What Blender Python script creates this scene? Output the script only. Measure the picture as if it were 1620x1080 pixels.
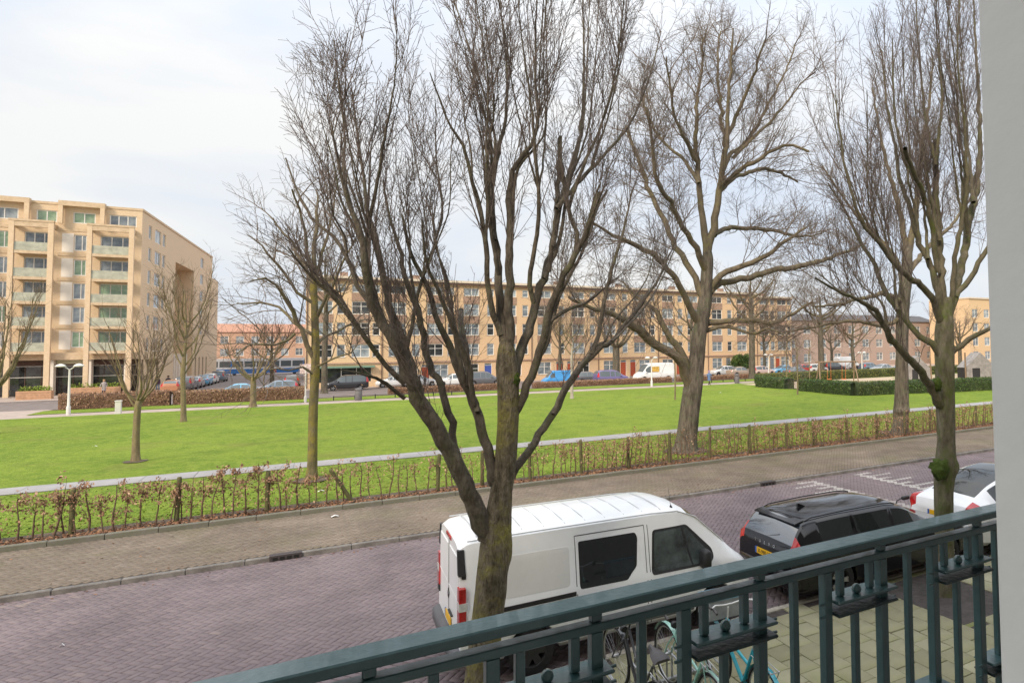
import bpy, math, random
import numpy as np
from mathutils import Vector, Matrix, noise as mnoise

for o in list(bpy.data.objects): bpy.data.objects.remove(o)
scene = bpy.context.scene
COL = scene.collection
R = math.radians
PI = math.pi

# ------------------------------------------------------------------ camera
CAMZ = 4.5
FPX, PPX, PPY = 1009.348, 1082.900, 502.248        # focal length and principal point in pixels of the 1620 px wide photograph
CM = [(0.858741, -0.512266, -0.012187), (0.013069, 0.045671, -0.998871), (0.512244, 0.857612, 0.045915)]   # rows: camera right, down, forward in world axes
cam_d = bpy.data.cameras.new('camera')
cam = bpy.data.objects.new('camera', cam_d); COL.objects.link(cam)
cam.matrix_world = Matrix(((CM[0][0], -CM[1][0], -CM[2][0], 0), (CM[0][1], -CM[1][1], -CM[2][1], 0), (CM[0][2], -CM[1][2], -CM[2][2], CAMZ), (0, 0, 0, 1)))
cam_d.sensor_width = 36; cam_d.lens = FPX/1620*36
cam_d.shift_x = (810-PPX)/1620; cam_d.shift_y = (PPY-540)/1620
cam_d.clip_start = 0.05; cam_d.clip_end = 3000
scene.camera = cam

# ------------------------------------------------------------------ world: bright overcast sky over a Nishita base
SUN_EL, SUN_AZ = R(33), R(232)      # azimuth clockwise from +Y: behind the camera, to its left
world = bpy.data.worlds.new('World'); scene.world = world
world.use_nodes = True
nt = world.node_tree; nt.nodes.clear()
N = nt.nodes.new; L = nt.links.new
out = N('ShaderNodeOutputWorld'); bg = N('ShaderNodeBackground')
sky = N('ShaderNodeTexSky'); sky.sky_type = 'NISHITA'; sky.sun_disc = False
sky.sun_elevation = SUN_EL; sky.sun_rotation = SUN_AZ
sky.dust_density = 3
tc = N('ShaderNodeTexCoord'); mp = N('ShaderNodeMapping')
mp.inputs['Scale'].default_value = (1.0, 1.0, 2.6)
L(tc.outputs['Generated'], mp.inputs['Vector'])
n1 = N('ShaderNodeTexNoise'); n1.inputs['Scale'].default_value = 2.1; n1.inputs['Detail'].default_value = 6
n1.inputs['Roughness'].default_value = 0.5; n1.inputs['Distortion'].default_value = 0.3
L(mp.outputs[0], n1.inputs['Vector'])
cr = N('ShaderNodeValToRGB')
cr.color_ramp.elements[0].position = 0.38; cr.color_ramp.elements[0].color = (3.4, 3.7, 4.2, 1)
cr.color_ramp.elements[1].position = 0.60; cr.color_ramp.elements[1].color = (4.4, 4.38, 4.3, 1)
L(n1.outputs['Fac'], cr.inputs['Fac'])
sep = N('ShaderNodeSeparateXYZ'); L(tc.outputs['Generated'], sep.inputs[0])
mr = N('ShaderNodeMapRange'); mr.inputs['From Min'].default_value = 0; mr.inputs['From Max'].default_value = 1
mr.inputs['To Min'].default_value = 0.95; mr.inputs['To Max'].default_value = 3.0
pw = N('ShaderNodeMath'); pw.operation = 'POWER'; pw.inputs[1].default_value = 3.0; L(sep.outputs['Z'], pw.inputs[0]); L(pw.outputs[0], mr.inputs['Value'])        # an overcast sky brightens towards its zenith
vm = N('ShaderNodeMix'); vm.data_type = 'RGBA'; vm.blend_type = 'MULTIPLY'; vm.inputs['Factor'].default_value = 1
L(cr.outputs['Color'], vm.inputs['A']); L(mr.outputs[0], vm.inputs['B'])
mx = N('ShaderNodeMix'); mx.data_type = 'RGBA'; mx.inputs['Factor'].default_value = 0.93
L(sky.outputs[0], mx.inputs['A']); L(vm.outputs['Result'], mx.inputs['B'])
L(mx.outputs['Result'], bg.inputs['Color']); bg.inputs['Strength'].default_value = 0.10
L(bg.outputs[0], out.inputs['Surface'])

sun_d = bpy.data.lights.new('sun', 'SUN'); sun = bpy.data.objects.new('sun', sun_d); COL.objects.link(sun)
sun_d.energy = 1.5; sun_d.angle = R(14); sun_d.color = (1.0, 0.86, 0.68)
sd = Vector((math.sin(SUN_AZ)*math.cos(SUN_EL), math.cos(SUN_AZ)*math.cos(SUN_EL), math.sin(SUN_EL)))
sun.rotation_euler = sd.to_track_quat('Z', 'Y').to_euler()
sun.location = sd*60

scene.view_settings.view_transform = 'Standard'; scene.view_settings.look = 'None'
scene.view_settings.exposure = 1.18; scene.view_settings.gamma = 1
scene.view_settings.use_curve_mapping = False
scene.cycles.max_bounces = 6; scene.cycles.transparent_max_bounces = 8

# ------------------------------------------------------------------ helpers
def rnd(a, b): return random.uniform(a, b)

def mat(name, col, rough=0.7, var=0.0, scale=6.0, col2=None, bump=0.0, bscale=None, metal=0.0, spec=0.5,
        detail=6, coat=0.0, trans=0.0, emis=None, lo=0.35, hi=0.65, objvar=0.0, stretch=None, ior=None):
    m = bpy.data.materials.new(name); m.use_nodes = True
    t = m.node_tree; b = t.nodes['Principled BSDF']
    b.inputs['Base Color'].default_value = (*col, 1); b.inputs['Roughness'].default_value = rough
    b.inputs['Metallic'].default_value = metal; b.inputs['Specular IOR Level'].default_value = spec
    b.inputs['Coat Weight'].default_value = coat; b.inputs['Transmission Weight'].default_value = trans
    if ior: b.inputs['IOR'].default_value = ior
    if coat: b.inputs['Coat Roughness'].default_value = 0.04
    if emis:
        b.inputs['Emission Color'].default_value = (*emis[0], 1); b.inputs['Emission Strength'].default_value = emis[1]
    co = t.nodes.new('ShaderNodeTexCoord'); vec = co.outputs['Object']
    if stretch:
        mpn = t.nodes.new('ShaderNodeMapping'); mpn.inputs['Scale'].default_value = stretch
        t.links.new(vec, mpn.inputs['Vector']); vec = mpn.outputs[0]
    src = None
    if var or col2:
        n = t.nodes.new('ShaderNodeTexNoise'); n.inputs['Scale'].default_value = scale; n.inputs['Detail'].default_value = detail
        n.inputs['Roughness'].default_value = 0.62
        t.links.new(vec, n.inputs['Vector'])
        r = t.nodes.new('ShaderNodeValToRGB')
        c2 = col2 or tuple(min(1, x*(1+var)) for x in col); c1 = col if col2 else tuple(x*(1-var) for x in col)
        r.color_ramp.elements[0].position = lo; r.color_ramp.elements[0].color = (*c1, 1)
        r.color_ramp.elements[1].position = hi; r.color_ramp.elements[1].color = (*c2, 1)
        t.links.new(n.outputs['Fac'], r.inputs['Fac']); src = r.outputs['Color']
    if objvar:
        oi = t.nodes.new('ShaderNodeObjectInfo'); h = t.nodes.new('ShaderNodeHueSaturation')
        m2 = t.nodes.new('ShaderNodeMapRange'); m2.inputs['To Min'].default_value = 1-objvar; m2.inputs['To Max'].default_value = 1+objvar
        t.links.new(oi.outputs['Random'], m2.inputs['Value']); t.links.new(m2.outputs[0], h.inputs['Value'])
        if src: t.links.new(src, h.inputs['Color'])
        else: h.inputs['Color'].default_value = (*col, 1)
        src = h.outputs['Color']
    if src: t.links.new(src, b.inputs['Base Color'])
    if bump:
        nb = t.nodes.new('ShaderNodeTexNoise'); nb.inputs['Scale'].default_value = bscale or scale*4; nb.inputs['Detail'].default_value = 5
        t.links.new(vec, nb.inputs['Vector'])
        bp = t.nodes.new('ShaderNodeBump'); bp.inputs['Strength'].default_value = bump; bp.inputs['Distance'].default_value = 0.02
        t.links.new(nb.outputs['Fac'], bp.inputs['Height']); t.links.new(bp.outputs[0], b.inputs['Normal'])
    return m

def attr_mat(name, stops, rough=0.8, var=0.25, scale=5.0, bump=0.15, bscale=60, spec=0.3, dirt=None):
    """colour of each piece from the mesh attribute 'tint' (0..1) through a ramp, weathered by noise"""
    m = bpy.data.materials.new(name); m.use_nodes = True
    t = m.node_tree; b = t.nodes['Principled BSDF']; b.inputs['Roughness'].default_value = rough
    b.inputs['Specular IOR Level'].default_value = spec
    a = t.nodes.new('ShaderNodeAttribute'); a.attribute_name = 'tint'
    r = t.nodes.new('ShaderNodeValToRGB'); e = r.color_ramp.elements
    while len(e) < len(stops): e.new(0.5)
    for i, (p, c) in enumerate(stops): e[i].position = p; e[i].color = (*c, 1)
    t.links.new(a.outputs['Fac'], r.inputs['Fac'])
    co = t.nodes.new('ShaderNodeTexCoord')
    n = t.nodes.new('ShaderNodeTexNoise'); n.inputs['Scale'].default_value = scale; n.inputs['Detail'].default_value = 7
    t.links.new(co.outputs['Object'], n.inputs['Vector'])
    mr_ = t.nodes.new('ShaderNodeMapRange'); mr_.inputs['From Min'].default_value = 0.3; mr_.inputs['From Max'].default_value = 0.7
    mr_.inputs['To Min'].default_value = 1-var; mr_.inputs['To Max'].default_value = 1+var
    t.links.new(n.outputs['Fac'], mr_.inputs['Value'])
    x = t.nodes.new('ShaderNodeMix'); x.data_type = 'RGBA'; x.blend_type = 'MULTIPLY'; x.inputs['Factor'].default_value = 1
    t.links.new(r.outputs['Color'], x.inputs['A']); t.links.new(mr_.outputs[0], x.inputs['B'])
    res = x.outputs['Result']
    if dirt:
        n2 = t.nodes.new('ShaderNodeTexNoise'); n2.inputs['Scale'].default_value = dirt[1]; n2.inputs['Detail'].default_value = 6
        t.links.new(co.outputs['Object'], n2.inputs['Vector'])
        r2 = t.nodes.new('ShaderNodeMapRange'); r2.inputs['From Min'].default_value = dirt[2]; r2.inputs['From Max'].default_value = dirt[3]
        r2.inputs['To Min'].default_value = 0; r2.inputs['To Max'].default_value = dirt[4]
        t.links.new(n2.outputs['Fac'], r2.inputs['Value'])
        y = t.nodes.new('ShaderNodeMix'); y.data_type = 'RGBA'
        t.links.new(r2.outputs[0], y.inputs['Factor']); t.links.new(res, y.inputs['A']); y.inputs['B'].default_value = (*dirt[0], 1)
        res = y.outputs['Result']
    t.links.new(res, b.inputs['Base Color'])
    nb = t.nodes.new('ShaderNodeTexNoise'); nb.inputs['Scale'].default_value = bscale; nb.inputs['Detail'].default_value = 4
    t.links.new(co.outputs['Object'], nb.inputs['Vector'])
    bp = t.nodes.new('ShaderNodeBump'); bp.inputs['Strength'].default_value = bump; bp.inputs['Distance'].default_value = 0.01
    t.links.new(nb.outputs['Fac'], bp.inputs['Height']); t.links.new(bp.outputs[0], b.inputs['Normal'])
    return m

def link(o, parent=None):
    COL.objects.link(o)
    if parent is not None: o.parent = parent
    return o
def tag(o, label=None, cat=None, group=None, kind=None):
    if label: o['label'] = label
    if cat: o['category'] = cat
    if group: o['group'] = group
    if kind: o['kind'] = kind
    return o
def thing(name, label, cat, loc=(0, 0, 0), rz=0.0, group=None):
    o = bpy.data.objects.new(name, None); COL.objects.link(o); o.empty_display_size = 0.1
    o.location = loc; o.rotation_euler = (0, 0, rz)
    return tag(o, label, cat, group)
def copy_tree(o, parent=None):
    c = o.copy(); COL.objects.link(c); c.parent = parent
    for ch in o.children: copy_tree(ch, c)
    return c

class MB:
    def __init__(s): s.v = []; s.f = []; s.m = []
    def face(s, pts, mi=0):
        b = len(s.v); s.v += [tuple(p) for p in pts]; s.f.append(tuple(range(b, b+len(pts)))); s.m.append(mi)
    def box(s, x0, x1, y0, y1, z0, z1, mi=0, M=None, skip=''):
        b = len(s.v)
        c = [(x0,y0,z0),(x1,y0,z0),(x1,y1,z0),(x0,y1,z0),(x0,y0,z1),(x1,y0,z1),(x1,y1,z1),(x0,y1,z1)]
        if M is not None: c = [tuple(M @ Vector(p)) for p in c]
        s.v += c
        F = [((0,3,2,1),'b'),((4,5,6,7),'t'),((0,1,5,4),'f'),((1,2,6,5),'r'),((2,3,7,6),'k'),((3,0,4,7),'l')]
        for f, k in F:
            if k in skip: continue
            s.f.append(tuple(b+i for i in f)); s.m.append(mi)
    def bbox(s, x0, x1, y0, y1, z0, z1, ch=0.01, mi=0):
        """box with chamfered edges on all sides (beveled look)"""
        b = len(s.v)
        for z, ins in ((z0, ch), (z0+ch, 0), (z1-ch, 0), (z1, ch)):
            X0, X1, Y0, Y1 = x0+ins, x1-ins, y0+ins, y1-ins
            k = ch*0.7
            s.v += [(X0+k,Y0,z),(X1-k,Y0,z),(X1,Y0+k,z),(X1,Y1-k,z),(X1-k,Y1,z),(X0+k,Y1,z),(X0,Y1-k,z),(X0,Y0+k,z)]
        for r in range(3):
            for i in range(8):
                j = (i+1) % 8
                s.f.append((b+r*8+i, b+r*8+j, b+r*8+8+j, b+r*8+8+i)); s.m.append(mi)
        s.f.append(tuple(b+i for i in range(7, -1, -1))); s.m.append(mi)
        s.f.append(tuple(b+24+i for i in range(8))); s.m.append(mi)
    def tube(s, pts, rad, n=8, mi=0, caps=True):
        pts = [Vector(p) for p in pts]
        if not isinstance(rad, (list, tuple)): rad = [rad]*len(pts)
        b = len(s.v); ref = None
        for i, p in enumerate(pts):
            t = (pts[min(i+1, len(pts)-1)] - pts[max(i-1, 0)])
            t = t.normalized() if t.length > 1e-9 else Vector((0, 0, 1))
            if ref is None: ref = t.orthogonal().normalized()
            ref = (ref - t*ref.dot(t)); ref = ref.normalized() if ref.length > 1e-6 else t.orthogonal().normalized()
            q = t.cross(ref)
            for k in range(n):
                a = 2*PI*k/n; s.v.append(tuple(p + (ref*math.cos(a) + q*math.sin(a))*rad[i]))
        for i in range(len(pts)-1):
            for k in range(n):
                l = (k+1) % n
                s.f.append((b+i*n+k, b+i*n+l, b+(i+1)*n+l, b+(i+1)*n+k)); s.m.append(mi)
        if caps:
            s.f.append(tuple(b+k for k in range(n-1, -1, -1))); s.m.append(mi)
            e = b+(len(pts)-1)*n; s.f.append(tuple(e+k for k in range(n))); s.m.append(mi)
    def lathe(s, prof, n=16, mi=0, M=None, caps=True):
        """prof: (radius, height) pairs about local z"""
        b = len(s.v)
        for r, z in prof:
            for k in range(n):
                a = 2*PI*k/n; p = Vector((r*math.cos(a), r*math.sin(a), z))
                s.v.append(tuple(M @ p) if M is not None else tuple(p))
        for i in range(len(prof)-1):
            for k in range(n):
                l = (k+1) % n
                s.f.append((b+i*n+k, b+i*n+l, b+(i+1)*n+l, b+(i+1)*n+k)); s.m.append(mi)
        if caps:
            s.f.append(tuple(b+k for k in range(n-1, -1, -1))); s.m.append(mi)
            e = b+(len(prof)-1)*n; s.f.append(tuple(e+k for k in range(n))); s.m.append(mi)
    def prism(s, poly, d0, d1, axis='y', mi=0):
        """extrude a 2-D polygon (ccw) along an axis; axis y: poly in (x,z); x: poly in (y,z); z: poly in (x,y)"""
        def P(a, b_, d): return {'y': (a, d, b_), 'x': (d, a, b_), 'z': (a, b_, d)}[axis]
        b = len(s.v); n = len(poly)
        s.v += [P(a, c, d0) for a, c in poly] + [P(a, c, d1) for a, c in poly]
        s.f.append(tuple(range(b, b+n))); s.m.append(mi)
        s.f.append(tuple(range(b+2*n-1, b+n-1, -1))); s.m.append(mi)
        for i in range(n):
            j = (i+1) % n; s.f.append((b+i, b+n+i, b+n+j, b+j)); s.m.append(mi)
    def mesh(s, name, mats, smooth=None):
        me = bpy.data.meshes.new(name); me.from_pydata(s.v, [], s.f)
        for m in (mats if isinstance(mats, (list, tuple)) else [mats]): me.materials.append(m)
        if any(s.m): me.polygons.foreach_set('material_index', s.m)
        if smooth is not None:
            me.polygons.foreach_set('use_smooth', [True]*len(s.f))
            me.update()
            if smooth > 0: me.set_sharp_from_angle(angle=R(smooth))
        me.update()
        return me
    def build(s, name, mats, parent=None, smooth=None, loc=None, fix=False):
        me = s.mesh(name, mats, smooth)
        if fix:
            import bmesh
            bm = bmesh.new(); bm.from_mesh(me); bmesh.ops.recalc_face_normals(bm, faces=bm.faces); bm.to_mesh(me); bm.free()
        o = bpy.data.objects.new(name, me); link(o, parent)
        if loc is not None: o.location = loc
        return o

def np_mesh(name, V, F, mats, tint=None, smooth=False):
    """V (n,3); F (m,k) all faces with k corners; tint per vertex"""
    V = np.asarray(V, np.float32); F = np.asarray(F, np.int32)
    me = bpy.data.meshes.new(name); k = F.shape[1]
    me.vertices.add(len(V)); me.vertices.foreach_set('co', V.ravel())
    me.loops.add(F.size); me.loops.foreach_set('vertex_index', F.ravel())
    me.polygons.add(len(F)); me.polygons.foreach_set('loop_start', np.arange(0, F.size, k, dtype=np.int32))
    me.polygons.foreach_set('loop_total', np.full(len(F), k, np.int32))
    if smooth: me.polygons.foreach_set('use_smooth', np.ones(len(F), bool))
    for m in (mats if isinstance(mats, (list, tuple)) else [mats]): me.materials.append(m)
    if tint is not None:
        a = me.attributes.new('tint', 'FLOAT', 'POINT'); a.data.foreach_set('value', np.asarray(tint, np.float32))
    me.update(); me.validate()
    return me
def np_obj(name, V, F, mats, parent=None, tint=None, smooth=False):
    return link(bpy.data.objects.new(name, np_mesh(name, V, F, mats, tint, smooth)), parent)

# pixel of the 1620x1080 photograph -> point of the place (for surveying positions: ground height or a vertical plane is always given)
_R, _D, _F = (Vector(r) for r in CM)
def _ray(px, py): return _F + _R*((px-PPX)/FPX) + _D*((py-PPY)/FPX)
def to_px(p):
    q = Vector(p)-Vector((0, 0, CAMZ)); d = q.dot(_F); return PPX+FPX*q.dot(_R)/d, PPY+FPX*q.dot(_D)/d, d
def G(px, py, z=0.0):
    r = _ray(px, py); return Vector((0, 0, CAMZ)) + r*((z-CAMZ)/r.z)
def PY(px, py, Y):
    r = _ray(px, py); return Vector((0, 0, CAMZ)) + r*(Y/r.y)
# ================================================================== GROUND
random.seed(5); rng = np.random.default_rng(7)
M_soil = mat('soil', (0.10, 0.075, 0.05), 0.95, 0.35, 3.0, bump=0.5, bscale=20)
M_grass = mat('lawn_grass', (0.135, 0.205, 0.026), 0.9, 0, 0.55, col2=(0.205, 0.275, 0.042), bump=0.9, bscale=26, spec=0.15, detail=9)
def grass_mat():
    m = bpy.data.materials.new('park_grass'); m.use_nodes = True; t = m.node_tree; b = t.nodes['Principled BSDF']; b.inputs['Roughness'].default_value = 0.9; b.inputs['Specular IOR Level'].default_value = 0.1
    co = t.nodes.new('ShaderNodeTexCoord'); prev = None
    for sc, lo, hi, c1, c2, f in ((0.10, 0.38, 0.62, (0.145, 0.228, 0.024), (0.225, 0.305, 0.038), 1), (0.7, 0.45, 0.62, None, (0.105, 0.182, 0.022), 0.75), (3.0, 0.42, 0.62, None, (0.26, 0.325, 0.052), 0.7), (10.0, 0.46, 0.62, None, (0.095, 0.15, 0.02), 0.7), (24.0, 0.48, 0.66, None, (0.24, 0.29, 0.06), 0.6), (0.25, 0.56, 0.74, None, (0.22, 0.21, 0.06), 0.6)):
        n = t.nodes.new('ShaderNodeTexNoise'); n.inputs['Scale'].default_value = sc; n.inputs['Detail'].default_value = 5; t.links.new(co.outputs['Object'], n.inputs['Vector'])
        r = t.nodes.new('ShaderNodeMapRange'); r.inputs['From Min'].default_value = lo; r.inputs['From Max'].default_value = hi; r.inputs['To Max'].default_value = f; t.links.new(n.outputs['Fac'], r.inputs['Value'])
        x = t.nodes.new('ShaderNodeMix'); x.data_type = 'RGBA'; t.links.new(r.outputs[0], x.inputs['Factor'])
        if prev is None: x.inputs['A'].default_value = (*c1, 1)
        else: t.links.new(prev, x.inputs['A'])
        x.inputs['B'].default_value = (*c2, 1); prev = x.outputs['Result']
    t.links.new(prev, b.inputs['Base Color'])
    nb = t.nodes.new('ShaderNodeTexNoise'); nb.inputs['Scale'].default_value = 30; nb.inputs['Detail'].default_value = 6; t.links.new(co.outputs['Object'], nb.inputs['Vector'])
    bp = t.nodes.new('ShaderNodeBump'); bp.inputs['Strength'].default_value = 1.0; bp.inputs['Distance'].default_value = 0.06; t.links.new(nb.outputs['Fac'], bp.inputs['Height']); t.links.new(bp.outputs[0], b.inputs['Normal'])
    return m
M_grass = grass_mat()
M_path = mat('path_concrete', (0.26, 0.25, 0.25), 0.85, 0.14, 2.5, bump=0.15, bscale=50)
M_farpath = mat('path_pinkish', (0.36, 0.29, 0.25), 0.9, 0.15, 1.5)
M_sand = mat('joint_sand', (0.06, 0.05, 0.046), 0.95, 0.3, 9)
M_kerb = mat('kerb_stone', (0.15, 0.14, 0.13), 0.85, 0.3, 6, bump=0.3, bscale=70, objvar=0.08)
M_kerbg = mat('mossy_kerb', (0.125, 0.125, 0.085), 0.9, 0, 4, col2=(0.17, 0.16, 0.14), bump=0.3, bscale=60, objvar=0.08)
M_kerbl = mat('pale_kerb', (0.36, 0.33, 0.28), 0.8, 0.2, 8, bump=0.2, bscale=60, objvar=0.06)
M_road = attr_mat('road_brick', [(0, (0.122, 0.096, 0.102)), (0.45, (0.148, 0.117, 0.126)), (0.8, (0.175, 0.138, 0.142)), (0.93, (0.215, 0.172, 0.158)), (1.0, (0.36, 0.34, 0.325))],
                  0.72, 0.2, 0.9, 0.25, 90, 0.35, dirt=((0.185, 0.15, 0.155), 0.5, 0.45, 0.7, 0.5))
M_side = attr_mat('sidewalk_brick', [(0, (0.142, 0.113, 0.086)), (0.6, (0.172, 0.140, 0.110)), (1, (0.205, 0.17, 0.137))],
                  0.85, 0.22, 0.8, 0.25, 90, 0.25, dirt=((0.15, 0.145, 0.07), 0.6, 0.5, 0.72, 0.5))
M_tile = attr_mat('pavement_tile', [(0, (0.22, 0.205, 0.125)), (0.6, (0.285, 0.27, 0.17)), (1, (0.36, 0.335, 0.235))],
                  0.85, 0.2, 1.2, 0.25, 80, 0.25, dirt=((0.155, 0.17, 0.05), 0.9, 0.5, 0.75, 0.6))

def ground(name, x0, x1, y0, y1, z, m, nx=1, ny=1, amp=0):
    xs = np.linspace(x0, x1, nx+1); ys = np.linspace(y0, y1, ny+1)
    V = [(x, y, z + (amp*mnoise.noise(Vector((x*0.25, y*0.25, 0))) if amp and 0 < i < nx and 0 < j < ny else 0)) for j, y in enumerate(ys) for i, x in enumerate(xs)]
    F = [(j*(nx+1)+i, j*(nx+1)+i+1, (j+1)*(nx+1)+i+1, (j+1)*(nx+1)+i) for j in range(ny) for i in range(nx)]
    o = np_obj(name, V, F, m, smooth=bool(amp)); return tag(o, kind='structure')

g = ground('ground', -1500, 1500, -300, 2500, -0.12, M_farpath)
# far city ground is the same sheet; the park and the streets lie on it
road = ground('road', -30, 140, 8.72, 16.55, -0.012, M_sand); tag(road, 'purple herringbone brick street', kind='structure')
walk = ground('sidewalk', -30, 140, 16.67, 20.3, 0.088, M_sand); tag(walk, 'grey-brown herringbone brick walkway beside the park hedge', kind='structure')
pave = ground('pavement', -30, 140, -6, 8.6, 0.058, M_sand); tag(pave, 'greenish square slab pavement under the balcony', kind='structure')
lawn_strip = ground('hedge_lawn_strip', -34, 140, 20.4, 28.3, 0.12, M_grass, 60, 6, 0.04)
park_path = ground('park_path', -34, 140, 28.28, 29.58, 0.135, M_path); 
lawn = ground('lawn', -60, 140, 29.55, 61.6, 0.12, M_grass, 70, 20, 0.06)
far_path = ground('far_path', -60, 140, 61.6, 65.4, 0.05, M_farpath)
lawn_far = ground('far_verge', -17.5, 140, 65.4, 69.4, 0.08, M_grass, 60, 3, 0.02)
M_asph = mat('asphalt', (0.165, 0.135, 0.125), 0.85, 0.2, 1.2)
ground('corner_pavement', -80, -17.5, 65.4, 71.5, 0.03, M_farpath); ground('hedge_strip', -17.5, 140, 69.4, 71.5, 0.03, M_soil)
ground('terrace_pavement', -80, -13.0, 85.6, 97.5, 0.03, M_farpath); ground('house_pavement', 0.0, 150, 85.6, 100, 0.035, M_farpath)
far_road = ground('far_street', -80, 160, 71.5, 85.6, 0.0, M_asph)
side_street = ground('side_street', -13.0, 0.0, 85.6, 230, -0.004, M_asph)

def bricks(cx, cy, ang, lx, ly, h, gap, ch, z0, jit=0.004, tilt=0.0):
    """vectorised chamfered pieces: centres, rotation, half sizes; returns V, F, per-vertex piece index"""
    n = len(cx); g2 = gap/2
    co, si = np.cos(ang), np.sin(ang)
    zt = z0 + h + rng.normal(0, jit, n)
    V = np.zeros((n, 12, 3))
    for k, (a, b) in enumerate(((-1,-1),(1,-1),(1,1),(-1,1))):
        for lev, (ins, dz) in enumerate(((0.0, None), (0.0, -ch), (ch, 0.0))):
            X = a*(lx-g2-ins); Y = b*(ly-g2-ins)
            V[:, lev*4+k, 0] = cx + X*co - Y*si; V[:, lev*4+k, 1] = cy + X*si + Y*co
            V[:, lev*4+k, 2] = z0 if dz is None else zt + dz
    if tilt:
        tx = rng.normal(0, tilt, n)[:, None]; ty = rng.normal(0, tilt, n)[:, None]
        V[:, 4:, 2] += tx*(V[:, 4:, 0]-np.asarray(cx)[:, None]) + ty*(V[:, 4:, 1]-np.asarray(cy)[:, None])
    q = [(8,9,10,11)]
    for lev in (0, 4):
        for k in range(4): q.append((lev+k, lev+(k+1) % 4, lev+4+(k+1) % 4, lev+4+k))
    F = (np.arange(n)[:, None, None]*12 + np.array(q)[None]).reshape(-1, 4)
    return V.reshape(-1, 3), F

def split_pieces(parent, name, stuffname, cx, cy, ang, lx, ly, h, gap, ch, z0, tint, m, nobj=300, jit=0.003, tilt=0.0):
    cx, cy, ang, tint = map(np.asarray, (cx, cy, ang, tint)); lx = np.broadcast_to(lx, cx.shape); ly = np.broadcast_to(ly, cx.shape)
    q3 = np.stack([cx, cy, np.full(len(cx), -CAMZ)], 1); cm = np.array(CM); q3 = q3 @ cm.T; d = q3[:, 2]
    u = PPX+FPX*q3[:, 0]/d; v = PPY+FPX*q3[:, 1]/d
    seen = (d > 0) & (u > 5) & (u < 1545) & (v < 1075) & (v > 0)
    score = np.where(seen, d, 1e6 + d); order = np.argsort(score); own = order[:nobj]; rest = order[nobj:]
    V, F = bricks(cx[rest], cy[rest], ang[rest], lx[rest], ly[rest], h, gap, ch, z0, jit, tilt)
    o = np_obj(stuffname, V, F, m, parent, np.repeat(tint[rest], 12)); o['kind'] = 'stuff'
    meshes = []
    for t_ in np.linspace(0.05, 0.95, 10):
        V, F = bricks(np.zeros(1), np.zeros(1), np.zeros(1), lx[own[:1]], ly[own[:1]], h, gap, ch, 0, 0, 0)
        meshes.append(np_mesh(name, V, F, m, np.full(12, t_)))
    wh = np_mesh(name, V, F, m, np.full(12, 1.0))
    for i in own:
        me = wh if tint[i] > 0.99 else meshes[min(9, int(tint[i]*10))]
        b = bpy.data.objects.new(name, me); b.location = (cx[i], cy[i], z0 + rng.normal(0, jit)); b.rotation_euler = (rng.normal(0, tilt+0.004), rng.normal(0, tilt+0.004), ang[i])
        link(b, parent)

def herring(x0, x1, y0, y1, w, inside):
    """45 degree herringbone of 2:1 bricks filling a rectangle"""
    r2 = math.sqrt(0.5); ex = []
    n = int((max(x1-x0, y1-y0)*1.5+abs(x1-x0))/w)
    i, j = np.meshgrid(np.arange(-n, n), np.arange(-n, n), indexing='ij')
    res = (i+j) % 4
    out_ = []
    for r_, hx, hy, a in ((0, 1.0, 0.5, 0.0), (2, 0.5, 1.0, PI/2)):
        k = res == r_
        px = (i[k]+hx)*w; py = (j[k]+hy)*w
        X = x0 + px*r2 - py*r2; Y = (y0+y1)/2 + px*r2 + py*r2
        ok = (X > x0) & (X < x1) & (Y > y0) & (Y < y1)
        out_.append((X[ok], Y[ok], np.full(ok.sum(), a+PI/4)))
    return [np.concatenate(q) for q in zip(*out_)]

def patch(x, y, s=0.35): return np.array([mnoise.noise(Vector((a*s, b*s, 3.3))) for a, b in zip(x, y)])

# --- the street: purple clinkers, white brick crenellations at the speed hump
X, Y, A = herring(-8, 42, 8.76, 16.5, 0.106, None)
pn = patch(X, Y)
tint = np.clip(0.45 + 0.28*pn + rng.normal(0, 0.11, len(X)) + 0.30*np.clip((11.5-Y)/2, 0, 1)*rng.random(len(X)) + 0.22*np.exp(-((Y-16.25)/0.35)**2), 0, 0.92)
def hump(X, Y):
    w = np.zeros(len(X), bool)
    for base, sgn in ((14.55, -1), (16.6, 1)):
        w |= (abs(X-base) < 0.12) & (Y > 11.6) & (Y < 16.3)
        for k in range(11):
            yy = 16.15 - 0.44*k
            w |= (abs(Y-yy) < 0.09) & ((X-base)*sgn > 0) & ((X-base)*sgn < (1.15 if k % 2 else 0.62))
    return w
tint[hump(X, Y)] = 1.0
split_pieces(road, 'brick', 'paving_bricks', X, Y, A, 0.106, 0.053, 0.03, 0.010, 0.004, -0.025, tint, M_road, 300, 0.0012, 0.006)
# soldier course along both kerbs
# --- walkway bricks
X, Y, A = herring(-8, 36, 16.7, 20.28, 0.105, None)
tint = np.clip(0.5 + 0.35*patch(X, Y) + rng.normal(0, 0.14, len(X)), 0, 1)
split_pieces(walk, 'brick', 'paving_bricks', X, Y, A, 0.105, 0.0525, 0.03, 0.011, 0.004, 0.073, tint, M_side, 300, 0.001, 0.004)
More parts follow.
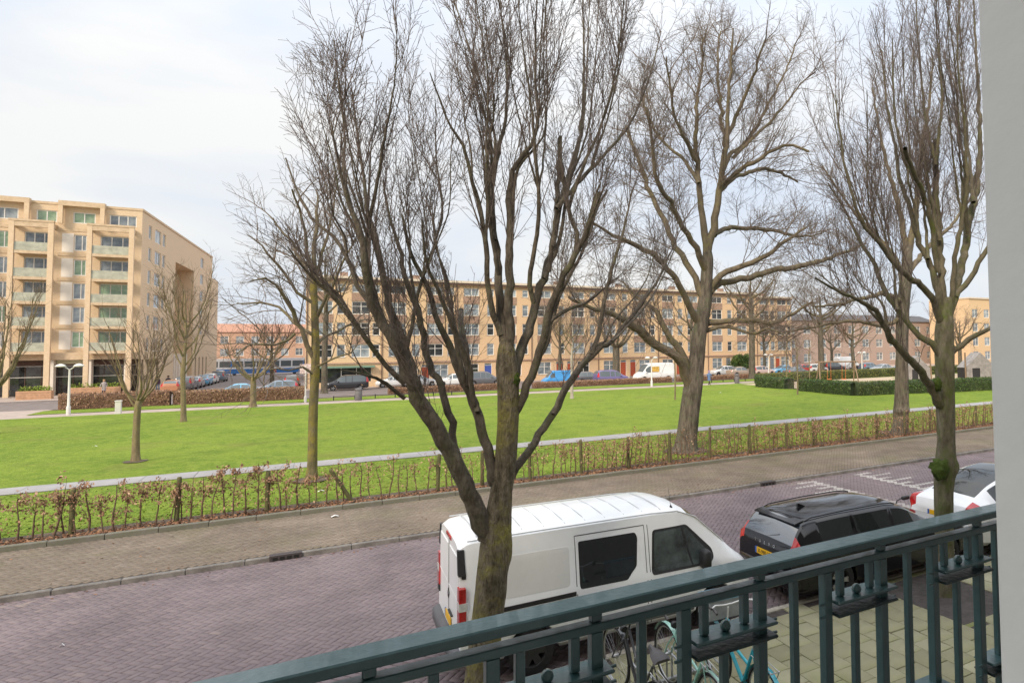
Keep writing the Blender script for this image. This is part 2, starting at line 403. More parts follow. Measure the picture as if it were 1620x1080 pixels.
# --- slab pavement, half bond, joints running away from the house; open tree pits
S = 0.40; cx, cy = [], []
for i in range(-4, 44):
    off = (i % 2)*S/2
    for j in range(0, 24):
        x = i*S + S/2 - 1.0; y = 8.6 - S/2 - j*S - off
        if y < 0.2: continue
        if y > 6.6 and any(abs(x-tx) < 0.8 for tx in (1.85, 9.8)): continue
        cx.append(x); cy.append(y)
cx = np.array(cx); cy = np.array(cy)
tint = np.clip(0.5 + 0.4*patch(cx, cy, 0.5) + rng.normal(0, 0.13, len(cx)), 0, 0.98)
split_pieces(pave, 'paving_tile', 'paving_tiles', cx, cy, np.zeros(len(cx)), S/2, S/2, 0.05, 0.011, 0.006, 0.03, tint, M_tile, 300, 0.0025, 0.006)

# --- kerbs: rows of stones
def kerb_row(parent_name, label, y0, y1, z0, z1, x0, x1, ln, m, ch=0.015):
    t = thing(parent_name, label, 'kerb', (0, 0, 0))
    yc = (y0+y1)/2; mb = MB(); mb.bbox(-ln/2+0.004, ln/2-0.004, y0-yc, y1-yc, z0, z1, ch); me = mb.mesh('kerb_stone', m)
    x = x0; i = 0
    while x < x1:
        o = bpy.data.objects.new('kerb_stone', me); link(o, t)
        o.location = (x+ln/2, yc+rnd(-0.006, 0.006), rnd(-0.006, 0.004)); o.rotation_euler = (0, 0, rnd(-0.004, 0.004)); x += ln; i += 1
    return t
kerb_row('road_kerb', 'long grey kerb between the purple street and the far brick walkway', 16.55, 16.67, -0.1, 0.105, -12, 60, 1.0, M_kerb)
kerb_row('hedge_kerb', 'low mossy stone edging under the bare beech hedge', 20.3, 20.45, 0.0, 0.225, -12, 62, 1.0, M_kerbg)
kerb_row('pavement_kerb', 'pale flat kerb line beside the parked cars', 8.6, 8.72, -0.1, 0.085, -4, 30, 1.0, M_kerbl, 0.01)
# gullies in the far kerb
M_iron = mat('cast_iron', (0.06, 0.05, 0.05), 0.7, 0.3, 30, metal=0.3)
M_hole = mat('dark_opening', (0.01, 0.01, 0.01), 1.0)
for (px, py), lab in (((452, 884), 'rusty iron kerb gully with four slots beside the purple street'), ((1216, 768), 'small iron kerb gully near the white hump markings')):
    p = G(px, py, 0.0)
    t = thing('kerb_gully', lab, 'gully', (p.x, 16.52, 0.0))
    mb = MB(); mb.box(-0.3, 0.3, 0, 0.2, 0.1, 0.118); mb.box(-0.3, 0.3, -0.006, 0.02, 0.0, 0.1); mb.build('casing', M_iron, t)
    for k in range(4):
        mb = MB(); mb.box(-0.24+k*0.13, -0.15+k*0.13, -0.012, -0.004, 0.015, 0.085); mb.build('slot', M_hole, t)
# tree pits with soil
for tx, lab in ((1.85, 'soil around the foot of the forked tree by the white van'), (9.8, 'mossy soil round the tree behind the black estate car')):
    o = ground('tree_pit', tx-0.9, tx+0.95, 6.5, 8.58, 0.062, mat('pit_soil', (0.17, 0.14, 0.105), 0.95, 0, 2.2, col2=(0.16, 0.175, 0.05), bump=0.8, bscale=22), 10, 10, 0.02)
# ================================================================== BUILDINGS
random.seed(11)
def wall_holes(mb, x0, x1, z0, z1, holes, y=0.0, depth=0.16, mi=0):
    """front face looking to -y with rectangular openings and their reveals"""
    xs = sorted({x0, x1, *[v for h in holes for v in h[:2] if x0 < v < x1]}); zs = sorted({z0, z1, *[v for h in holes for v in h[2:4] if z0 < v < z1]})
    for j in range(len(zs)-1):
        run = None
        for i in range(len(xs)-1):
            cx, cz = (xs[i]+xs[i+1])/2, (zs[j]+zs[j+1])/2
            hole = any(h[0] < cx < h[1] and h[2] < cz < h[3] for h in holes)
            if not hole and run is None: run = xs[i]
            if run is not None and (hole or i == len(xs)-2):
                e = xs[i] if hole else xs[i+1]
                mb.face([(run, y, zs[j]), (e, y, zs[j]), (e, y, zs[j+1]), (run, y, zs[j+1])], mi); run = None
    for a, b, c, d in [h[:4] for h in holes]:
        k = y+depth
        mb.face([(a, y, c), (a, k, c), (a, k, d), (a, y, d)][::-1], mi); mb.face([(b, y, c), (b, k, c), (b, k, d), (b, y, d)], mi)
        mb.face([(a, y, d), (b, y, d), (b, k, d), (a, k, d)], mi); mb.face([(a, y, c), (b, y, c), (b, k, c), (a, k, c)][::-1], mi)

M_glass = mat('window_glass', (0.10, 0.13, 0.16), 0.06, 0, 0.9, col2=(0.30, 0.34, 0.36), spec=0.8, objvar=0.35)
M_glassg = mat('green_curtain_glass', (0.13, 0.22, 0.13), 0.08, 0, 1.2, col2=(0.30, 0.40, 0.27), spec=0.8, objvar=0.3)
M_glassd = mat('dark_shop_glass', (0.035, 0.04, 0.042), 0.06, 0.6, 1.5, spec=0.8)
M_white = mat('white_window_paint', (0.74, 0.72, 0.68), 0.5, 0.06, 3)
M_cream = mat('cream_panel', (0.78, 0.72, 0.64), 0.7, 0.06, 1.5)
M_sandb = mat('sand_brick', (0.60, 0.45, 0.29), 0.9, 0, 5, col2=(0.68, 0.53, 0.37), bump=0.12, bscale=30, detail=9)
M_sandc = mat('sand_concrete', (0.50, 0.375, 0.24), 0.9, 0, 3, col2=(0.62, 0.48, 0.33), detail=9)
M_brown = mat('brown_band', (0.115, 0.07, 0.055), 0.85, 0.2, 4)
M_balglass = mat('balcony_glass', (0.40, 0.40, 0.31), 0.12, 0.2, 2, spec=0.7)

_win = {}
def window_mesh(w, h, style, fm):
    k = (round(w, 2), round(h, 2), style, fm.name)
    if k in _win: return _win[k]
    mb = MB(); t = 0.10
    mb.box(0, w, 0, 0.06, 0, t); mb.box(0, w, 0, 0.06, h-t, h); mb.box(0, t, 0.001, 0.061, t, h-t); mb.box(w-t, w, 0.001, 0.061, t, h-t)
    if 'v' in style: mb.box(w/2-0.04, w/2+0.04, 0.002, 0.062, t, h-t)
    if 'w' in style:
        for q in (1/3, 2/3): mb.box(w*q-0.04, w*q+0.04, 0.002, 0.062, t, h-t)
    if 'h' in style: mb.box(t, w-t, 0.004, 0.058, h*0.62-0.03, h*0.62+0.03)
    if 'q' in style: mb.box(w*0.62-0.04, w*0.62+0.04, 0.002, 0.062, t, h-t)
    if 's' in style: mb.box(-0.08, w+0.08, -0.09, 0.06, -0.07, -0.001)
    f = mb.mesh('window', fm)
    mb = MB(); mb.box(t, w-t, 0.035, 0.05, t, h-t); p = mb.mesh('pane', M_glass)
    _win[k] = (f, p); return _win[k]
def window(parent, x, z, w, h, y=0.09, style='v', fm=None, gm=None, rot=None):
    f, p = window_mesh(w, h, style, fm or M_white)
    o = bpy.data.objects.new('window', f); link(o, parent); o.location = (x, y, z)
    if rot is not None: o.rotation_euler = (0, 0, rot)
    q = bpy.data.objects.new('pane', p); link(q, o)
    if gm is not None:
        q.material_slots[0].link = 'OBJECT'; q.material_slots[0].material = gm
    return o
def part_box(name, m, parent, *b, **k):
    mb = MB(); mb.box(*b); return mb.build(name, m, parent)

# ---------------------------------------------------------------- left apartment block
LB = thing('apartment_block', 'sand coloured brick apartment block with stacked corner balconies and a tall open recess', 'building', (-16.38, 96.0, 0))
# local x = world x + 10.84 ; local y = 0 is the main front
lv = [4.75, 7.5, 10.15, 12.8, 15.6, 18.4]                # floor lines
bays = [(-16.95, -13.43), (-10.71, -7.19), (-4.47, -0.44)]
gaps = [(-13.43, -10.71), (-7.19, -4.47)]
mb = MB(); holes = []
for a, b in gaps:
    for k in range(5): holes.append((a+1.33, b-0.3, lv[k]+0.5, lv[k]+2.3))
for a, b in bays:
    for k in range(5): holes.append((a+0.85, b-0.3, lv[k]+0.12, lv[k]+2.35))
ph = [(-15.2, -13.0), (-12.6, -10.4), (-9.0, -7.3), (-6.0, -4.1), (-2.9, -0.5)]
for a, b in ph: holes.append((a, b, 19.2, 20.45))
wall_holes(mb, -18, 0, 4.2, 21.2, holes)
side_len = 42.6
sdx, sdy = 0.0565, 0.9984
# rear and roof
mb.face([(-16, 0, 21.2), (0, 0, 21.2), (side_len*sdx, side_len*sdy, 21.2), (-16, side_len, 21.2)])
mb.face([(-16, 0, 0), (-16, 0, 21.2), (-16, side_len, 21.2), (-16, side_len, 0)])
mb.face([(-16, side_len, 0), (-16, side_len, 21.2), (side_len*sdx, side_len*sdy, 21.2), (side_len*sdx, side_len*sdy, 0)])
mb.build('wall', M_sandb, LB)
part_box('parapet', M_sandc, LB, -18, 0.06, -0.07, 0.28, 21.14, 21.41)
for a, b in gaps:
    for k in range(5):
        window(LB, a+1.33, lv[k]+0.5, b-0.3-a-1.33, 1.8, style='q', gm=random.choice([None, None, M_glassg]))
        part_box('panel', M_cream, LB, a+0.34, a+1.31, -0.02, 0.05, lv[k]+0.3, lv[k]+2.4)
    for k in range(6):
        part_box('band', M_sandc, LB, a+0.02, b-0.02, -0.05, 0.0, lv[k]-0.14, lv[k]+0.2)
for a, b in ph: window(LB, a, 19.2, b-a, 1.25, style='w' if b-a > 2.2 else 'v', gm=random.choice([None, M_glassg]))
fy = -1.5
for a, b in bays:
    for x0, x1 in ((a, a+0.42), (b-0.45, b)):
        part_box('pillar', M_sandb, LB, x0, x1, fy, fy+0.4, 0, 18.85)
        part_box('fin', M_sandc, LB, x0+0.08, x1-0.08, fy+0.4, -0.02, 18.35, 18.8)
    part_box('beam', M_sandc, LB, a+0.42, b-0.45, fy+0.02, fy+0.35, 18.3, 18.86)
    part_box('beam', M_sandc, LB, a-0.03, b+0.03, fy-0.04, fy+0.4, 18.861, 19.08)
    for k in range(5):
        part_box('balcony_slab', M_sandc, LB, a+0.425, b-0.455, fy+0.05, -0.005, lv[k]-0.2, lv[k]+0.1)
        mbx = MB(); mbx.box(a+0.43, b-0.46, fy+0.12, fy+0.14, lv[k]+0.12, lv[k]+1.05); mbx.build('balcony_rail', M_balglass, LB)
        window(LB, a+0.85, lv[k]+0.12, b-a-1.15, 2.23, style='w' if b-a > 3.4 else 'v', gm=random.choice([None, M_glassg, None, M_glass]) if a < -5 else (M_glassg if k < 3 else None))
        if random.random() < 0.6:
            pb = MB()
            for q in range(3): pb.lathe([(0.1, 0), (0.16, 0.05), (0.2, 0.3), (0.12, 0.42), (0.03, 0.5)], 7, M=Matrix.Translation((a+rnd(0.6, b-a-0.8), fy+0.4, lv[k]+0.1)))
            pb.build('balcony_plant', mat('balcony_plants', (0.10, 0.16, 0.05), 0.9, 0.3, 5), LB)
    # penthouse frame above alternate bays
for a, b in ((-13.0, -9.4), (-7.1, -3.2)):
    part_box('roof_frame', M_sandc, LB, a, b, -0.7, 0.0, 21.0, 21.55)
    for x in (a, b-0.4): part_box('pillar', M_sandb, LB, x, x+0.38, -0.69, -0.3, 19.0, 20.999)
# ground floor: columns, dark shop glazing, fascia
part_box('fascia', M_sandc, LB, -18, 0.02, -0.6, 0.02, 3.9, 4.7)
part_box('ceiling_band', M_brown, LB, -18, 0.0, 0.55, 0.7, 3.3, 4.2)
part_box('shop_glass', M_glassd, LB, -18, -0.02, 0.9, 0.95, 0.05, 4.19)
for z in (2.0, 3.2): part_box('transom', M_white, LB, -17.8, -0.3, 0.8, 0.9, z, z+0.07)
for x in np.arange(-17.5, -0.5, 1.3): part_box('mullion', M_brown, LB, x, x+0.06, 0.84, 0.899, 0.05, 3.3)
for x in (-7.6, -4.5, -13.8, -1.2): part_box('column', M_cream, LB, x, x+0.5, -0.45, 0.5, 0, 3.899)
part_box('shop_sign', mat('sign_board', (0.62, 0.60, 0.42), 0.6), LB, -7.05, -4.55, 0.3, 0.36, 3.45, 3.9)
# side wall along the side street (its own frame, turned a little)
SD = thing('side_facade', None, None); SD.parent = LB
SD.rotation_euler = (0, 0, math.atan2(sdy, sdx)); SD.location = (0, 0, 0)
# local x runs away from the corner, front looks to +X world (local -y)
holes = []; cols = [(2.8, 4.1), (5.65, 8.4), (9.3, 10.7)]
for k in range(6):
    for a, b in cols: holes.append((a, b, 4.75+2.72*k, 6.4+2.72*k))
    if k > 0: holes.append((32.8, 35.2, 4.75+2.72*k, 6.4+2.72*k))
niche = (16.3, 28.1, 0.02, 17.2)
low = [(a, a+0.9, 0.3, 3.8) for a in (1.2, 3.4, 5.6, 7.8, 30.2, 33.0, 35.8, 38.6)]
mb = MB()
wall_holes(mb, 0, side_len, 0, 21.2, holes+low+[niche], depth=0.16)
a, b, c, d = niche
mb.face([(a, 0.16, c), (a, 2.6, c), (a, 2.6, d), (a, 0.16, d)][::-1]); mb.face([(b, 0.16, c), (b, 2.6, c), (b, 2.6, d), (b, 0.16, d)])
mb.face([(a, 0.16, d), (b, 0.16, d), (b, 2.6, d), (a, 2.6, d)]); mb.face([(a, 2.6, c), (b, 2.6, c), (b, 2.6, d), (a, 2.6, d)])
w_ = mb.build('side_wall', M_sandb, LB); w_.rotation_euler = SD.rotation_euler
bpy.data.objects.remove(SD)
rz = math.atan2(sdy, sdx)
def side_local(s, y, z): return (s*math.cos(rz)-y*math.sin(rz), s*math.sin(rz)+y*math.cos(rz), z)
for (x0, x1, z0, z1) in holes:
    o = window(LB, 0, 0, x1-x0, z1-z0, style='v' if x1-x0 > 1.5 else '', gm=None, rot=rz); o.location = side_local(x0, 0.08, z0)
for (x0, x1, z0, z1) in low:
    mbx = MB(); mbx.box(0, x1-x0, 0, 0.04, 0, z1-z0); o = mbx.build('shop_window', M_glassd, LB); o.location = side_local(x0, 0.1, z0); o.rotation_euler = (0, 0, rz)
for q in range(6):
    mbx = MB(); mbx.box(0, 0.3, -0.1, 0.1, 0, 4.4); o = mbx.build('column', M_cream, LB); o.location = side_local(18.0+1.5*q, 0.3, 0); o.rotation_euler = (0, 0, rz)
mbx = MB(); mbx.box(-0.05, side_len, -0.08, 0.3, 21.15, 21.4); o = mbx.build('parapet', M_sandc, LB); o.rotation_euler = (0, 0, rz)
mbx = MB(); mbx.box(42.62, 48.5, 0, 8, 0, 17.6); o = mbx.build('rear_wing', M_sandb, LB); o.rotation_euler = (0, 0, rz)
mbx = MB(); mbx.box(0, 0.9, -0.5, -0.42, 0, 0.6); o = mbx.build('hanging_sign', M_brown, LB); o.location = side_local(3.7, -0.2, 3.2)

# ---------------------------------------------------------------- long brick row across the park
M_oran = [mat('ochre_brick_%d' % i, c, 0.9, 0, 6, col2=tuple(x*1.22 for x in c), bump=0.1, bscale=40, detail=10) for i, c in enumerate(((0.60, 0.43, 0.26), (0.58, 0.41, 0.245), (0.57, 0.395, 0.24), (0.55, 0.39, 0.245)))]
M_dkb = mat('dark_brick_panel', (0.34, 0.225, 0.165), 0.9, 0.25, 6)
M_cornice = mat('cornice_paint', (0.62, 0.53, 0.42), 0.7, 0.1, 2)
M_shadow_pipe = mat('shadow_line_and_pipe', (0.17, 0.105, 0.08), 0.8, 0.2, 3)  # dark brown for the painted cornice shadow line, also the downpipes
M_door_r = mat('red_door', (0.36, 0.07, 0.03), 0.5, 0.15, 3); M_door_g = mat('grey_door', (0.16, 0.18, 0.2), 0.5, 0.15, 3); M_door_b = mat('blue_door', (0.05, 0.09, 0.35), 0.5)
M_roof = mat('flat_roof', (0.16, 0.15, 0.15), 0.9)
def row_house(x0, x1, label, mi, doors, top=13.35, shop=False, Y=89.0):
    h = thing('row_house', label, 'house', (x0, Y, 0), 0, 'brick houses across the park'); w = x1-x0; s = w/10.2
    m = M_oran[mi]; holes = []; wins = []
    colsU = [(1.0*s, 2.05, 'vh'), (4.1*s, 0.95, 'h'), (6.1*s, 2.05, 'vh'), (9.0*s, 0.85, 'h')]
    for z in (3.7, 6.4, 9.05):
        for x, ww, st in colsU:
            holes.append((x, x+ww, z, z+1.62)); wins.append((x, z, ww, 1.62, st+'s'))
    for x, ww, st in colsU:
        holes.append((x, x+ww, 11.75, 12.8)); wins.append((x, 11.75, ww, 1.05, st[0]+'s'))
    g = []
    if shop:
        g = [(0.6*s, 8.9*s, 0.7, 2.45)]
    else:
        wins.append((1.0*s, 0.8, 2.0, 1.8, 'vhs')); holes.append((1.0*s, 1.0*s+2.0, 0.8, 2.6))
        wins.append((7.0*s, 0.8, 1.9, 1.8, 'vhs')); holes.append((7.0*s, 7.0*s+1.9, 0.8, 2.6))
        g = [(3.75*s, 3.75*s+1.0, 0.15, 2.6), (5.4*s, 5.4*s+1.0, 0.15, 2.6)]
    mb = MB(); wall_holes(mb, 0, w, 0, top, holes+g)
    mb.face([(0, 0, 0), (0, 0, top), (0, 9, top), (0, 9, 0)]); mb.face([(w, 0, 0), (w, 9, 0), (w, 9, top), (w, 0, top)])
    mb.face([(0, 9, 0), (0, 9, top), (w, 9, top), (w, 9, 0)])
    mb.build('wall', m, h)
    for x, z, ww, hh, st in wins: window(h, x, z, ww, hh, style=st, gm=random.choice([None, None, None, M_glassd]))
    for x, ww, st in colsU:
        if ww > 1:
            for z in (5.34, 8.04, 10.69): part_box('brick_panel', M_dkb, h, x-0.05, x+ww+0.05, -0.03, 0.02, z+0.02, z+0.97)
    part_box('band', M_dkb, h, 0.01, w-0.01, -0.14, -0.001, 2.85, 3.05)
    cr_ = part_box('cornice', M_cornice, h, -0.02, w+0.02, -0.55, 0.4, top+0.12, top+0.42)
    part_box('shadow_line', M_shadow_pipe, h, 0.0, w, -0.4, 0.35, top-0.14, top+0.119)  # dark strip that paints in the shadow line below the cornice
    part_box('roof', M_roof, h, 0.02, w-0.02, 0.41, 9, top-0.02, top+0.3)
    mb = MB(); mb.tube([(0.12, -0.09, 0.1), (0.12, -0.09, top-0.15)], 0.06, 6); mb.build('downpipe', M_shadow_pipe, h)
    part_box('chimney', M_dkb, h, w*0.45, w*0.45+0.9, 3.0, 3.7, top+0.28, top+1.3)
    if shop:
        a, b, c, d = g[0]
        part_box('shop_window', M_glassd, h, a, b, 0.1, 0.14, c, d)
        for q in range(5): part_box('mullion', M_white, h, a+(b-a)*q/4-0.04, a+(b-a)*q/4+0.04, 0.04, 0.099, c, d)
        part_box('awning', mat('green_awning', (0.16, 0.27, 0.2), 0.7, 0.1, 3), h, a-0.3, b+0.3, -1.0, -0.02, 2.44, 2.66)
    else:
        for (a, b, c, d), dm in zip(g, doors):
            do = part_box('door', dm, h, a+0.05, b-0.05, 0.1, 0.15, c, d-0.3)
            part_box('door_light', M_glass, h, a+0.05, b-0.05, 0.1, 0.14, d-0.27, d-0.03)
            mb = MB(); mb.box(a, a+0.05, 0.05, 0.15, c, d); mb.box(b-0.05, b, 0.05, 0.15, c, d); mb.box(a+0.05, b-0.05, 0.05, 0.15, d-0.3, d-0.27); mb.build('door_frame', M_white, h)
            mb = MB(); mb.tube([(b-0.16, 0.06, 1.1), (b-0.16, 0.06, 1.25)], 0.02, 6); mb.build('handle', M_iron, do)
            part_box('step', M_kerb, h, a-0.1, b+0.1, -0.35, -0.001, 0, 0.14)
    return h
edges = [0.2, 8.4, 17.5, 27.7, 37.9, 48.1, 57.5, 67.7, 75.6]
labs = ['ochre brick corner house with a green shop awning and dark display windows', 'ochre brick house between the shop corner and the blue door house',
        'ochre brick house with one bright blue front door', 'ochre brick house with red front doors behind the blue van',
        'ochre brick house with red doors beside the parked purple car', 'ochre brick house behind the tall white delivery van',
        'ochre brick house behind the walking person in a blue coat', 'narrow ochre brick house with a green bush at its wall', 'end ochre brick house next to the grey brick building']
dr = [None, (M_door_g, M_door_r), (M_door_b, M_door_r), (M_door_r, M_door_r), (M_door_r, M_door_r), (M_door_r, M_door_g), (M_door_g, M_door_g), (M_door_g, M_door_r)]
for i in range(8):
    row_house(edges[i], edges[i+1], labs[i] if i < 7 else labs[8], i % 4, dr[i], top=13.3 if i < 7 else 12.8, shop=(i == 0))
# chimneys on the party walls
mch = mat('chimney_brick', (0.30, 0.15, 0.08), 0.9, 0.2, 6)
for x in (15.5, 37.0, 56.0):
    pass

def plain_block(name, label, cat, loc, w, d, h, m, cols, rows, z0, dz, ww, wh, roofm=None, rz=0.0, roof_h=0.0, style='vh', gm=None, group=None):
    t = thing(name, label, cat, loc, rz, group); holes = []
    for r_ in range(rows):
        for c_ in range(cols):
            x = w*(c_+0.5)/cols - ww/2; holes.append((x, x+ww, z0+dz*r_, z0+dz*r_+wh))
    mb = MB(); wall_holes(mb, 0, w, 0, h, holes)
    mb.face([(0, 0, 0), (0, 0, h), (0, d, h), (0, d, 0)]); mb.face([(w, 0, 0), (w, d, 0), (w, d, h), (w, 0, h)]); mb.face([(0, d, 0), (0, d, h), (w, d, h), (w, d, 0)])
    mb.build('wall', m, t)
    for (a, b, c, e) in holes: window(t, a, c, b-a, e-c, style=style, gm=gm)
    mb = MB()
    if roof_h:
        mb.prism([(-0.35, h), (d+0.3, h), (d*0.55, h+roof_h), (d*0.45, h+roof_h)], -0.2, w+0.2, 'x')
    else:
        mb.box(-0.15, w+0.15, -0.25, d, h, h+0.3)
    mb.build('roof', roofm or M_cornice, t, fix=True)
    return t
M_greyb = mat('grey_brown_brick', (0.34, 0.25, 0.205), 0.9, 0, 4, col2=(0.41, 0.31, 0.26))
M_redb = mat('red_brown_brick', (0.46, 0.28, 0.19), 0.9, 0, 4, col2=(0.52, 0.34, 0.24))
M_tile_r = mat('red_roof_tiles', (0.40, 0.21, 0.14), 0.85, 0.2, 3)
M_slate = mat('dark_roof', (0.09, 0.085, 0.09), 0.8, 0.2, 3)
plain_block('apartment_building', 'grey-brown brick building set back behind the playground', 'building', (82.0, 99, 0), 46, 10, 9.6, M_greyb, 11, 3, 1.1, 2.9, 2.0, 1.7, M_slate, roof_h=1.6)
plain_block('apartment_building', 'ochre brick building beyond the wooden play castle', 'building', (121, 85.0, 0), 40, 10, 14.0, M_oran[1], 10, 4, 1.0, 3.0, 1.9, 1.8, M_cornice)
plain_block('apartment_building', 'red-brown brick building with red roof closing the side street behind the tram', 'building', (-24, 188, 0), 40, 12, 9.4, M_redb, 13, 2, 3.6, 3.0, 1.6, 1.8, M_tile_r, roof_h=2.2)
plain_block('apartment_building', 'red-brown brick side building beside the side street', 'building', (3.2, 72.5, 0), 24, 10, 9.8, M_redb, 5, 3, 1.2, 2.8, 1.4, 1.7, M_tile_r, rz=R(90), roof_h=2.0).location = (11.0, 118, 0)
# the house this balcony belongs to, behind the camera: it shades the pavement
OWN = thing('own_house', 'white plastered door reveal of the house at the balcony', 'house', (0, 0, 0))
M_plaster = mat('white_plaster', (0.90, 0.89, 0.85), 0.75, 0.03, 2.5, bump=0.05, bscale=40)
M_ownb = mat('own_brick', (0.30, 0.27, 0.25), 0.9, 0.2, 5)
je = PY(1567, 540, 0.40)             # outer corner of the door reveal
mb = MB(); wall_holes(mb, -25, 45, 0.0, 11.0, [(-2.62, je.x+0.05, 2.93, 5.62)], y=-0.4, depth=0.0)
for v in range(len(mb.v)): mb.v[v] = (mb.v[v][0], -mb.v[v][1], mb.v[v][2])
mb.box(-25, 45, -10, -0.11, 0, 2.9); mb.box(-25, 45, -10, -0.11, 5.62, 11.0)
mb.box(-25, -2.62, -10, -0.11, 2.9, 5.62); mb.box(je.x+0.052, 45, -10, -0.11, 2.9, 5.62); mb.box(-2.62, je.x+0.02, -10, -4, 2.9, 5.62)
mb.build('wall', M_ownb, OWN)
mb = MB(); A_ = [(-2.586, -3.98, 2.935), (je.x-0.002, -3.98, 2.935), (je.x-0.002, -0.101, 2.935), (-2.586, -0.101, 2.935)]; B_ = [(x, y, 5.586) for x, y, z in A_]
mb.face(A_); mb.face(B_[::-1])
for i_ in (0, 1, 3): mb.face([A_[i_], B_[i_], B_[(i_+1) % 4], A_[(i_+1) % 4]])
mb.build('room_lining', M_plaster, OWN)
mb = MB(); mb.box(je.x, je.x+0.05, -0.1, 0.40, 2.93, 5.62); mb.box(-2.62, -2.588, -0.1, 0.40, 2.93, 5.62); mb.box(-2.587, je.x-0.001, -0.1, 0.40, 5.588, 5.62); mb.build('door_reveal', M_plaster, OWN)
part_box('cornice', M_cornice, OWN, -25.2, 45.2, -10.2, 0.7, 11.0, 11.4)
# ================================================================== BALCONY RAILING
M_paint = mat('dark_green_paint', (0.036, 0.092, 0.097), 0.31, 0, 14, col2=(0.047, 0.112, 0.118), bump=0.12, bscale=45, spec=0.8, coat=0.35)
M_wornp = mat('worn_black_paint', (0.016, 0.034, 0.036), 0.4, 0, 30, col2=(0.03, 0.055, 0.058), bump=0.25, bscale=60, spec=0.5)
RY = 1.22                                     # distance of the railing from the eye plane
BAL = thing('balcony', 'dark green iron balcony railing with ball-studded crosspieces and flat handrail', 'balcony', (0, 0, 0))
ztop = PY(810, 965, RY+0.03).z
def rz_(px, py, y=RY): return PY(px, py, y).z
XL, XR = -0.9, PY(1578, 800, RY).x + 0.25
mb = MB(); mb.bbox(XL, XR, RY-0.031, RY+0.03, ztop-0.021, ztop, 0.003); mb.build('handrail', M_paint, BAL)
z2t = rz_(690, 1038, RY+0.012)
mb = MB(); mb.bbox(XL, XR, RY-0.016, RY+0.014, z2t-0.018, z2t, 0.002); mb.build('second_rail', M_paint, BAL)
zfl = ztop-1.0
mb = MB(); mb.bbox(XL, XR, RY-0.015, RY+0.015, zfl+0.08, zfl+0.105, 0.003); mb.build('bottom_rail', M_paint, BAL)
zp = rz_(1150, 993, RY)                       # crosspiece height
def bx(px, py): return PY(px, py, RY).x
posts = [(778, 1030), (942, 1020), (1082, 1000), (1202, 960), (1306, 950), (1394, 930), (1475, 905), (1547, 890)]
XS = [bx(*p) for p in posts]
per = (XS[7]-XS[1])/3
XS = [XS[0]-per*2, XS[1]-per*2, XS[0]-per, XS[1]-per] + XS
def bar(name, x, z0, z1, hw, m=M_paint):
    mb = MB(); mb.bbox(x-hw, x+hw, RY-hw, RY+hw, z0, z1, 0.0025); return mb.build(name, m, BAL)
for x in XS: bar('post', x, zfl+0.1, z2t-0.0185, 0.0125)
for i in range(0, len(XS)-1, 2):
    a, b = XS[i], XS[i+1]; w = b-a
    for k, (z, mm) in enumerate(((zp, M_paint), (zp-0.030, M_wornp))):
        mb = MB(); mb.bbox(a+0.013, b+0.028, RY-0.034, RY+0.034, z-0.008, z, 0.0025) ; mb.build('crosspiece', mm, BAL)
    for q in (0.25, 0.78): bar('short_bar', a+w*q, zp+0.0005, z2t-0.0185, 0.009)
    bar('lower_bar', (a+b)/2, zfl+0.1, zp-0.0385, 0.009)
    mb = MB(); mb.lathe([(0.0001, 0.024), (0.006, 0.0225), (0.0105, 0.018), (0.0125, 0.011), (0.011, 0.004), (0.007, 0.0005)], 14, M=Matrix.Translation(((a+b)/2, RY-0.008, zp)), caps=False)
    mb.build('ball', M_paint, BAL, smooth=0)
    for k in range(2):
        for z in (zp-0.004, zp-0.034):
            for x in (a-0.022, b+0.03):
                mb = MB(); mb.tube([(x-0.009, RY-0.012, z), (x+0.009, RY-0.012, z)], 0.0035, 8)
                if k == 0: mb.build('pin', M_paint, BAL, smooth=40)
for x in XS[1::2]:
    mb = MB(); mb.bbox(x-0.011, x+0.011, RY-0.01, RY+0.01, z2t+0.0005, ztop-0.0215, 0.002); mb.build('spacer', M_paint, BAL)
for i in range(1, len(XS), 2):
    a = XS[i]; b = XS[i+1] if i+1 < len(XS) else a+per*0.42
    bar('thin_bar', a+(b-a)*0.5, zfl+0.1, z2t-0.0185, 0.009)
    zl = rz_(1565, 1040, RY)
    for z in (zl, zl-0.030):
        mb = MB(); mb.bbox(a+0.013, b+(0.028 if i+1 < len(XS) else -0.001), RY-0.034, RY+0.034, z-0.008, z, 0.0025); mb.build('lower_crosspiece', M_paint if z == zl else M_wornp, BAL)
        mb = MB(); mb.tube([(a-0.028, RY-0.012, z-0.004), (a-0.010, RY-0.012, z-0.004)], 0.0035, 8); mb.build('pin', M_paint, BAL, smooth=40)
mb = MB(); mb.box(XL-0.1, XR+0.2, 0.41, RY+0.1, zfl-0.16, zfl); mb.build('floor_slab', M_kerb, BAL)
for x in (XL+0.02, XR-0.02):
    mb = MB(); mb.bbox(x-0.015, x+0.015, RY-0.014, RY+0.014, zfl-0.001, z2t, 0.002); mb.build('end_post', M_paint, BAL)
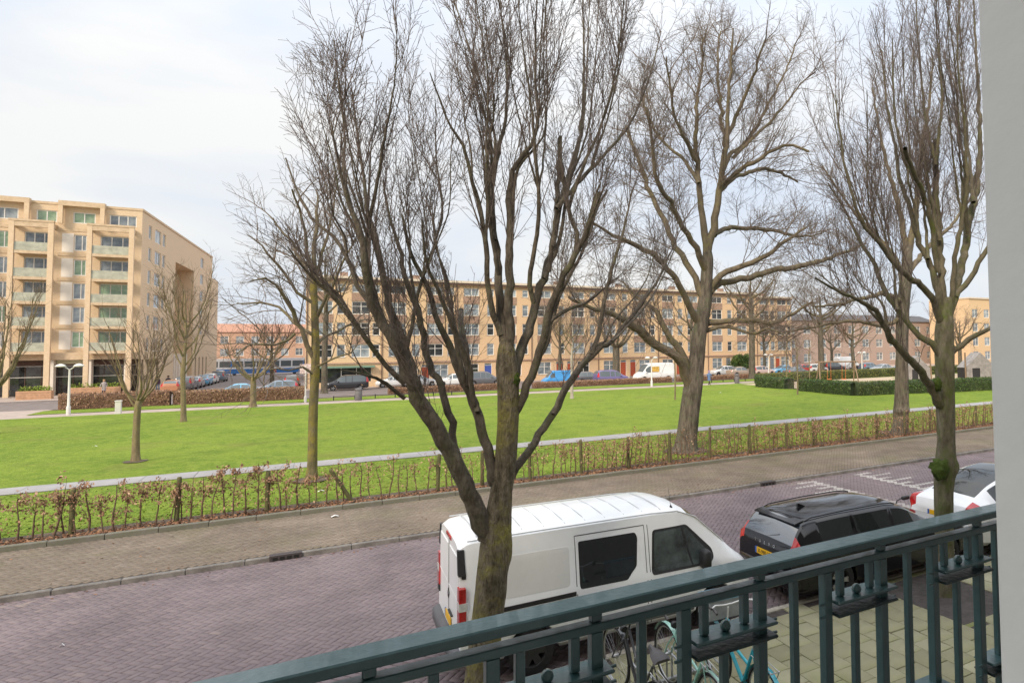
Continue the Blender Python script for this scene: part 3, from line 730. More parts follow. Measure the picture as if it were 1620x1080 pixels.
# ================================================================== TREES
def tubes_to_arrays(paths, sides):
    """paths: list of (pts (n,3), radii (n,)); vectorised tube skins, grouped by point count"""
    by = {}
    for p, r in paths: by.setdefault(len(p), []).append((p, r))
    VV, FF, off = [], [], 0
    ang = np.arange(sides)*2*PI/sides
    for n, lst in by.items():
        P = np.array([p for p, r in lst], float); Rr = np.array([r for p, r in lst], float); K = len(lst)
        T = np.empty_like(P); T[:, 1:-1] = P[:, 2:]-P[:, :-2]; T[:, 0] = P[:, 1]-P[:, 0]; T[:, -1] = P[:, -1]-P[:, -2]
        T /= np.maximum(np.linalg.norm(T, axis=2, keepdims=True), 1e-9)
        ref = np.where(np.abs(T[:, 0, 2:3]) < 0.9, np.array([[0, 0, 1.0]]), np.array([[1.0, 0, 0]]))
        V = np.empty((K, n, sides, 3))
        for i in range(n):
            t = T[:, i]; ref = ref - t*np.sum(ref*t, 1, keepdims=True); ref /= np.maximum(np.linalg.norm(ref, axis=1, keepdims=True), 1e-9)
            q = np.cross(t, ref)
            V[:, i] = P[:, i, None] + Rr[:, i, None, None]*(ref[:, None]*np.cos(ang)[None, :, None] + q[:, None]*np.sin(ang)[None, :, None])
        base = off + (np.arange(K)*n*sides)[:, None, None] + (np.arange(n-1)*sides)[None, :, None]
        k = np.arange(sides); l = (k+1) % sides
        F = np.stack([base+k, base+l, base+sides+l, base+sides+k], -1).reshape(-1, 4)
        VV.append(V.reshape(-1, 3)); FF.append(F); off += K*n*sides
    return np.concatenate(VV), np.concatenate(FF)

def smooth_path(pts, rad, step):
    """Catmull-Rom through traced joints"""
    pts = [np.array(p, float) for p in pts]; out_p, out_r = [], []
    for i in range(len(pts)-1):
        p0, p1, p2, p3 = pts[max(i-1, 0)], pts[i], pts[i+1], pts[min(i+2, len(pts)-1)]
        n = max(1, int(np.linalg.norm(p2-p1)/step))
        for k in range(n):
            t = k/n
            out_p.append(0.5*((2*p1) + (-p0+p2)*t + (2*p0-5*p1+4*p2-p3)*t*t + (-p0+3*p1-3*p2+p3)*t**3)); out_r.append(rad[i]*(1-t)+rad[i+1]*t)
    out_p.append(pts[-1]); out_r.append(rad[-1])
    return np.array(out_p), np.array(out_r)

def unit(v): return v/max(math.sqrt(float(v[0]*v[0]+v[1]*v[1]+v[2]*v[2])), 1e-9)
class Tree:
    def __init__(s, seed, prm):
        s.rs = np.random.RandomState(seed); s.b = {0: [], 1: [], 2: [], 3: []}; s.prm = prm; s.spurs = []
    def grow(s, p, d, ln, r, lev):
        """lev 1 shoots, 2 side twigs, 3 fine twigs"""
        P = s.prm; rs = s.rs; n = P['seg'][lev]; trop = P['trop'][lev]; wob = P['wob'][lev]
        pts = [np.array(p, float)]; d = unit(np.array(d, float)); dirs = [d]; st = ln/n
        for i in range(n):
            d = unit(d + np.array([0, 0, trop*st]) + rs.normal(0, wob, 3)); pts.append(pts[-1]+d*st); dirs.append(d)
        rad = np.linspace(r, max(r*0.3, P['rmin']), n+1)
        s.b[lev].append((np.array(pts), rad))
        if lev >= P['levels']: return
        s.kids(np.array(pts), rad, dirs, ln, lev+1)
    def kids(s, pts, rad, dirs, ln, lev, t0=None, dens=None, lscale=1.0):
        P = s.prm; rs = s.rs; t0 = P['t0'][lev] if t0 is None else t0
        m = rs.poisson(ln*(dens if dens is not None else P['dens'][lev]))
        for _ in range(m):
            t = t0 + (1-t0)*rs.random(); f = t*(len(pts)-1); i = min(int(f), len(pts)-2); q = f-i
            pos = pts[i]*(1-q)+pts[i+1]*q; d = dirs[min(i+1, len(dirs)-1)]
            a = np.cross(d, rs.normal(0, 1, 3)); a = unit(a); th = P['ang'][lev]*(0.65+0.7*rs.random())
            nd = d*math.cos(th)+a*math.sin(th)
            nd[2] += P['upb'][lev]
            L_ = P['len'][lev]*(0.45+0.9*rs.random())*(1.15-0.55*t)*lscale
            rr = min(P['rad'][lev]*(0.7+0.6*rs.random()), 0.8*float(rad[i]))
            s.grow(pos, nd, L_, rr, lev)
    def limb(s, pts, rad, step=0.12, wob=0.012, dens=None, t0=0.25, lscale=1.0):
        p, r = smooth_path(pts, rad, step)
        p[1:-1] += s.rs.normal(0, 1, p[1:-1].shape)*wob*np.minimum(1, r[1:-1, None]/0.04)
        s.b[0].append((p, r))
        dirs = [unit(p[min(i+1, len(p)-1)]-p[max(i-1, 0)]) for i in range(len(p))]
        ln = float(np.sum(np.linalg.norm(np.diff(p, axis=0), axis=1)))
        s.kids(p, r, dirs, ln, 1, t0, dens, lscale)
        return p, r, dirs
    def build(s, name, label, cat, loc, mats, group=None, sides=(9, 5, 4, 3)):
        t = thing(name, label, cat, loc, 0, group); o0 = np.array(loc)
        V, F = trunk_skin(s.trunk, s.rs, o0) if getattr(s, 'trunk', None) else (None, None)
        if V is not None: np_obj('trunk', V, F, mats[0], t, smooth=True)
        if s.b[0]:
            for p, r in s.b[0]:
                V, F = tubes_to_arrays([(p-o0, r)], sides[0]); np_obj('limb', V, F, mats[1], t, smooth=True)
        allV, allF, off = [], [], 0
        for lv in (1, 2, 3):
            if not s.b[lv]: continue
            V, F = tubes_to_arrays([(p-o0, r) for p, r in s.b[lv]], sides[lv]); allV.append(V); allF.append(F+off); off += len(V)
        if allV: np_obj('crown', np.concatenate(allV), np.concatenate(allF), mats[2], t, smooth=True)
        return t

def trunk_skin(tr, rs, o0, n=28):
    """thick trunk with flutes, knots and a flared foot; tr = (pts, rad, knots [(height index 0..1, angle, size)], flare)"""
    pts, rad, knots, flare = tr
    p, r = smooth_path(pts, rad, 0.06)
    V = []; m = len(p); L_ = np.concatenate([[0], np.cumsum(np.linalg.norm(np.diff(p, axis=0), axis=1))])
    ph = rs.rand(4)*6.28
    for i in range(m):
        for k in range(n):
            a = 2*PI*k/n; z = L_[i]
            f = 1 + 0.05*math.sin(3*a+ph[0]+0.5*z) + 0.035*math.sin(5*a+ph[1]-0.8*z) + 0.06*mnoise.noise(Vector((math.cos(a)*1.6, math.sin(a)*1.6, z*1.3+ph[2]*5)))
            f += 0.03*mnoise.noise(Vector((math.cos(a)*5, math.sin(a)*5, z*4+ph[3])))
            f += flare*math.exp(-z/0.22)*(1+0.5*math.sin(5*a+ph[2]))
            for kz, ka, ks in knots:
                da = (a-ka+PI) % (2*PI)-PI; dz = (z-kz)
                f += ks*math.exp(-(da/0.5)**2-(dz/0.13)**2)
            V.append((p[i][0]-o0[0]+r[i]*f*math.cos(a), p[i][1]-o0[1]+r[i]*f*math.sin(a), p[i][2]-o0[2]))
    F = [(i*n+k, i*n+(k+1) % n, (i+1)*n+(k+1) % n, (i+1)*n+k) for i in range(m-1) for k in range(n)]
    return np.array(V), np.array(F)

def bark(name, c1, c2, moss, m_lo, m_hi, scale=9.0, bump=0.7, stretch=(1, 1, 0.35)):
    m = bpy.data.materials.new(name); m.use_nodes = True; t = m.node_tree; b = t.nodes['Principled BSDF']; b.inputs['Roughness'].default_value = 0.9
    b.inputs['Specular IOR Level'].default_value = 0.2
    co = t.nodes.new('ShaderNodeTexCoord'); mp_ = t.nodes.new('ShaderNodeMapping'); mp_.inputs['Scale'].default_value = stretch; t.links.new(co.outputs['Object'], mp_.inputs[0])
    n = t.nodes.new('ShaderNodeTexNoise'); n.inputs['Scale'].default_value = scale; n.inputs['Detail'].default_value = 8; n.inputs['Roughness'].default_value = 0.7; t.links.new(mp_.outputs[0], n.inputs['Vector'])
    r = t.nodes.new('ShaderNodeValToRGB'); r.color_ramp.elements[0].position = 0.36; r.color_ramp.elements[0].color = (*c1, 1); r.color_ramp.elements[1].position = 0.66; r.color_ramp.elements[1].color = (*c2, 1)
    t.links.new(n.outputs['Fac'], r.inputs['Fac'])
    n2 = t.nodes.new('ShaderNodeTexNoise'); n2.inputs['Scale'].default_value = 2.4; n2.inputs['Detail'].default_value = 9; n2.inputs['Roughness'].default_value = 0.75; t.links.new(co.outputs['Object'], n2.inputs['Vector'])
    mr_ = t.nodes.new('ShaderNodeMapRange'); mr_.inputs['From Min'].default_value = m_lo; mr_.inputs['From Max'].default_value = m_hi; t.links.new(n2.outputs['Fac'], mr_.inputs['Value'])
    x = t.nodes.new('ShaderNodeMix'); x.data_type = 'RGBA'; t.links.new(mr_.outputs[0], x.inputs['Factor']); t.links.new(r.outputs['Color'], x.inputs['A']); x.inputs['B'].default_value = (*moss, 1)
    t.links.new(x.outputs['Result'], b.inputs['Base Color'])
    nb = t.nodes.new('ShaderNodeTexNoise'); nb.inputs['Scale'].default_value = scale*3; nb.inputs['Detail'].default_value = 6; t.links.new(mp_.outputs[0], nb.inputs['Vector'])
    bp = t.nodes.new('ShaderNodeBump'); bp.inputs['Strength'].default_value = bump; bp.inputs['Distance'].default_value = 0.03
    t.links.new(nb.outputs['Fac'], bp.inputs['Height']); t.links.new(bp.outputs[0], b.inputs['Normal'])
    return m
B_near_trunk = bark('lichen_bark', (0.085, 0.070, 0.048), (0.26, 0.22, 0.16), (0.27, 0.245, 0.07), 0.48, 0.64, 16, 1.3)
B_near_limb = bark('grey_limb_bark', (0.072, 0.061, 0.048), (0.185, 0.158, 0.122), (0.145, 0.15, 0.075), 0.52, 0.72, 12, 0.9)
B_twig = mat('twig_bark', (0.135, 0.106, 0.090), 0.85, 0.3, 3)
B_warm_trunk = bark('ridged_bark', (0.055, 0.047, 0.037), (0.185, 0.155, 0.12), (0.12, 0.13, 0.075), 0.5, 0.7, 9, 1.4, (1, 1, 0.16))
B_warm_limb = bark('warm_limb_bark', (0.095, 0.078, 0.055), (0.20, 0.165, 0.11), (0.17, 0.155, 0.06), 0.5, 0.7, 5, 0.6)
B_warm_twig = mat('warm_twig_bark', (0.15, 0.115, 0.088), 0.85, 0.3, 2)
B_green_trunk = bark('mossy_bark', (0.085, 0.075, 0.050), (0.21, 0.185, 0.135), (0.10, 0.13, 0.03), 0.45, 0.66, 8, 0.8)
B_young = bark('young_bark', (0.15, 0.115, 0.07), (0.26, 0.21, 0.13), (0.22, 0.20, 0.07), 0.5, 0.7, 7, 0.4)
B_youngtwig = mat('young_twig', (0.16, 0.115, 0.075), 0.85, 0.3, 2)

def trace(pts, Y, dys=None, scale=1.0):
    """photograph-surveyed limb joints: (px, py, width px[, depth offset m]) -> points and radii"""
    P, Rr = [], []
    for q in pts:
        dy = q[3] if len(q) > 3 else 0.0
        v = PY(q[0], q[1], Y+dy); d = to_px(v)[2]
        P.append((v.x, v.y, v.z)); Rr.append(max(0.003, q[2]*0.5*d/FPX*scale*0.78/math.sqrt(1+((q[0]-PPX)/FPX)**2)))
    return P, Rr

def side_limbs(limbs, seed, upto=99):
    """slimmer limbs that leave the surveyed ones part-way up and stand steeper"""
    rs = np.random.RandomState(seed); out_ = []
    for pts, de in limbs:
        if len(pts) < 7: continue
        for rep in range(2):
            k = rs.randint(2, max(3, len(pts)-4)); side = rs.choice([-1, 1])*rs.uniform(16, 42); n = len(pts)-k; q = []
            for i in range(n):
                t = i/(n-1); x, y, w = pts[k+i]; x0 = pts[k][0]
                q.append((x0+(x-x0)*0.75+side*t**0.8+rs.normal(0, 2.0)*(i > 0), y-rs.uniform(0, 14)*t, max(2.0, w*(0.62-0.2*t))))
            out_.append((q, de*(k/len(pts))+rs.uniform(-0.9, 0.9)))
    return out_
def ramp_depth(pts, d_end):
    n = len(pts); return [(x, y, w, d_end*(i/(n-1))**1.2) for i, (x, y, w) in enumerate(pts)]

# ---------------------------------------------------------------- the forked tree by the van
prm_up = dict(levels=3, seg=(0, 9, 5, 3), trop=(0, 0.50, 0.38, 0.1), wob=(0, 0.055, 0.09, 0.12), rmin=0.002, t0=(0, .25, .12, .1), dens=(0, 4.9, 8.2, 10.0),
              ang=(0, 0.52, 0.66, 0.8), upb=(0, 0.52, 0.26, 0.06), len=(0, 1.35, 0.5, 0.15), rad=(0, 0.0060, 0.0031, 0.0020))
T1Y = 7.6
t1 = Tree(3, prm_up)
tp, tr_ = trace([(752, 1165, 74), (756, 1120, 68), (764, 1040, 66), (771, 970, 63), (778, 900, 62), (783, 862, 66), (786, 830, 58), (792, 780, 46), (799, 730, 44), (803, 670, 42), (804, 620, 44), (802, 580, 46), (801, 552, 34), (801, 535, 22)], T1Y)
tp[0] = (tp[0][0], T1Y, 0.03)
t1.trunk = (tp, tr_, [(1.95, 4.6, 0.22), (1.7, 5.3, 0.16), (2.05, 0.1, 0.25), (1.2, 3.9, 0.1)], 0.35)
LIMBS1 = [
 (([(772, 850, 44), (757, 815, 40), (741, 778, 36), (716, 722, 35), (688, 672, 33), (663, 632, 34), (645, 590, 30), (632, 560, 26), (596, 497, 21), (582, 447, 18), (574, 386, 15), (552, 322, 10), (538, 270, 7), (525, 200, 4)]), -0.7),
 (([(652, 600, 22), (643, 558, 20), (621, 497, 17), (604, 427, 14), (593, 372, 12), (582, 336, 9), (577, 290, 7), (565, 210, 5), (556, 140, 3)]), 0.7),
 (([(640, 605, 14), (612, 580, 11), (592, 552, 11), (571, 524, 11), (532, 474, 9), (504, 447, 7), (477, 419, 5), (455, 390, 3)]), -0.5),
 (([(640, 630, 9), (612, 608, 9), (595, 599, 7), (568, 590, 5), (540, 585, 3)]), -0.4),
 (([(585, 480, 10), (566, 452, 10), (549, 405, 9), (527, 374, 8), (493, 344, 7), (470, 300, 5), (452, 250, 3)]), 0.6),
 (([(724, 745, 18), (713, 671, 16), (699, 610, 15), (678, 574, 15), (665, 502, 13), (640, 435, 10), (632, 391, 8), (618, 349, 6), (607, 290, 4)]), 0.8),
 (([(782, 765, 24), (771, 710, 21), (755, 651, 20), (734, 605, 18), (710, 545, 15), (693, 508, 12), (674, 447, 10), (650, 400, 8), (636, 340, 5)]), 0.4),
 (([(750, 640, 12), (740, 574, 11), (715, 513, 10), (693, 460, 8), (674, 413, 6), (668, 350, 4)]), -0.8),
 (([(744, 610, 13), (738, 560, 13), (732, 520, 12), (729, 490, 11)]), 0.9),
 (([(801, 560, 24), (795, 520, 21), (791, 475, 18), (790, 435, 16), (782, 363, 13), (779, 300, 11), (790, 230, 9), (799, 194, 7), (802, 111, 5), (793, 20, 3), (789, -40, 2)]), 0.5),
 (([(805, 560, 24), (806, 508, 19), (806, 419, 17), (806, 335, 14), (812, 270, 11), (840, 230, 8), (850, 190, 6), (847, 111, 5), (849, 10, 3), (851, -50, 2)]), -0.6),
 (([(812, 600, 24), (826, 550, 20), (843, 500, 18), (860, 440, 16), (875, 390, 14), (886, 320, 12), (897, 285, 10), (918, 211, 8), (924, 110, 5), (922, 0, 3)]), 0.9),
 (([(810, 660, 18), (828, 625, 18), (846, 580, 17), (858, 540, 17), (871, 488, 16), (887, 450, 14), (902, 419, 13), (924, 374, 12), (937, 335, 11), (949, 305, 10)]), -0.9),
 (([(801, 765, 24), (815, 742, 18), (845, 700, 16), (875, 655, 16), (898, 612, 15), (920, 580, 14), (943, 553, 12), (968, 540, 9), (990, 512, 8), (1020, 474, 7), (1042, 440, 5), (1060, 400, 3)]), 1.0),
 (([(936, 560, 9), (947, 530, 9), (955, 480, 8), (968, 425, 7), (985, 370, 5), (1000, 300, 3)]), 0.2),
 (([(793, 530, 16), (776, 480, 12), (771, 440, 11), (769, 391, 11), (757, 320, 9), (748, 290, 8), (733, 231, 7), (713, 200, 5), (694, 153, 4), (680, 115, 2)]), -0.8),
 (([(782, 380, 11), (775, 330, 10), (777, 278, 9), (783, 222, 6), (763, 139, 4), (736, 56, 3), (718, 0, 2)]), 0.9),
 (([(868, 510, 10), (884, 496, 8), (910, 485, 7), (935, 474, 6), (960, 452, 4), (985, 432, 2)]), 0.5),
 (([(880, 330, 11), (905, 300, 9), (935, 268, 8), (965, 235, 6), (1000, 190, 5), (1028, 120, 3), (1046, 50, 2)]), 0.6),
 (([(905, 415, 10), (915, 380, 9), (900, 330, 8), (888, 260, 8), (887, 215, 7)]), -0.2),
 (([(868, 430, 9), (880, 330, 8), (884, 270, 9), (886, 218, 9)]), 0.3),
 (([(845, 480, 11), (838, 430, 10), (850, 370, 9), (852, 300, 8), (847, 240, 7), (838, 150, 5), (825, 60, 3), (818, -30, 2)]), -1.0),
 (([(900, 330, 8), (920, 270, 7), (950, 200, 5), (975, 110, 4), (985, 20, 2.5), (990, -40, 2)]), -0.7),
 (([(640, 560, 10), (655, 500, 8), (668, 440, 7), (690, 380, 6), (700, 330, 5), (690, 250, 3), (690, 190, 2)]), 1.1),
 (([(575, 400, 9), (590, 330, 8), (600, 270, 7), (612, 200, 5), (625, 120, 3), (628, 40, 2)]), -0.9),
 (([(560, 340, 8), (545, 280, 7), (545, 210, 5), (535, 130, 3), (528, 60, 2)]), 0.6),
]
for pts, de in LIMBS1 + side_limbs(LIMBS1, 4):
    P_, R_ = trace(ramp_depth(pts, de), T1Y); t1.limb(P_, R_, 0.10, 0.010, t0=0.22, dens=2.7, lscale=0.55 if pts[-1][0] < 500 else 1.0)
t1.build('street_tree', 'many-stemmed bare tree with a knotted forked trunk right behind the white van', 'tree', (tp[0][0], T1Y, 0.03), (B_near_trunk, B_near_limb, B_twig), 'trees along the near pavement')
M_moss = mat('moss', (0.040, 0.070, 0.008), 0.95, 0, 40, col2=(0.085, 0.125, 0.015), bump=1.0, bscale=90)

# ---------------------------------------------------------------- the mossy tree behind the black car
T3Y = 7.6
t3 = Tree(8, dict(prm_up, len=(0, 1.75, 0.58, 0.17), dens=(0, 5.6, 7.0, 8.0), rad=(0, 0.0074, 0.0039, 0.0025)))
tp, tr_ = trace([(1495, 946, 40), (1495, 900, 37), (1494, 840, 38), (1493, 780, 39), (1495, 745, 44), (1497, 700, 36), (1496, 660, 37), (1495, 610, 40), (1494, 560, 42), (1494, 520, 40), (1496, 490, 30), (1497, 470, 20)], T3Y)
tp[0] = (tp[0][0], T3Y, 0.03)
t3.trunk = (tp, tr_, [(1.62, 4.0, 0.35), (2.3, 0.0, 0.3), (2.25, 5.6, 0.3), (2.8, 3.4, 0.25)], 0.3)
LIMBS3 = [
 ([(1487, 640, 22), (1470, 610, 18), (1455, 585, 17), (1430, 560, 16), (1408, 530, 14), (1390, 500, 12), (1365, 478, 9), (1330, 462, 6), (1290, 440, 4)], -1.2),
 ([(1488, 560, 20), (1475, 545, 15), (1455, 532, 13), (1440, 515, 12), (1420, 490, 12), (1400, 460, 11), (1385, 420, 9), (1360, 380, 7), (1335, 330, 5), (1310, 290, 3)], 1.0),
 ([(1490, 510, 18), (1478, 480, 15), (1462, 455, 14), (1440, 440, 13), (1420, 420, 12), (1395, 390, 10), (1365, 350, 8), (1345, 300, 6), (1330, 220, 4), (1322, 150, 2)], -0.8),
 ([(1492, 500, 20), (1480, 450, 15), (1468, 410, 13), (1455, 385, 12), (1440, 330, 10), (1425, 290, 9), (1418, 240, 7), (1402, 160, 5), (1395, 80, 3)], 0.8),
 ([(1497, 500, 20), (1490, 440, 17), (1486, 380, 15), (1482, 330, 14), (1480, 280, 13), (1482, 240, 13), (1480, 222, 12)], 0.4),
 ([(1480, 260, 9), (1484, 220, 7), (1490, 150, 5), (1482, 60, 3), (1478, -20, 2)], -0.5),
 ([(1478, 250, 8), (1466, 200, 6), (1458, 130, 4), (1450, 30, 3), (1452, -30, 2)], 0.6),
 ([(1500, 500, 20), (1512, 460, 17), (1522, 420, 17), (1530, 370, 17), (1540, 320, 16), (1548, 280, 14), (1550, 200, 9), (1545, 100, 6), (1540, 0, 3)], 0.7),
 ([(1503, 560, 14), (1520, 545, 12), (1545, 530, 11), (1565, 518, 9), (1600, 495, 7), (1640, 470, 4)], -0.8),
 ([(1512, 470, 14), (1535, 440, 12), (1555, 405, 11), (1575, 370, 9), (1590, 300, 7), (1600, 200, 4)], -0.9),
 ([(1485, 430, 12), (1475, 360, 11), (1462, 310, 10), (1448, 280, 10), (1435, 250, 10), (1432, 235, 9)], -0.7),
 ([(1437, 270, 8), (1420, 210, 5), (1413, 130, 4), (1412, 60, 2)], -0.3),
 ([(1505, 490, 13), (1510, 420, 11), (1522, 350, 10), (1530, 290, 9), (1526, 200, 6), (1515, 100, 4), (1518, 0, 2)], -1.0),
]
for pts, de in LIMBS3 + side_limbs(LIMBS3, 6):
    P_, R_ = trace(ramp_depth(pts, de), T3Y); t3.limb(P_, R_, 0.12, 0.012, t0=0.2, dens=3.3)
T3 = t3.build('street_tree', 'mossy bare tree standing in its soil pit behind the black estate car', 'tree', (tp[0][0], T3Y, 0.03), (B_green_trunk, bark('mossy_limb', (0.080, 0.072, 0.048), (0.19, 0.165, 0.115), (0.11, 0.13, 0.035), 0.5, 0.7, 8, 0.6), B_twig), 'trees along the near pavement')

# ---------------------------------------------------------------- big park trees behind the hedge
prm_big = dict(levels=3, seg=(0, 9, 6, 4), trop=(0, 0.05, 0.05, 0.02), wob=(0, 0.10, 0.12, 0.14), rmin=0.004, t0=(0, .2, .12, .1), dens=(0, 2.9, 4.2, 5.6),
               ang=(0, 0.75, 0.75, 0.8), upb=(0, 0.22, 0.12, 0.02), len=(0, 2.7, 1.25, 0.5), rad=(0, 0.022, 0.0092, 0.0048))
T2Y = 23.3
t2 = Tree(21, prm_big)
tp, tr_ = trace([(1083, 716, 50), (1086, 690, 41), (1092, 640, 40), (1098, 600, 38), (1103, 560, 30), (1108, 520, 29), (1115, 480, 28), (1118, 440, 25), (1120, 410, 22), (1119, 395, 16)], T2Y)
tp[0] = (tp[0][0], T2Y, 0.1)
t2.trunk = (tp, tr_, [(2.5, 3.6, 0.2), (4.5, 4.4, 0.1)], 0.2)
LIMBS2 = [
 ([(1092, 610, 26), (1080, 578, 18), (1070, 566, 18), (1040, 545, 18), (1010, 522, 17), (990, 508, 15), (965, 495, 11), (930, 485, 8), (900, 470, 5)], -2.2),
 ([(1086, 590, 18), (1076, 552, 15), (1060, 535, 13), (1045, 505, 11), (1030, 485, 9), (1005, 470, 6), (985, 445, 4)], 1.5),
 ([(1110, 512, 18), (1092, 490, 14), (1080, 462, 13), (1062, 432, 12), (1042, 410, 12), (1020, 395, 11), (990, 380, 9), (960, 365, 6), (935, 350, 4)], -1.8),
 ([(1112, 470, 16), (1100, 440, 13), (1086, 415, 13), (1068, 392, 12), (1055, 360, 11), (1038, 325, 10), (1022, 285, 9), (1005, 240, 7), (990, 200, 5)], 2.5),
 ([(1118, 430, 16), (1106, 405, 13), (1095, 380, 12), (1075, 350, 11), (1060, 320, 10), (1045, 300, 9), (1035, 260, 8), (1030, 215, 6), (1022, 170, 4)], -3.0),
 ([(1119, 400, 18), (1114, 370, 15), (1111, 340, 13), (1106, 300, 12), (1103, 255, 10), (1101, 215, 9), (1103, 160, 7), (1110, 110, 5), (1112, 60, 4)], 1.0),
 ([(1119, 398, 18), (1128, 360, 16), (1136, 320, 14), (1140, 290, 13), (1144, 255, 12), (1150, 215, 10), (1152, 160, 7), (1158, 100, 5), (1160, 45, 3)], -1.5),
 ([(1142, 275, 10), (1155, 245, 9), (1170, 235, 8), (1195, 205, 7), (1215, 165, 5), (1240, 120, 4), (1258, 70, 3)], 2.0),
 ([(1140, 295, 10), (1155, 280, 9), (1180, 262, 9), (1205, 250, 8), (1240, 230, 6), (1280, 240, 5)], -2.5),
 ([(1138, 305, 10), (1165, 280, 8), (1200, 268, 8), (1230, 272, 6), (1262, 288, 4)], 2.0),
 ([(1130, 372, 12), (1145, 362, 10), (1170, 362, 9), (1200, 362, 8), (1230, 366, 7), (1265, 374, 5), (1300, 370, 3)], 3.0),
 ([(1124, 455, 16), (1140, 436, 13), (1165, 425, 12), (1190, 415, 11), (1215, 402, 9), (1245, 380, 7), (1275, 360, 5)], -2.0),
 ([(1122, 462, 18), (1140, 448, 14), (1180, 440, 13), (1220, 428, 12), (1265, 420, 11), (1300, 412, 9), (1340, 396, 6), (1370, 385, 4)], 1.0),
 ([(1114, 512, 15), (1140, 510, 12), (1165, 506, 11), (1200, 508, 10), (1225, 512, 9), (1255, 495, 7), (1285, 478, 4)], -1.5),
 ([(1112, 525, 10), (1150, 515, 8), (1180, 525, 6), (1195, 528, 6), (1210, 520, 4), (1240, 530, 3)], -2.5),
 ([(1102, 255, 9), (1085, 225, 8), (1070, 190, 6), (1060, 140, 5), (1055, 90, 3)], -2.0),
 ([(1150, 215, 9), (1175, 160, 7), (1195, 110, 5), (1212, 60, 3)], -2.5),
 ([(1148, 235, 9), (1140, 170, 7), (1135, 110, 5), (1140, 50, 3)], 2.5),
 ([(1160, 250, 8), (1190, 220, 6), (1230, 180, 5), (1265, 135, 3), (1290, 115, 2)], -1.0),
 ([(1105, 290, 9), (1085, 255, 7), (1060, 235, 6), (1035, 205, 5), (1015, 150, 3)], 3.0),
]
for pts, de in LIMBS2:
    P_, R_ = trace(ramp_depth(pts, de), T2Y); t2.limb(P_, R_, 0.3, 0.03, t0=0.2)
t2.build('park_tree', 'tall spreading bare tree with thick ridged trunk behind the park hedge', 'tree', (tp[0][0], T2Y, 0.1), (B_warm_trunk, B_warm_limb, B_warm_twig), 'park trees behind the hedge')

t5 = Tree(33, dict(prm_big, trop=(0, -0.03, 0.02, 0.01), len=(0, 2.0, 1.1, 0.5), dens=(0, 3.0, 3.9, 4.8)))
T5Y = 25.4
tp, tr_ = trace([(493, 765, 26), (494, 740, 21), (495, 690, 19), (496, 640, 18), (498, 600, 19), (499, 560, 17), (498, 500, 15), (496, 450, 14), (498, 420, 12)], T5Y)
tp[0] = (tp[0][0], T5Y, 0.1)
t5.trunk = (tp, tr_, [(1.6, 4.6, 0.15)], 0.25)
LIMBS5 = [
 ([(498, 425, 11), (497, 390, 9), (502, 350, 8), (504, 325, 5), (500, 300, 3)], 0.8),
 ([(497, 565, 14), (485, 545, 11), (475, 520, 10), (462, 495, 10), (455, 475, 9), (440, 450, 7), (420, 440, 5), (395, 445, 3)], -1.5),
 ([(496, 530, 9), (480, 520, 7), (466, 512, 7), (440, 485, 6), (410, 478, 5), (375, 480, 3)], 1.8),
 ([(502, 595, 9), (480, 580, 5), (455, 586, 4), (420, 585, 3), (418, 615, 2)], -1.0),
 ([(466, 528, 7), (435, 545, 5), (395, 546, 4), (370, 565, 2.5)], -1.5),
 ([(502, 500, 9), (512, 480, 7), (525, 455, 6), (540, 420, 5), (560, 380, 3)], -1.2),
 ([(502, 545, 8), (520, 530, 6), (550, 515, 5), (580, 505, 3)], 1.5),
 ([(497, 470, 10), (485, 430, 8), (470, 400, 7), (450, 370, 5), (425, 340, 3)], 1.2),
 ([(498, 450, 10), (488, 400, 8), (478, 350, 6), (462, 300, 4)], -1.5),
 ([(500, 440, 9), (510, 400, 7), (525, 350, 5), (530, 300, 3)], 1.0),
 ([(497, 480, 9), (470, 460, 7), (440, 420, 6), (415, 390, 4), (390, 370, 2)], -0.6),
 ([(502, 580, 6), (530, 565, 4), (556, 558, 3)], -1.2),
]
for pts, de in LIMBS5:
    P_, R_ = trace(ramp_depth(pts, de), T5Y); t5.limb(P_, R_, 0.3, 0.03, t0=0.25)
t5.build('park_tree', 'slender bare tree with yellow-green lichen trunk beside the hedge and grey path', 'tree', (tp[0][0], T5Y, 0.1), (bark('yellow_lichen_bark', (0.10, 0.085, 0.05), (0.19, 0.16, 0.09), (0.23, 0.19, 0.04), 0.45, 0.62, 6, 0.8), B_warm_limb, B_warm_twig), 'park trees behind the hedge')

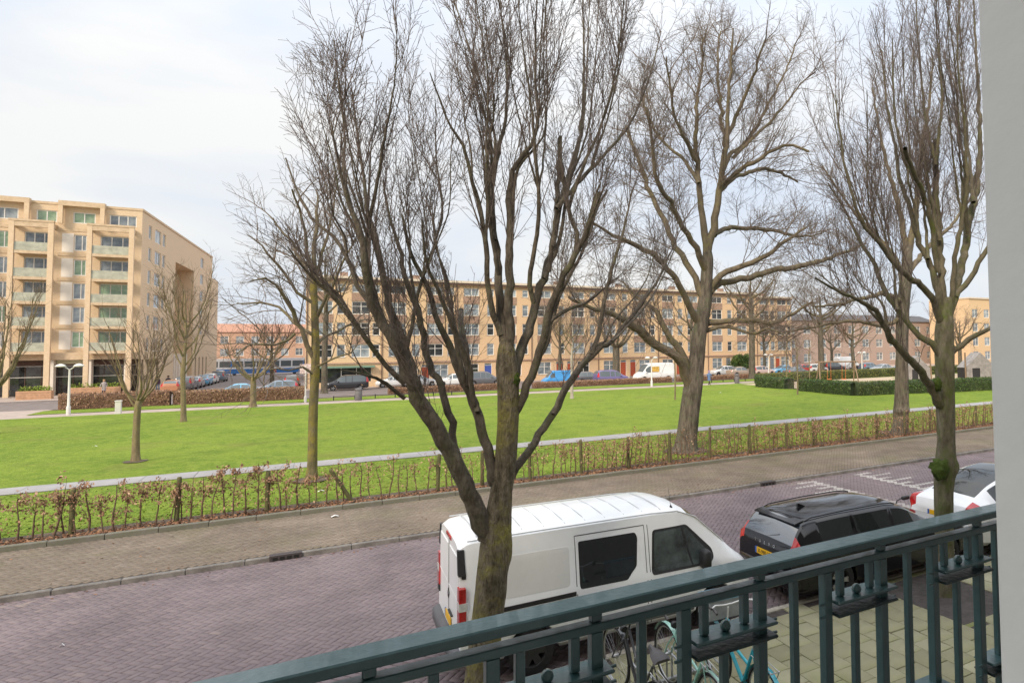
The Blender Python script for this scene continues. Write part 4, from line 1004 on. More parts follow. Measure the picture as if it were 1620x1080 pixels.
t6 = Tree(44, dict(prm_big, dens=(0, 2.4, 3.4, 3.6)))
T6Y = 21.9
tp, tr_ = trace([(1424, 690, 36), (1425, 665, 30), (1426, 650, 33), (1427, 620, 28), (1427, 560, 26), (1428, 500, 26), (1432, 450, 26), (1436, 400, 20), (1437, 385, 12)], T6Y)
tp[0] = (tp[0][0], T6Y, 0.1)
t6.trunk = (tp, tr_, [(1.1, 3.6, 0.35), (1.2, 4.6, 0.2)], 0.25)
for pts, de in [
 ([(1434, 420, 16), (1430, 370, 13), (1420, 320, 11), (1405, 270, 8), (1390, 200, 5), (1380, 140, 3)], 1.0),
 ([(1436, 410, 16), (1445, 360, 14), (1452, 300, 12), (1458, 240, 9), (1470, 160, 6), (1475, 90, 3)], -1.0),
 ([(1432, 440, 14), (1410, 400, 12), (1385, 370, 9), (1355, 340, 6), (1325, 300, 4), (1300, 260, 2.5)], 1.8),
 ([(1430, 480, 12), (1400, 465, 10), (1370, 470, 8), (1330, 480, 6), (1290, 485, 4)], -1.8),
 ([(1436, 430, 12), (1470, 390, 10), (1510, 350, 7), (1550, 290, 4)], 1.5),
 ([(1430, 500, 11), (1395, 515, 8), (1350, 508, 7), (1300, 515, 5), (1240, 525, 3)], 0.8)]:
    P_, R_ = trace(ramp_depth(pts, de), T6Y); t6.limb(P_, R_, 0.3, 0.03, t0=0.2)
t6.build('park_tree', 'thick-trunked bare park tree standing in the hedge before the playground', 'tree', (tp[0][0], T6Y, 0.1), (B_warm_trunk, B_warm_limb, B_warm_twig), 'park trees behind the hedge')
# ================================================================== HEDGES, LEAVES, GRASS, SMALL TREES
random.seed(21); rng = np.random.default_rng(21)
M_leaf = attr_mat('dry_beech_leaf', [(0, (0.17, 0.095, 0.058)), (0.5, (0.33, 0.195, 0.12)), (1, (0.46, 0.31, 0.205))], 0.8, 0.1, 4, 0, 10, 0.3)
M_litter = attr_mat('leaf_litter', [(0, (0.10, 0.05, 0.032)), (0.5, (0.21, 0.105, 0.06)), (1, (0.33, 0.19, 0.11))], 0.9, 0.1, 4, 0, 10, 0.2)
M_stem = mat('hedge_stem', (0.135, 0.088, 0.058), 0.9, 0.3, 12)
M_post = mat('mossy_post', (0.075, 0.075, 0.032), 0.9, 0, 9, col2=(0.125, 0.115, 0.048), bump=0.4, bscale=50)

def leaf_quads(P, size, flat=0.0, sz_var=0.4):
    """one small folded leaf (two triangles bent on the midrib) at every point"""
    n = len(P); A = rng.random(n)*2*PI
    nz = rng.normal(0, 1, (n, 3)); nz[:, 2] = np.abs(nz[:, 2]) + flat; nz /= np.linalg.norm(nz, axis=1, keepdims=True)
    u = np.cross(nz, np.stack([np.cos(A), np.sin(A), np.zeros(n)], 1)); u /= np.maximum(np.linalg.norm(u, axis=1, keepdims=True), 1e-6)
    v = np.cross(nz, u); s = size*(1-sz_var+2*sz_var*rng.random(n))[:, None]
    V = np.stack([P-u*s, P+v*s*0.5-nz*s*0.15, P+u*s, P-v*s*0.5+nz*s*0.12], 1).reshape(-1, 3)
    return V, np.arange(n*4).reshape(-1, 4)

bed = ground('hedge_bed', -12, 62, 20.45, 21.5, 0.172, M_soil, 60, 2, 0.02)
# thin beech hedge: individual whips
HEDGE = thing('beech_hedge', 'long thin beech hedge of bare whips with clinging copper leaves along the walkway', 'hedge', (0, 20.95, 0.12))
stem_meshes = []; stem_leafpts = []
for k in range(14):
    rs = np.random.RandomState(100+k); h = 1.12+0.2*rs.rand(); paths = []; lp = []
    p = np.zeros(3); pts = [p]; d = np.array([0, 0, 1.0])
    for i in range(9):
        d = unit(d + rs.normal(0, 0.13, 3)*np.array([1, 1, 0.3]) + np.array([0, 0, 0.25])); pts.append(pts[-1]+d*h/9)
    pts = np.array(pts); pts[:, :2] -= pts[:, :2]*0.3
    paths.append((pts, np.linspace(0.021+0.01*rs.rand(), 0.007, 10)))
    for _ in range(rs.randint(9, 17)):
        t = 0.15+0.85*rs.rand(); f = t*9; i = min(int(f), 8); q = pts[i]*(1-f+i)+pts[i+1]*(f-i)
        dd = unit(np.array([rs.normal(0, 1), rs.normal(0, 0.6), 0.25+0.5*rs.rand()])); L_ = 0.10+0.28*rs.rand(); b_ = [q]
        for j in range(3): dd = unit(dd+rs.normal(0, 0.25, 3)); b_.append(b_[-1]+dd*L_/3)
        paths.append((np.array(b_), np.linspace(0.006, 0.0025, 4))); lp += [b_[1], b_[2], b_[3], (b_[2]+b_[3])/2]
    V1, F1 = tubes_to_arrays(paths, 5); stem_meshes.append(np_mesh('stem', V1, F1, M_stem, smooth=True)); stem_leafpts.append((np.array(lp), h))
LP = []; x = -9.0
while x < 48:
    k = random.randrange(14); o = bpy.data.objects.new('stem', stem_meshes[k]); link(o, HEDGE)
    yy = rnd(-0.12, 0.12); rzv = rnd(0, 6.28); o.location = (x, yy, 0); o.rotation_euler = (rnd(-0.07, 0.07), rnd(-0.07, 0.07), rzv); sc = rnd(0.8, 1.04); o.scale = (sc, sc, sc)
    lp, h = stem_leafpts[k]
    ca, sa = math.cos(rzv), math.sin(rzv)
    w = np.stack([x+sc*(lp[:, 0]*ca-lp[:, 1]*sa), yy+sc*(lp[:, 0]*sa+lp[:, 1]*ca), sc*lp[:, 2]], 1)
    leafy = mnoise.noise(Vector((x*0.45, 1.7, 0))) + (0.45 if x < -0.5 else 0.0) - (0.3 if 11.5 < x < 15 else 0) + (0.12 if x > 20 else 0) + 0.04
    keep = np.clip(0.7*leafy + 0.48, 0.08, 1.0)*np.clip(0.10+1.15*(w[:, 2]/1.1)**2.6, 0, 1)
    for rep in range(11 if x < -0.3 else 7):
        m_ = rng.random(len(w)) < keep; LP.append(w[m_]+rng.normal(0, 0.045, (m_.sum(), 3)))
    x += rnd(0.15, 0.34) if x < 9 else rnd(0.12, 0.26)
LP = np.concatenate(LP); V1, F1 = leaf_quads(LP, 0.034)
o = np_obj('leaves', V1, F1, M_leaf, HEDGE, np.repeat(rng.random(len(LP)), 4)); o['kind'] = 'stuff'
# leaf litter in the bed
n = 16000; P = np.stack([rng.uniform(-9, 50, n), 20.5+np.abs(rng.normal(0, 0.33, n)), np.full(n, 0.185)+rng.random(n)*0.03], 1)
P = P[P[:, 1] < 21.7]; V1, F1 = leaf_quads(P, 0.045, 2.0)
LIT = tag(np_obj('leaf_litter', V1, F1, M_litter, None, np.repeat(rng.random(len(P)), 4)), 'brown fallen leaves lying under the thin beech hedge', 'leaves', kind='stuff')
n = 15000; P = np.stack([rng.uniform(9, 46, n), 21.3+6.8*rng.random(n)**2.0, np.full(n, 0.155)+rng.random(n)*0.02], 1); V1, F1 = leaf_quads(P, 0.05, 2.0)
tag(np_obj('leaf_litter', V1, F1, M_litter, None, np.repeat(rng.random(n), 4)), 'scattered brown leaves on the grass strip by the big spreading tree', 'leaves', kind='stuff')
# bare soil round the park trunks
for k, (cx_, cy_, rr_) in enumerate(((14.0, 23.3, 1.0), (0.3, 25.4, 0.55), (25.2, 21.9, 0.9), (-5.8, 33.9, 0.42))):
    V = [(cx_, cy_, 0.175)] + [(cx_+rr_*(1+0.3*mnoise.noise(Vector((math.cos(a)*1.5, math.sin(a)*1.5, k))))*math.cos(a), cy_+rr_*(1+0.3*mnoise.noise(Vector((math.cos(a)*1.5, math.sin(a)*1.5, k))))*math.sin(a), 0.15) for a in np.linspace(0, 2*PI, 25)[:-1]]
    tag(np_obj('soil_patch', V, [(0, 1+i, 1+(i+1) % 24) for i in range(24)], M_soil), kind='structure')
# dead leaves blown against the kerbs
n = 420; P = np.stack([rng.uniform(-7, 36, n), np.where(rng.random(n) < 0.6, 16.47-np.abs(rng.normal(0, 0.12, n)), 16.8+3.3*rng.random(n)), np.zeros(n)], 1); P[:, 2] = np.where(P[:, 1] < 16.5, 0.015, 0.118); V1, F1 = leaf_quads(P, 0.032, 3.0)
tag(np_obj('fallen_leaves', V1, F1, M_litter, None, np.repeat(rng.random(n), 4)), 'single dead leaves blown along the street kerb and walkway', 'leaves', kind='stuff')
# hedge posts
mb = MB(); mb.lathe([(0.056, -0.3), (0.054, 1.12), (0.05, 1.19), (0.035, 1.21)], 10); pm = mb.mesh('hedge_post', M_post, 40)
for i, x in enumerate((-6.9, -4.75, -2.75, -0.8, 3.6, 4.95, 6.5, 8.3, 10.1, 11.8, 13.6, 15.5, 17.4, 18.95, 20.9, 22.8, 24.7, 26.5, 28.4, 30.2, 32.0, 34.0, 36.0)):
    o = bpy.data.objects.new('hedge_post', pm); link(o); o.location = (x, 20.98, 0.1); o.rotation_euler = (rnd(-0.03, 0.03), rnd(-0.04, 0.04), rnd(0, 6)); sc = rnd(0.94, 1.06); o.scale = (1, 1, sc)
    tag(o, 'upright mossy round wooden post in the thin beech hedge', 'post', 'upright hedge posts')
o = bpy.data.objects.new('hedge_post', pm); link(o); o.location = (1.3, 20.95, 0.1); o.rotation_euler = (0.05, -0.52, 0); tag(o, 'mossy wooden hedge post leaning far over', 'post')

# grass blades that break up the flat sheets
M_blade = attr_mat('grass_blades', [(0, (0.135, 0.20, 0.024)), (0.5, (0.19, 0.265, 0.038)), (0.85, (0.25, 0.31, 0.06)), (1, (0.32, 0.30, 0.11))], 0.8, 0.15, 0.4, 0, 10, 0.2)
def blades(n, x0, x1, y0, y1, h, w, z):
    X = rng.uniform(x0, x1, n); Y = y0+(y1-y0)*rng.random(n)**1.5; a = rng.random(n)*PI; hh = h*(0.5+rng.random(n)); ww = w*(0.6+0.8*rng.random(n))
    lean = rng.normal(0, 1.6, (n, 2))*hh[:, None]
    V = np.zeros((n, 3, 3)); V[:, 0] = np.stack([X-np.cos(a)*ww, Y-np.sin(a)*ww, np.full(n, z)], 1); V[:, 1] = np.stack([X+np.cos(a)*ww, Y+np.sin(a)*ww, np.full(n, z)], 1)
    V[:, 2] = np.stack([X+lean[:, 0], Y+lean[:, 1], z+hh], 1)
    pt = np.array([mnoise.noise(Vector((x*0.3, y*0.3, 9))) for x, y in zip(X, Y)])
    return V.reshape(-1, 3), np.arange(n*3).reshape(-1, 3), np.repeat(np.clip(0.42+0.45*pt+rng.normal(0, 0.16, n), 0, 1), 3)
V1, F1, t_ = blades(26000, -11, 45, 21.3, 28.25, 0.035, 0.03, 0.12); tag(np_obj('grass', V1, F1, M_blade, None, t_), 'rough grass between the beech hedge and the narrow grey path', 'grass', kind='stuff')

# slabs of the narrow park path
mb = MB(); mb.bbox(-0.745, 0.745, 28.3, 29.56, 0.1, 0.155, 0.008); slab = mb.mesh('path_slab', mat('path_slab_concrete', (0.285, 0.275, 0.275), 0.85, 0.12, 2.0, objvar=0.05))
for i in range(44):
    o = bpy.data.objects.new('path_slab', slab); link(o, park_path); o.location = (-13+i*1.5, 0, rnd(-0.004, 0.004))

# ---------------------------------------------------------------- dense hedges
def dense_hedge(name, label, cat_group, segs, h, w, m_core, m_leafs, nleaf, size, z0=0.05, rough=0.12):
    """segs: list of ((x0,y0),(x1,y1)); lumpy core + leaf faces"""
    t = thing(name, label, 'hedge', (segs[0][0][0], segs[0][0][1], 0), 0, cat_group); ox, oy = segs[0][0]
    allP = []
    for (x0, y0), (x1, y1) in segs:
        L_ = math.hypot(x1-x0, y1-y0); dx, dy = (x1-x0)/L_, (y1-y0)/L_; n = max(4, int(L_/0.35)); V, F = [], []
        ring = [(-w/2, 0), (-w/2, h*0.55), (-w/2*0.95, h*0.93), (-w/2*0.6, h), (w/2*0.6, h), (w/2*0.95, h*0.93), (w/2, h*0.55), (w/2, 0)]
        for i in range(n+1):
            for (a, z) in ring:
                s_ = i/n*L_; q = Vector((x0+dx*s_-dy*a, y0+dy*s_+dx*a, z)); k = 1+rough*mnoise.noise(q*2.1)
                V.append((x0+dx*s_-dy*a*k*0.93-ox, y0+dy*s_+dx*a*k*0.93-oy, z0+z*(0.97+0.5*(k-1))))
        r_ = len(ring)
        for i in range(n):
            for j in range(r_-1): F.append((i*r_+j, (i+1)*r_+j, (i+1)*r_+j+1, i*r_+j+1))
        for e in (0, n*r_): F += [(e+0, e+1, e+6, e+7), (e+1, e+2, e+5, e+6), (e+2, e+3, e+4, e+5)]
        np_obj('branches', V, F, m_core, t)
        nl = int(nleaf*L_); s_ = rng.random(nl)*L_; side = rng.random(nl); a = np.where(side < 0.36, -w/2, np.where(side < 0.72, w/2, rng.uniform(-w/2, w/2, nl))); z = np.where(side < 0.72, rng.random(nl)*h, h)
        a = a+rng.normal(0, 0.04, nl); z = z+rng.normal(0, 0.035, nl)
        allP.append(np.stack([x0+dx*s_-dy*a-ox, y0+dy*s_+dx*a-oy, z0+np.clip(z, 0.02, 9)], 1))
    P = np.concatenate(allP); V1, F1 = leaf_quads(P, size)
    o = np_obj('leaves', V1, F1, m_leafs, t, np.repeat(np.clip(rng.normal(0.5, 0.25, len(P)), 0, 1), 4)); o['kind'] = 'stuff'
    return t
M_gleaf = attr_mat('privet_leaf', [(0, (0.025, 0.055, 0.012)), (0.5, (0.055, 0.105, 0.022)), (1, (0.13, 0.18, 0.045))], 0.6, 0.25, 0.6, 0, 10, 0.4, dirt=((0.20, 0.16, 0.07), 0.45, 0.52, 0.75, 0.5))
M_gcore = mat('hedge_inner', (0.035, 0.05, 0.018), 0.95, 0.3, 3)
M_bcore = mat('brown_hedge_inner', (0.15, 0.085, 0.055), 0.95, 0.3, 3)
dense_hedge('green_hedge', 'clipped green hedge block left of the playground gate', 'green playground hedges', [((42.6, 55.5), (42.4, 50.4))], 1.15, 1.3, M_gcore, M_gleaf, 420, 0.07)
dense_hedge('green_hedge', 'long clipped green hedge in front of the playground castle', 'green playground hedges', [((41.7, 47.6), (41.3, 40.3)), ((41.3, 40.3), (56.0, 37.0)), ((56.0, 37.0), (90.0, 39.0))], 1.2, 1.1, M_gcore, M_gleaf, 420, 0.07)
dense_hedge('green_hedge', 'yellowish clipped hedge behind the swings', 'green playground hedges', [((46.0, 60.5), (58.0, 60.8)), ((58.0, 60.8), (95.0, 62.5))], 1.15, 1.1, M_gcore, attr_mat('yellow_privet_leaf', [(0, (0.08, 0.09, 0.02)), (0.5, (0.15, 0.165, 0.04)), (1, (0.25, 0.23, 0.08))], 0.7, 0.25, 0.6, 0, 10, 0.3), 300, 0.08)
dense_hedge('brown_hedge', 'dense copper-leaved hedge below the apartment block', 'copper hedges along the far path', [((-16.8, 70.2), (-9.8, 70.2))], 1.25, 1.0, M_bcore, M_leaf, 460, 0.065)
dense_hedge('brown_hedge', 'long dry brown hedge before the side street', 'copper hedges along the far path', [((-9.6, 70.4), (0.2, 70.4))], 1.15, 1.0, M_bcore, attr_mat('pale_dry_leaf', [(0, (0.20, 0.12, 0.07)), (0.5, (0.33, 0.21, 0.13)), (1, (0.45, 0.31, 0.20))], 0.8, 0.1, 4, 0, 10, 0.3), 420, 0.065)
dense_hedge('brown_hedge', 'low copper hedge in front of the blue van', 'copper hedges along the far path', [((7.5, 72.0), (20.5, 72.0)), ((22.5, 71.5), (40.5, 71.5))], 0.6, 0.8, M_bcore, M_leaf, 330, 0.065)
dense_hedge('brown_hedge', 'low copper hedge beside the litter bin and walking person', 'copper hedges along the far path', [((41.5, 71.8), (72.0, 72.6))], 0.55, 0.8, M_bcore, M_leaf, 330, 0.065)

# ---------------------------------------------------------------- young and distant trees
prm_y = dict(levels=3, seg=(0, 8, 5, 3), trop=(0, 0.16, 0.12, 0.05), wob=(0, 0.07, 0.1, 0.12), rmin=0.005, t0=(0, .2, .15, .1), dens=(0, 2.0, 1.9, 2.0),
             ang=(0, 0.55, 0.6, 0.7), upb=(0, 0.25, 0.18, 0.05), len=(0, 1.7, 0.8, 0.4), rad=(0, 0.016, 0.009, 0.006))
def young_tree(seed, loc, trunk_h, r, crown_h, spread, label, nlimb=9, prm=prm_y, group='young lawn trees', leader=True, mats=None, name='lawn_tree'):
    t = Tree(seed, prm); rs = t.rs; x, y, z = loc
    top = trunk_h+crown_h*(0.75 if leader else 0.05)
    hs = [0, trunk_h*0.5, trunk_h] + ([trunk_h+crown_h*0.35, top] if leader else [top])
    pts = [(x+rs.normal(0, 0.02*i), y+rs.normal(0, 0.02*i), z+h) for i, h in enumerate(hs)]
    t.trunk = (pts, [r*1.12, r, r*0.92]+([r*0.5, r*0.15] if leader else [r*0.55]), [], 0.3)
    for k in range(nlimb):
        a = k*2.4+rs.rand(); h0 = trunk_h*(0.92+0.12*rs.rand()) + (crown_h*0.5*k/nlimb if leader else 0.0); ln = crown_h*(0.62+0.3*rs.rand())*(1-0.45*k/nlimb if leader else 1)
        ox, oy = math.cos(a), math.sin(a); b = [(x, y, z+h0)]
        for q in (0.25, 0.5, 0.75, 1.0):
            b.append((x+ox*spread*q**0.75+rs.normal(0, .05), y+oy*spread*q**0.75+rs.normal(0, .05), z+h0+ln*q**1.25))
        t.limb(b, [r*0.42, r*0.33, r*0.24, r*0.15, 0.012], 0.3, 0.02, t0=0.2)
    return t.build(name, label, 'tree', (x, y, z), mats or (B_young, B_young, B_youngtwig), group, sides=(6, 4, 3, 3))
p = G(215, 735); young_tree(1, (p.x, p.y, 0.1), 2.35, 0.12, 3.9, 1.05, 'young pollard lawn tree with a bowl of upright shoots', 10, leader=False)
p = G(290, 670); young_tree(2, (p.x, p.y, 0.1), 3.1, 0.14, 7.2, 1.5, 'slim straight young lawn tree before the apartment block recess', 13)
p = G(400, 645); young_tree(3, (p.x, p.y, 0.1), 2.2, 0.20, 3.9, 2.0, 'stubby lawn tree with a short thick trunk by the far path', 9, leader=False)
p = G(-9, 690); young_tree(4, (p.x, p.y, 0.1), 2.6, 0.15, 6.0, 1.7, 'bushy young tree in front of the corner cafe planter', 12, leader=False)
prm_f = dict(prm_big, dens=(0, 1.5, 1.6, 1.5), len=(0, 2.8, 1.4, 0.7), rad=(0, 0.04, 0.02, 0.013), rmin=0.008, levels=3)
FT = [(513, 622, 8, 0.28, 9.0, 3.6, 'lichen-pale street tree beside the black people carrier'),
      (569, 607, 4.2, 0.33, 8.5, 4.0, 'street tree growing before the green-awning shop'),
      (720, 606, 4, 0.25, 9.0, 3.4, 'street tree before the ochre houses behind the white parked cars'),
      (886, 602, 4, 0.22, 7.5, 2.6, 'street tree behind the blue van'),
      (975, 600, 4.5, 0.5, 6.5, 3.4, 'thick-trunked street tree beside the purple parked car'),
      (1095, 601, 5, 0.3, 8.0, 3.2, 'street tree behind the big spreading park tree'),
      (1190, 599, 7.5, 0.42, 9.0, 5.0, 'tall street tree beside the evergreen bush'),
      (1210, 594, 4, 0.22, 6.0, 2.5, 'thin street tree next to the tall one by the bush'),
      (1300, 591, 6.0, 0.45, 8.5, 5.2, 'broad street tree behind the swings'),
      (1316, 587, 3.5, 0.25, 5.0, 3.0, 'small street tree by the white van near the swings'),
      (1350, 590, 4, 0.3, 6.5, 4.0, 'street tree beyond the playground hedge'),
      (1520, 596, 3.4, 0.26, 5.5, 3.4, 'brown-leaved bare tree beyond the play castle'),
      (430, 607, 3.0, 0.25, 6.5, 3.5, 'twiggy reddish tree at the side street corner')]
for i, (px, py, th, r, ch, sp_, lab) in enumerate(FT):
    p = G(px, py); young_tree(50+i, (p.x, p.y, 0.0), th, r, ch, sp_, lab, 9, prm_f, 'street trees across the park', leader=(i not in (4,)), mats=(B_warm_trunk, B_warm_limb, B_warm_twig if i not in (12, 10) else mat('reddish_twigs', (0.17, 0.095, 0.065), 0.9)), name='far_street_tree')
prm_s = dict(prm_y, dens=(0, 1.6, 1.2, 1), levels=2)
p = G(905, 632); young_tree(71, (p.x, p.y, 0.1), 3.6, 0.12, 4.2, 1.6, 'pale-barked young birch standing on the far lawn edge', 8, prm_y, mats=(bark('birch_bark', (0.30, 0.26, 0.22), (0.48, 0.43, 0.38), (0.16, 0.12, 0.09), 0.55, 0.7, 6, 0.3), B_young, B_youngtwig))
for i, (px, py, lab) in enumerate(((1068, 634, 'thin leaning sapling on the lawn near the big tree'), (1262, 626, 'sapling with a thin stem at the hedge gate gap'), (1245, 612, 'sapling standing inside the playground gate gap'), (1281, 604, 'staked sapling behind the long green hedge'))):
    p = G(px, py); young_tree(80+i, (p.x, p.y, 0.1), 3.4, 0.06, 2.2, 0.9, lab, 5, prm_s)
# evergreen bush at the wall
def leaf_bush(loc, rx, ry, rz_b, label, m, n=5000, size=0.13, name='evergreen_bush'):
    t = thing(name, label, 'bush', loc)
    th = rng.random(n)*2*PI; u = rng.random(n); rr = 0.75+0.3*rng.random(n); z = np.sqrt(u)
    lum = np.array([1+0.25*mnoise.noise(Vector((math.cos(a)*2, math.sin(a)*2, zz*3))) for a, zz in zip(th, z)])
    P = np.stack([rx*np.cos(th)*np.sqrt(1-z**2*0.9)*rr*lum, ry*np.sin(th)*np.sqrt(1-z**2*0.9)*rr*lum, rz_b*z*rr*lum], 1)
    V1, F1 = leaf_quads(P, size); o = np_obj('foliage', V1, F1, m, t, np.repeat(rng.random(n), 4)); o['kind'] = 'stuff'
    mb = MB()
    for k in range(5): mb.tube([(0, 0, 0), (math.cos(k*1.3)*rx*0.5, math.sin(k*1.3)*ry*0.5, rz_b*0.7)], [0.06, 0.02], 5)
    mb.build('stem', M_stem, t); return t
p = PY(1172, 594, 87.8); leaf_bush((p.x, 87.4, 0), 2.6, 1.1, 2.9, 'round dark evergreen bush at the foot of the ochre houses', M_gleaf)
# ================================================================== VEHICLES
random.seed(77); rng = np.random.default_rng(77)
M_rub = mat('tyre_rubber', (0.018, 0.018, 0.019), 0.85, 0.2, 20)
M_alloy = mat('alloy_rim', (0.50, 0.50, 0.52), 0.35, metal=0.8)
M_steelrim = mat('black_steel_rim', (0.03, 0.03, 0.032), 0.5)
M_carglass = mat('car_glass', (0.014, 0.018, 0.02), 0.04, spec=0.6, coat=0.1)
M_carglass_far = mat('far_car_glass', (0.10, 0.12, 0.13), 0.08, spec=0.8)
M_plast = mat('black_plastic', (0.022, 0.022, 0.024), 0.6, 0.1, 8)
M_grplast = mat('grey_bumper_plastic', (0.10, 0.10, 0.11), 0.6, 0.15, 5)
M_red = mat('red_lamp', (0.42, 0.012, 0.014), 0.12, 0.25, 9, spec=0.7)
M_lampw = mat('clear_lamp', (0.62, 0.63, 0.62), 0.1, 0.2, 14, spec=0.8)
M_chrome = mat('chrome', (0.62, 0.62, 0.63), 0.15, metal=1.0)
M_plate = mat('yellow_plate', (0.75, 0.43, 0.01), 0.4)
M_platebl = mat('plate_blue', (0.02, 0.10, 0.40), 0.4)
M_ink = mat('plate_ink', (0.01, 0.01, 0.01), 0.5)
def paint(name, c, metal=0.0, rough=0.28, dirt=0.04): return mat(name, c, rough, dirt, 3.0, coat=0.6, metal=metal)

def interp_rows(rows, xs):
    rows = np.array(rows, float); out_ = np.zeros((len(xs), rows.shape[1])); out_[:, 0] = xs
    X = rows[:, 0]
    for j in range(1, rows.shape[1]):
        y = rows[:, j]; m = np.zeros(len(y)); dlt = np.diff(y)/np.diff(X)              # monotone cubic
        m[0], m[-1] = dlt[0], dlt[-1]
        for i in range(1, len(y)-1): m[i] = 0 if dlt[i-1]*dlt[i] <= 0 else 2*dlt[i-1]*dlt[i]/(dlt[i-1]+dlt[i])
        for k, x in enumerate(xs):
            i = min(max(np.searchsorted(X, x)-1, 0), len(X)-2); h = X[i+1]-X[i]; t = min(max((x-X[i])/h, 0), 1)
            out_[k, j] = (2*t**3-3*t**2+1)*y[i]+(t**3-2*t**2+t)*h*m[i]+(-2*t**3+3*t**2)*y[i+1]+(t**3-t**2)*h*m[i+1]
    return out_

def car_shell(parent, rows, wheels, wr, tagger, mats, wt=0.84, extra=(), crown=0.03, n=46):
    """rows: x, half width, bottom z, belt z, top z, roof half width. tagger(x, ring, left) -> part name; parts become meshes of their own"""
    x0, x1 = rows[0][0], rows[-1][0]
    xs = set(np.linspace(x0, x1, n).round(4)) | {round(float(e), 4) for e in extra}
    for w in wheels:
        for a in np.linspace(-1, 1, 13): xs.add(round(float(w+a*(wr+0.055)), 4))
    xs = np.array(sorted(x for x in xs if x0 <= x <= x1))
    S_ = interp_rows(rows, xs); rings = []
    for x, hw, zb, zbelt, zt, hr in S_:
        arch = 0.0
        for w in wheels:
            q = (wr+0.055)**2-(x-w)**2
            if q > 0: arch = max(arch, wr+math.sqrt(q)*0.98)
        zl = max(zb, arch); zm = zb+0.40*(zbelt-zb); h = zt-zbelt
        zs = zbelt-min(0.07, 0.3*abs(zbelt-zb)); hb = hw*0.955+0.045*min(hr, hw)*0.0
        zg = zbelt+h*0.93
        f = min(1.0, h/0.25)
        hwt = hr+(hb-hr)*(1-wt)*0.85; zw = zbelt+h*wt
        ring = [(0, zl), (0.84*hw, zl), (0.972*hw, max(zb+0.10, zl)), (hw, max(zm, zl+0.02)), (0.99*hw, max(zs, zl+0.03)), (hb, max(zbelt, zl+0.04)), (hwt, max(zw, zl+0.05)), (hr*0.965, max(zg, zl+0.055)), (hr*0.72, max(zt, zl+0.06)), (0, max(zt+crown*f, zl+0.065))]
        rings.append(ring)
    parts = {}
    def add(name, quad):
        mb = parts.setdefault(name, MB()); mb.face(quad)
    for i in range(len(xs)-1):
        xm = (xs[i]+xs[i+1])/2
        for j in range(len(rings[0])-1):
            for sgn in (1, -1):
                q = [(xs[i], sgn*rings[i][j][0], rings[i][j][1]), (xs[i+1], sgn*rings[i+1][j][0], rings[i+1][j][1]), (xs[i+1], sgn*rings[i+1][j+1][0], rings[i+1][j+1][1]), (xs[i], sgn*rings[i][j+1][0], rings[i][j+1][1])]
                add(tagger(xm, j, sgn), q if sgn < 0 else q[::-1])
    for e, sg in ((0, 1), (len(xs)-1, -1)):
        r_ = rings[e]; pts = [(xs[e], -a, b) for a, b in r_] + [(xs[e], a, b) for a, b in r_[-2:0:-1]]
        # fan of strips so that the end cap follows the ring
        m = len(r_)
        for j in range(m-1):
            q = [(xs[e], -r_[j][0], r_[j][1]), (xs[e], r_[j][0], r_[j][1]), (xs[e], r_[j+1][0], r_[j+1][1]), (xs[e], -r_[j+1][0], r_[j+1][1])]
            add(tagger(xs[e]-0.001*sg*5, j, 0), q if sg < 0 else q[::-1])
    import bmesh
    obs = {}
    for nm, mb in parts.items():
        me = mb.mesh(nm.split('#')[0], mats.get(nm.split('#')[0], mats['body'])); bm = bmesh.new(); bm.from_mesh(me)
        bmesh.ops.remove_doubles(bm, verts=bm.verts, dist=0.0008); bmesh.ops.dissolve_degenerate(bm, edges=bm.edges, dist=0.0005)
        bmesh.ops.recalc_face_normals(bm, faces=bm.faces) if nm == 'body' else None
        for f in bm.faces: f.smooth = True
        bm.to_mesh(me); bm.free(); me.set_sharp_from_angle(angle=R(32))
        o = bpy.data.objects.new(nm.split('#')[0], me); link(o, parent); obs[nm] = o
    return obs, xs, rings

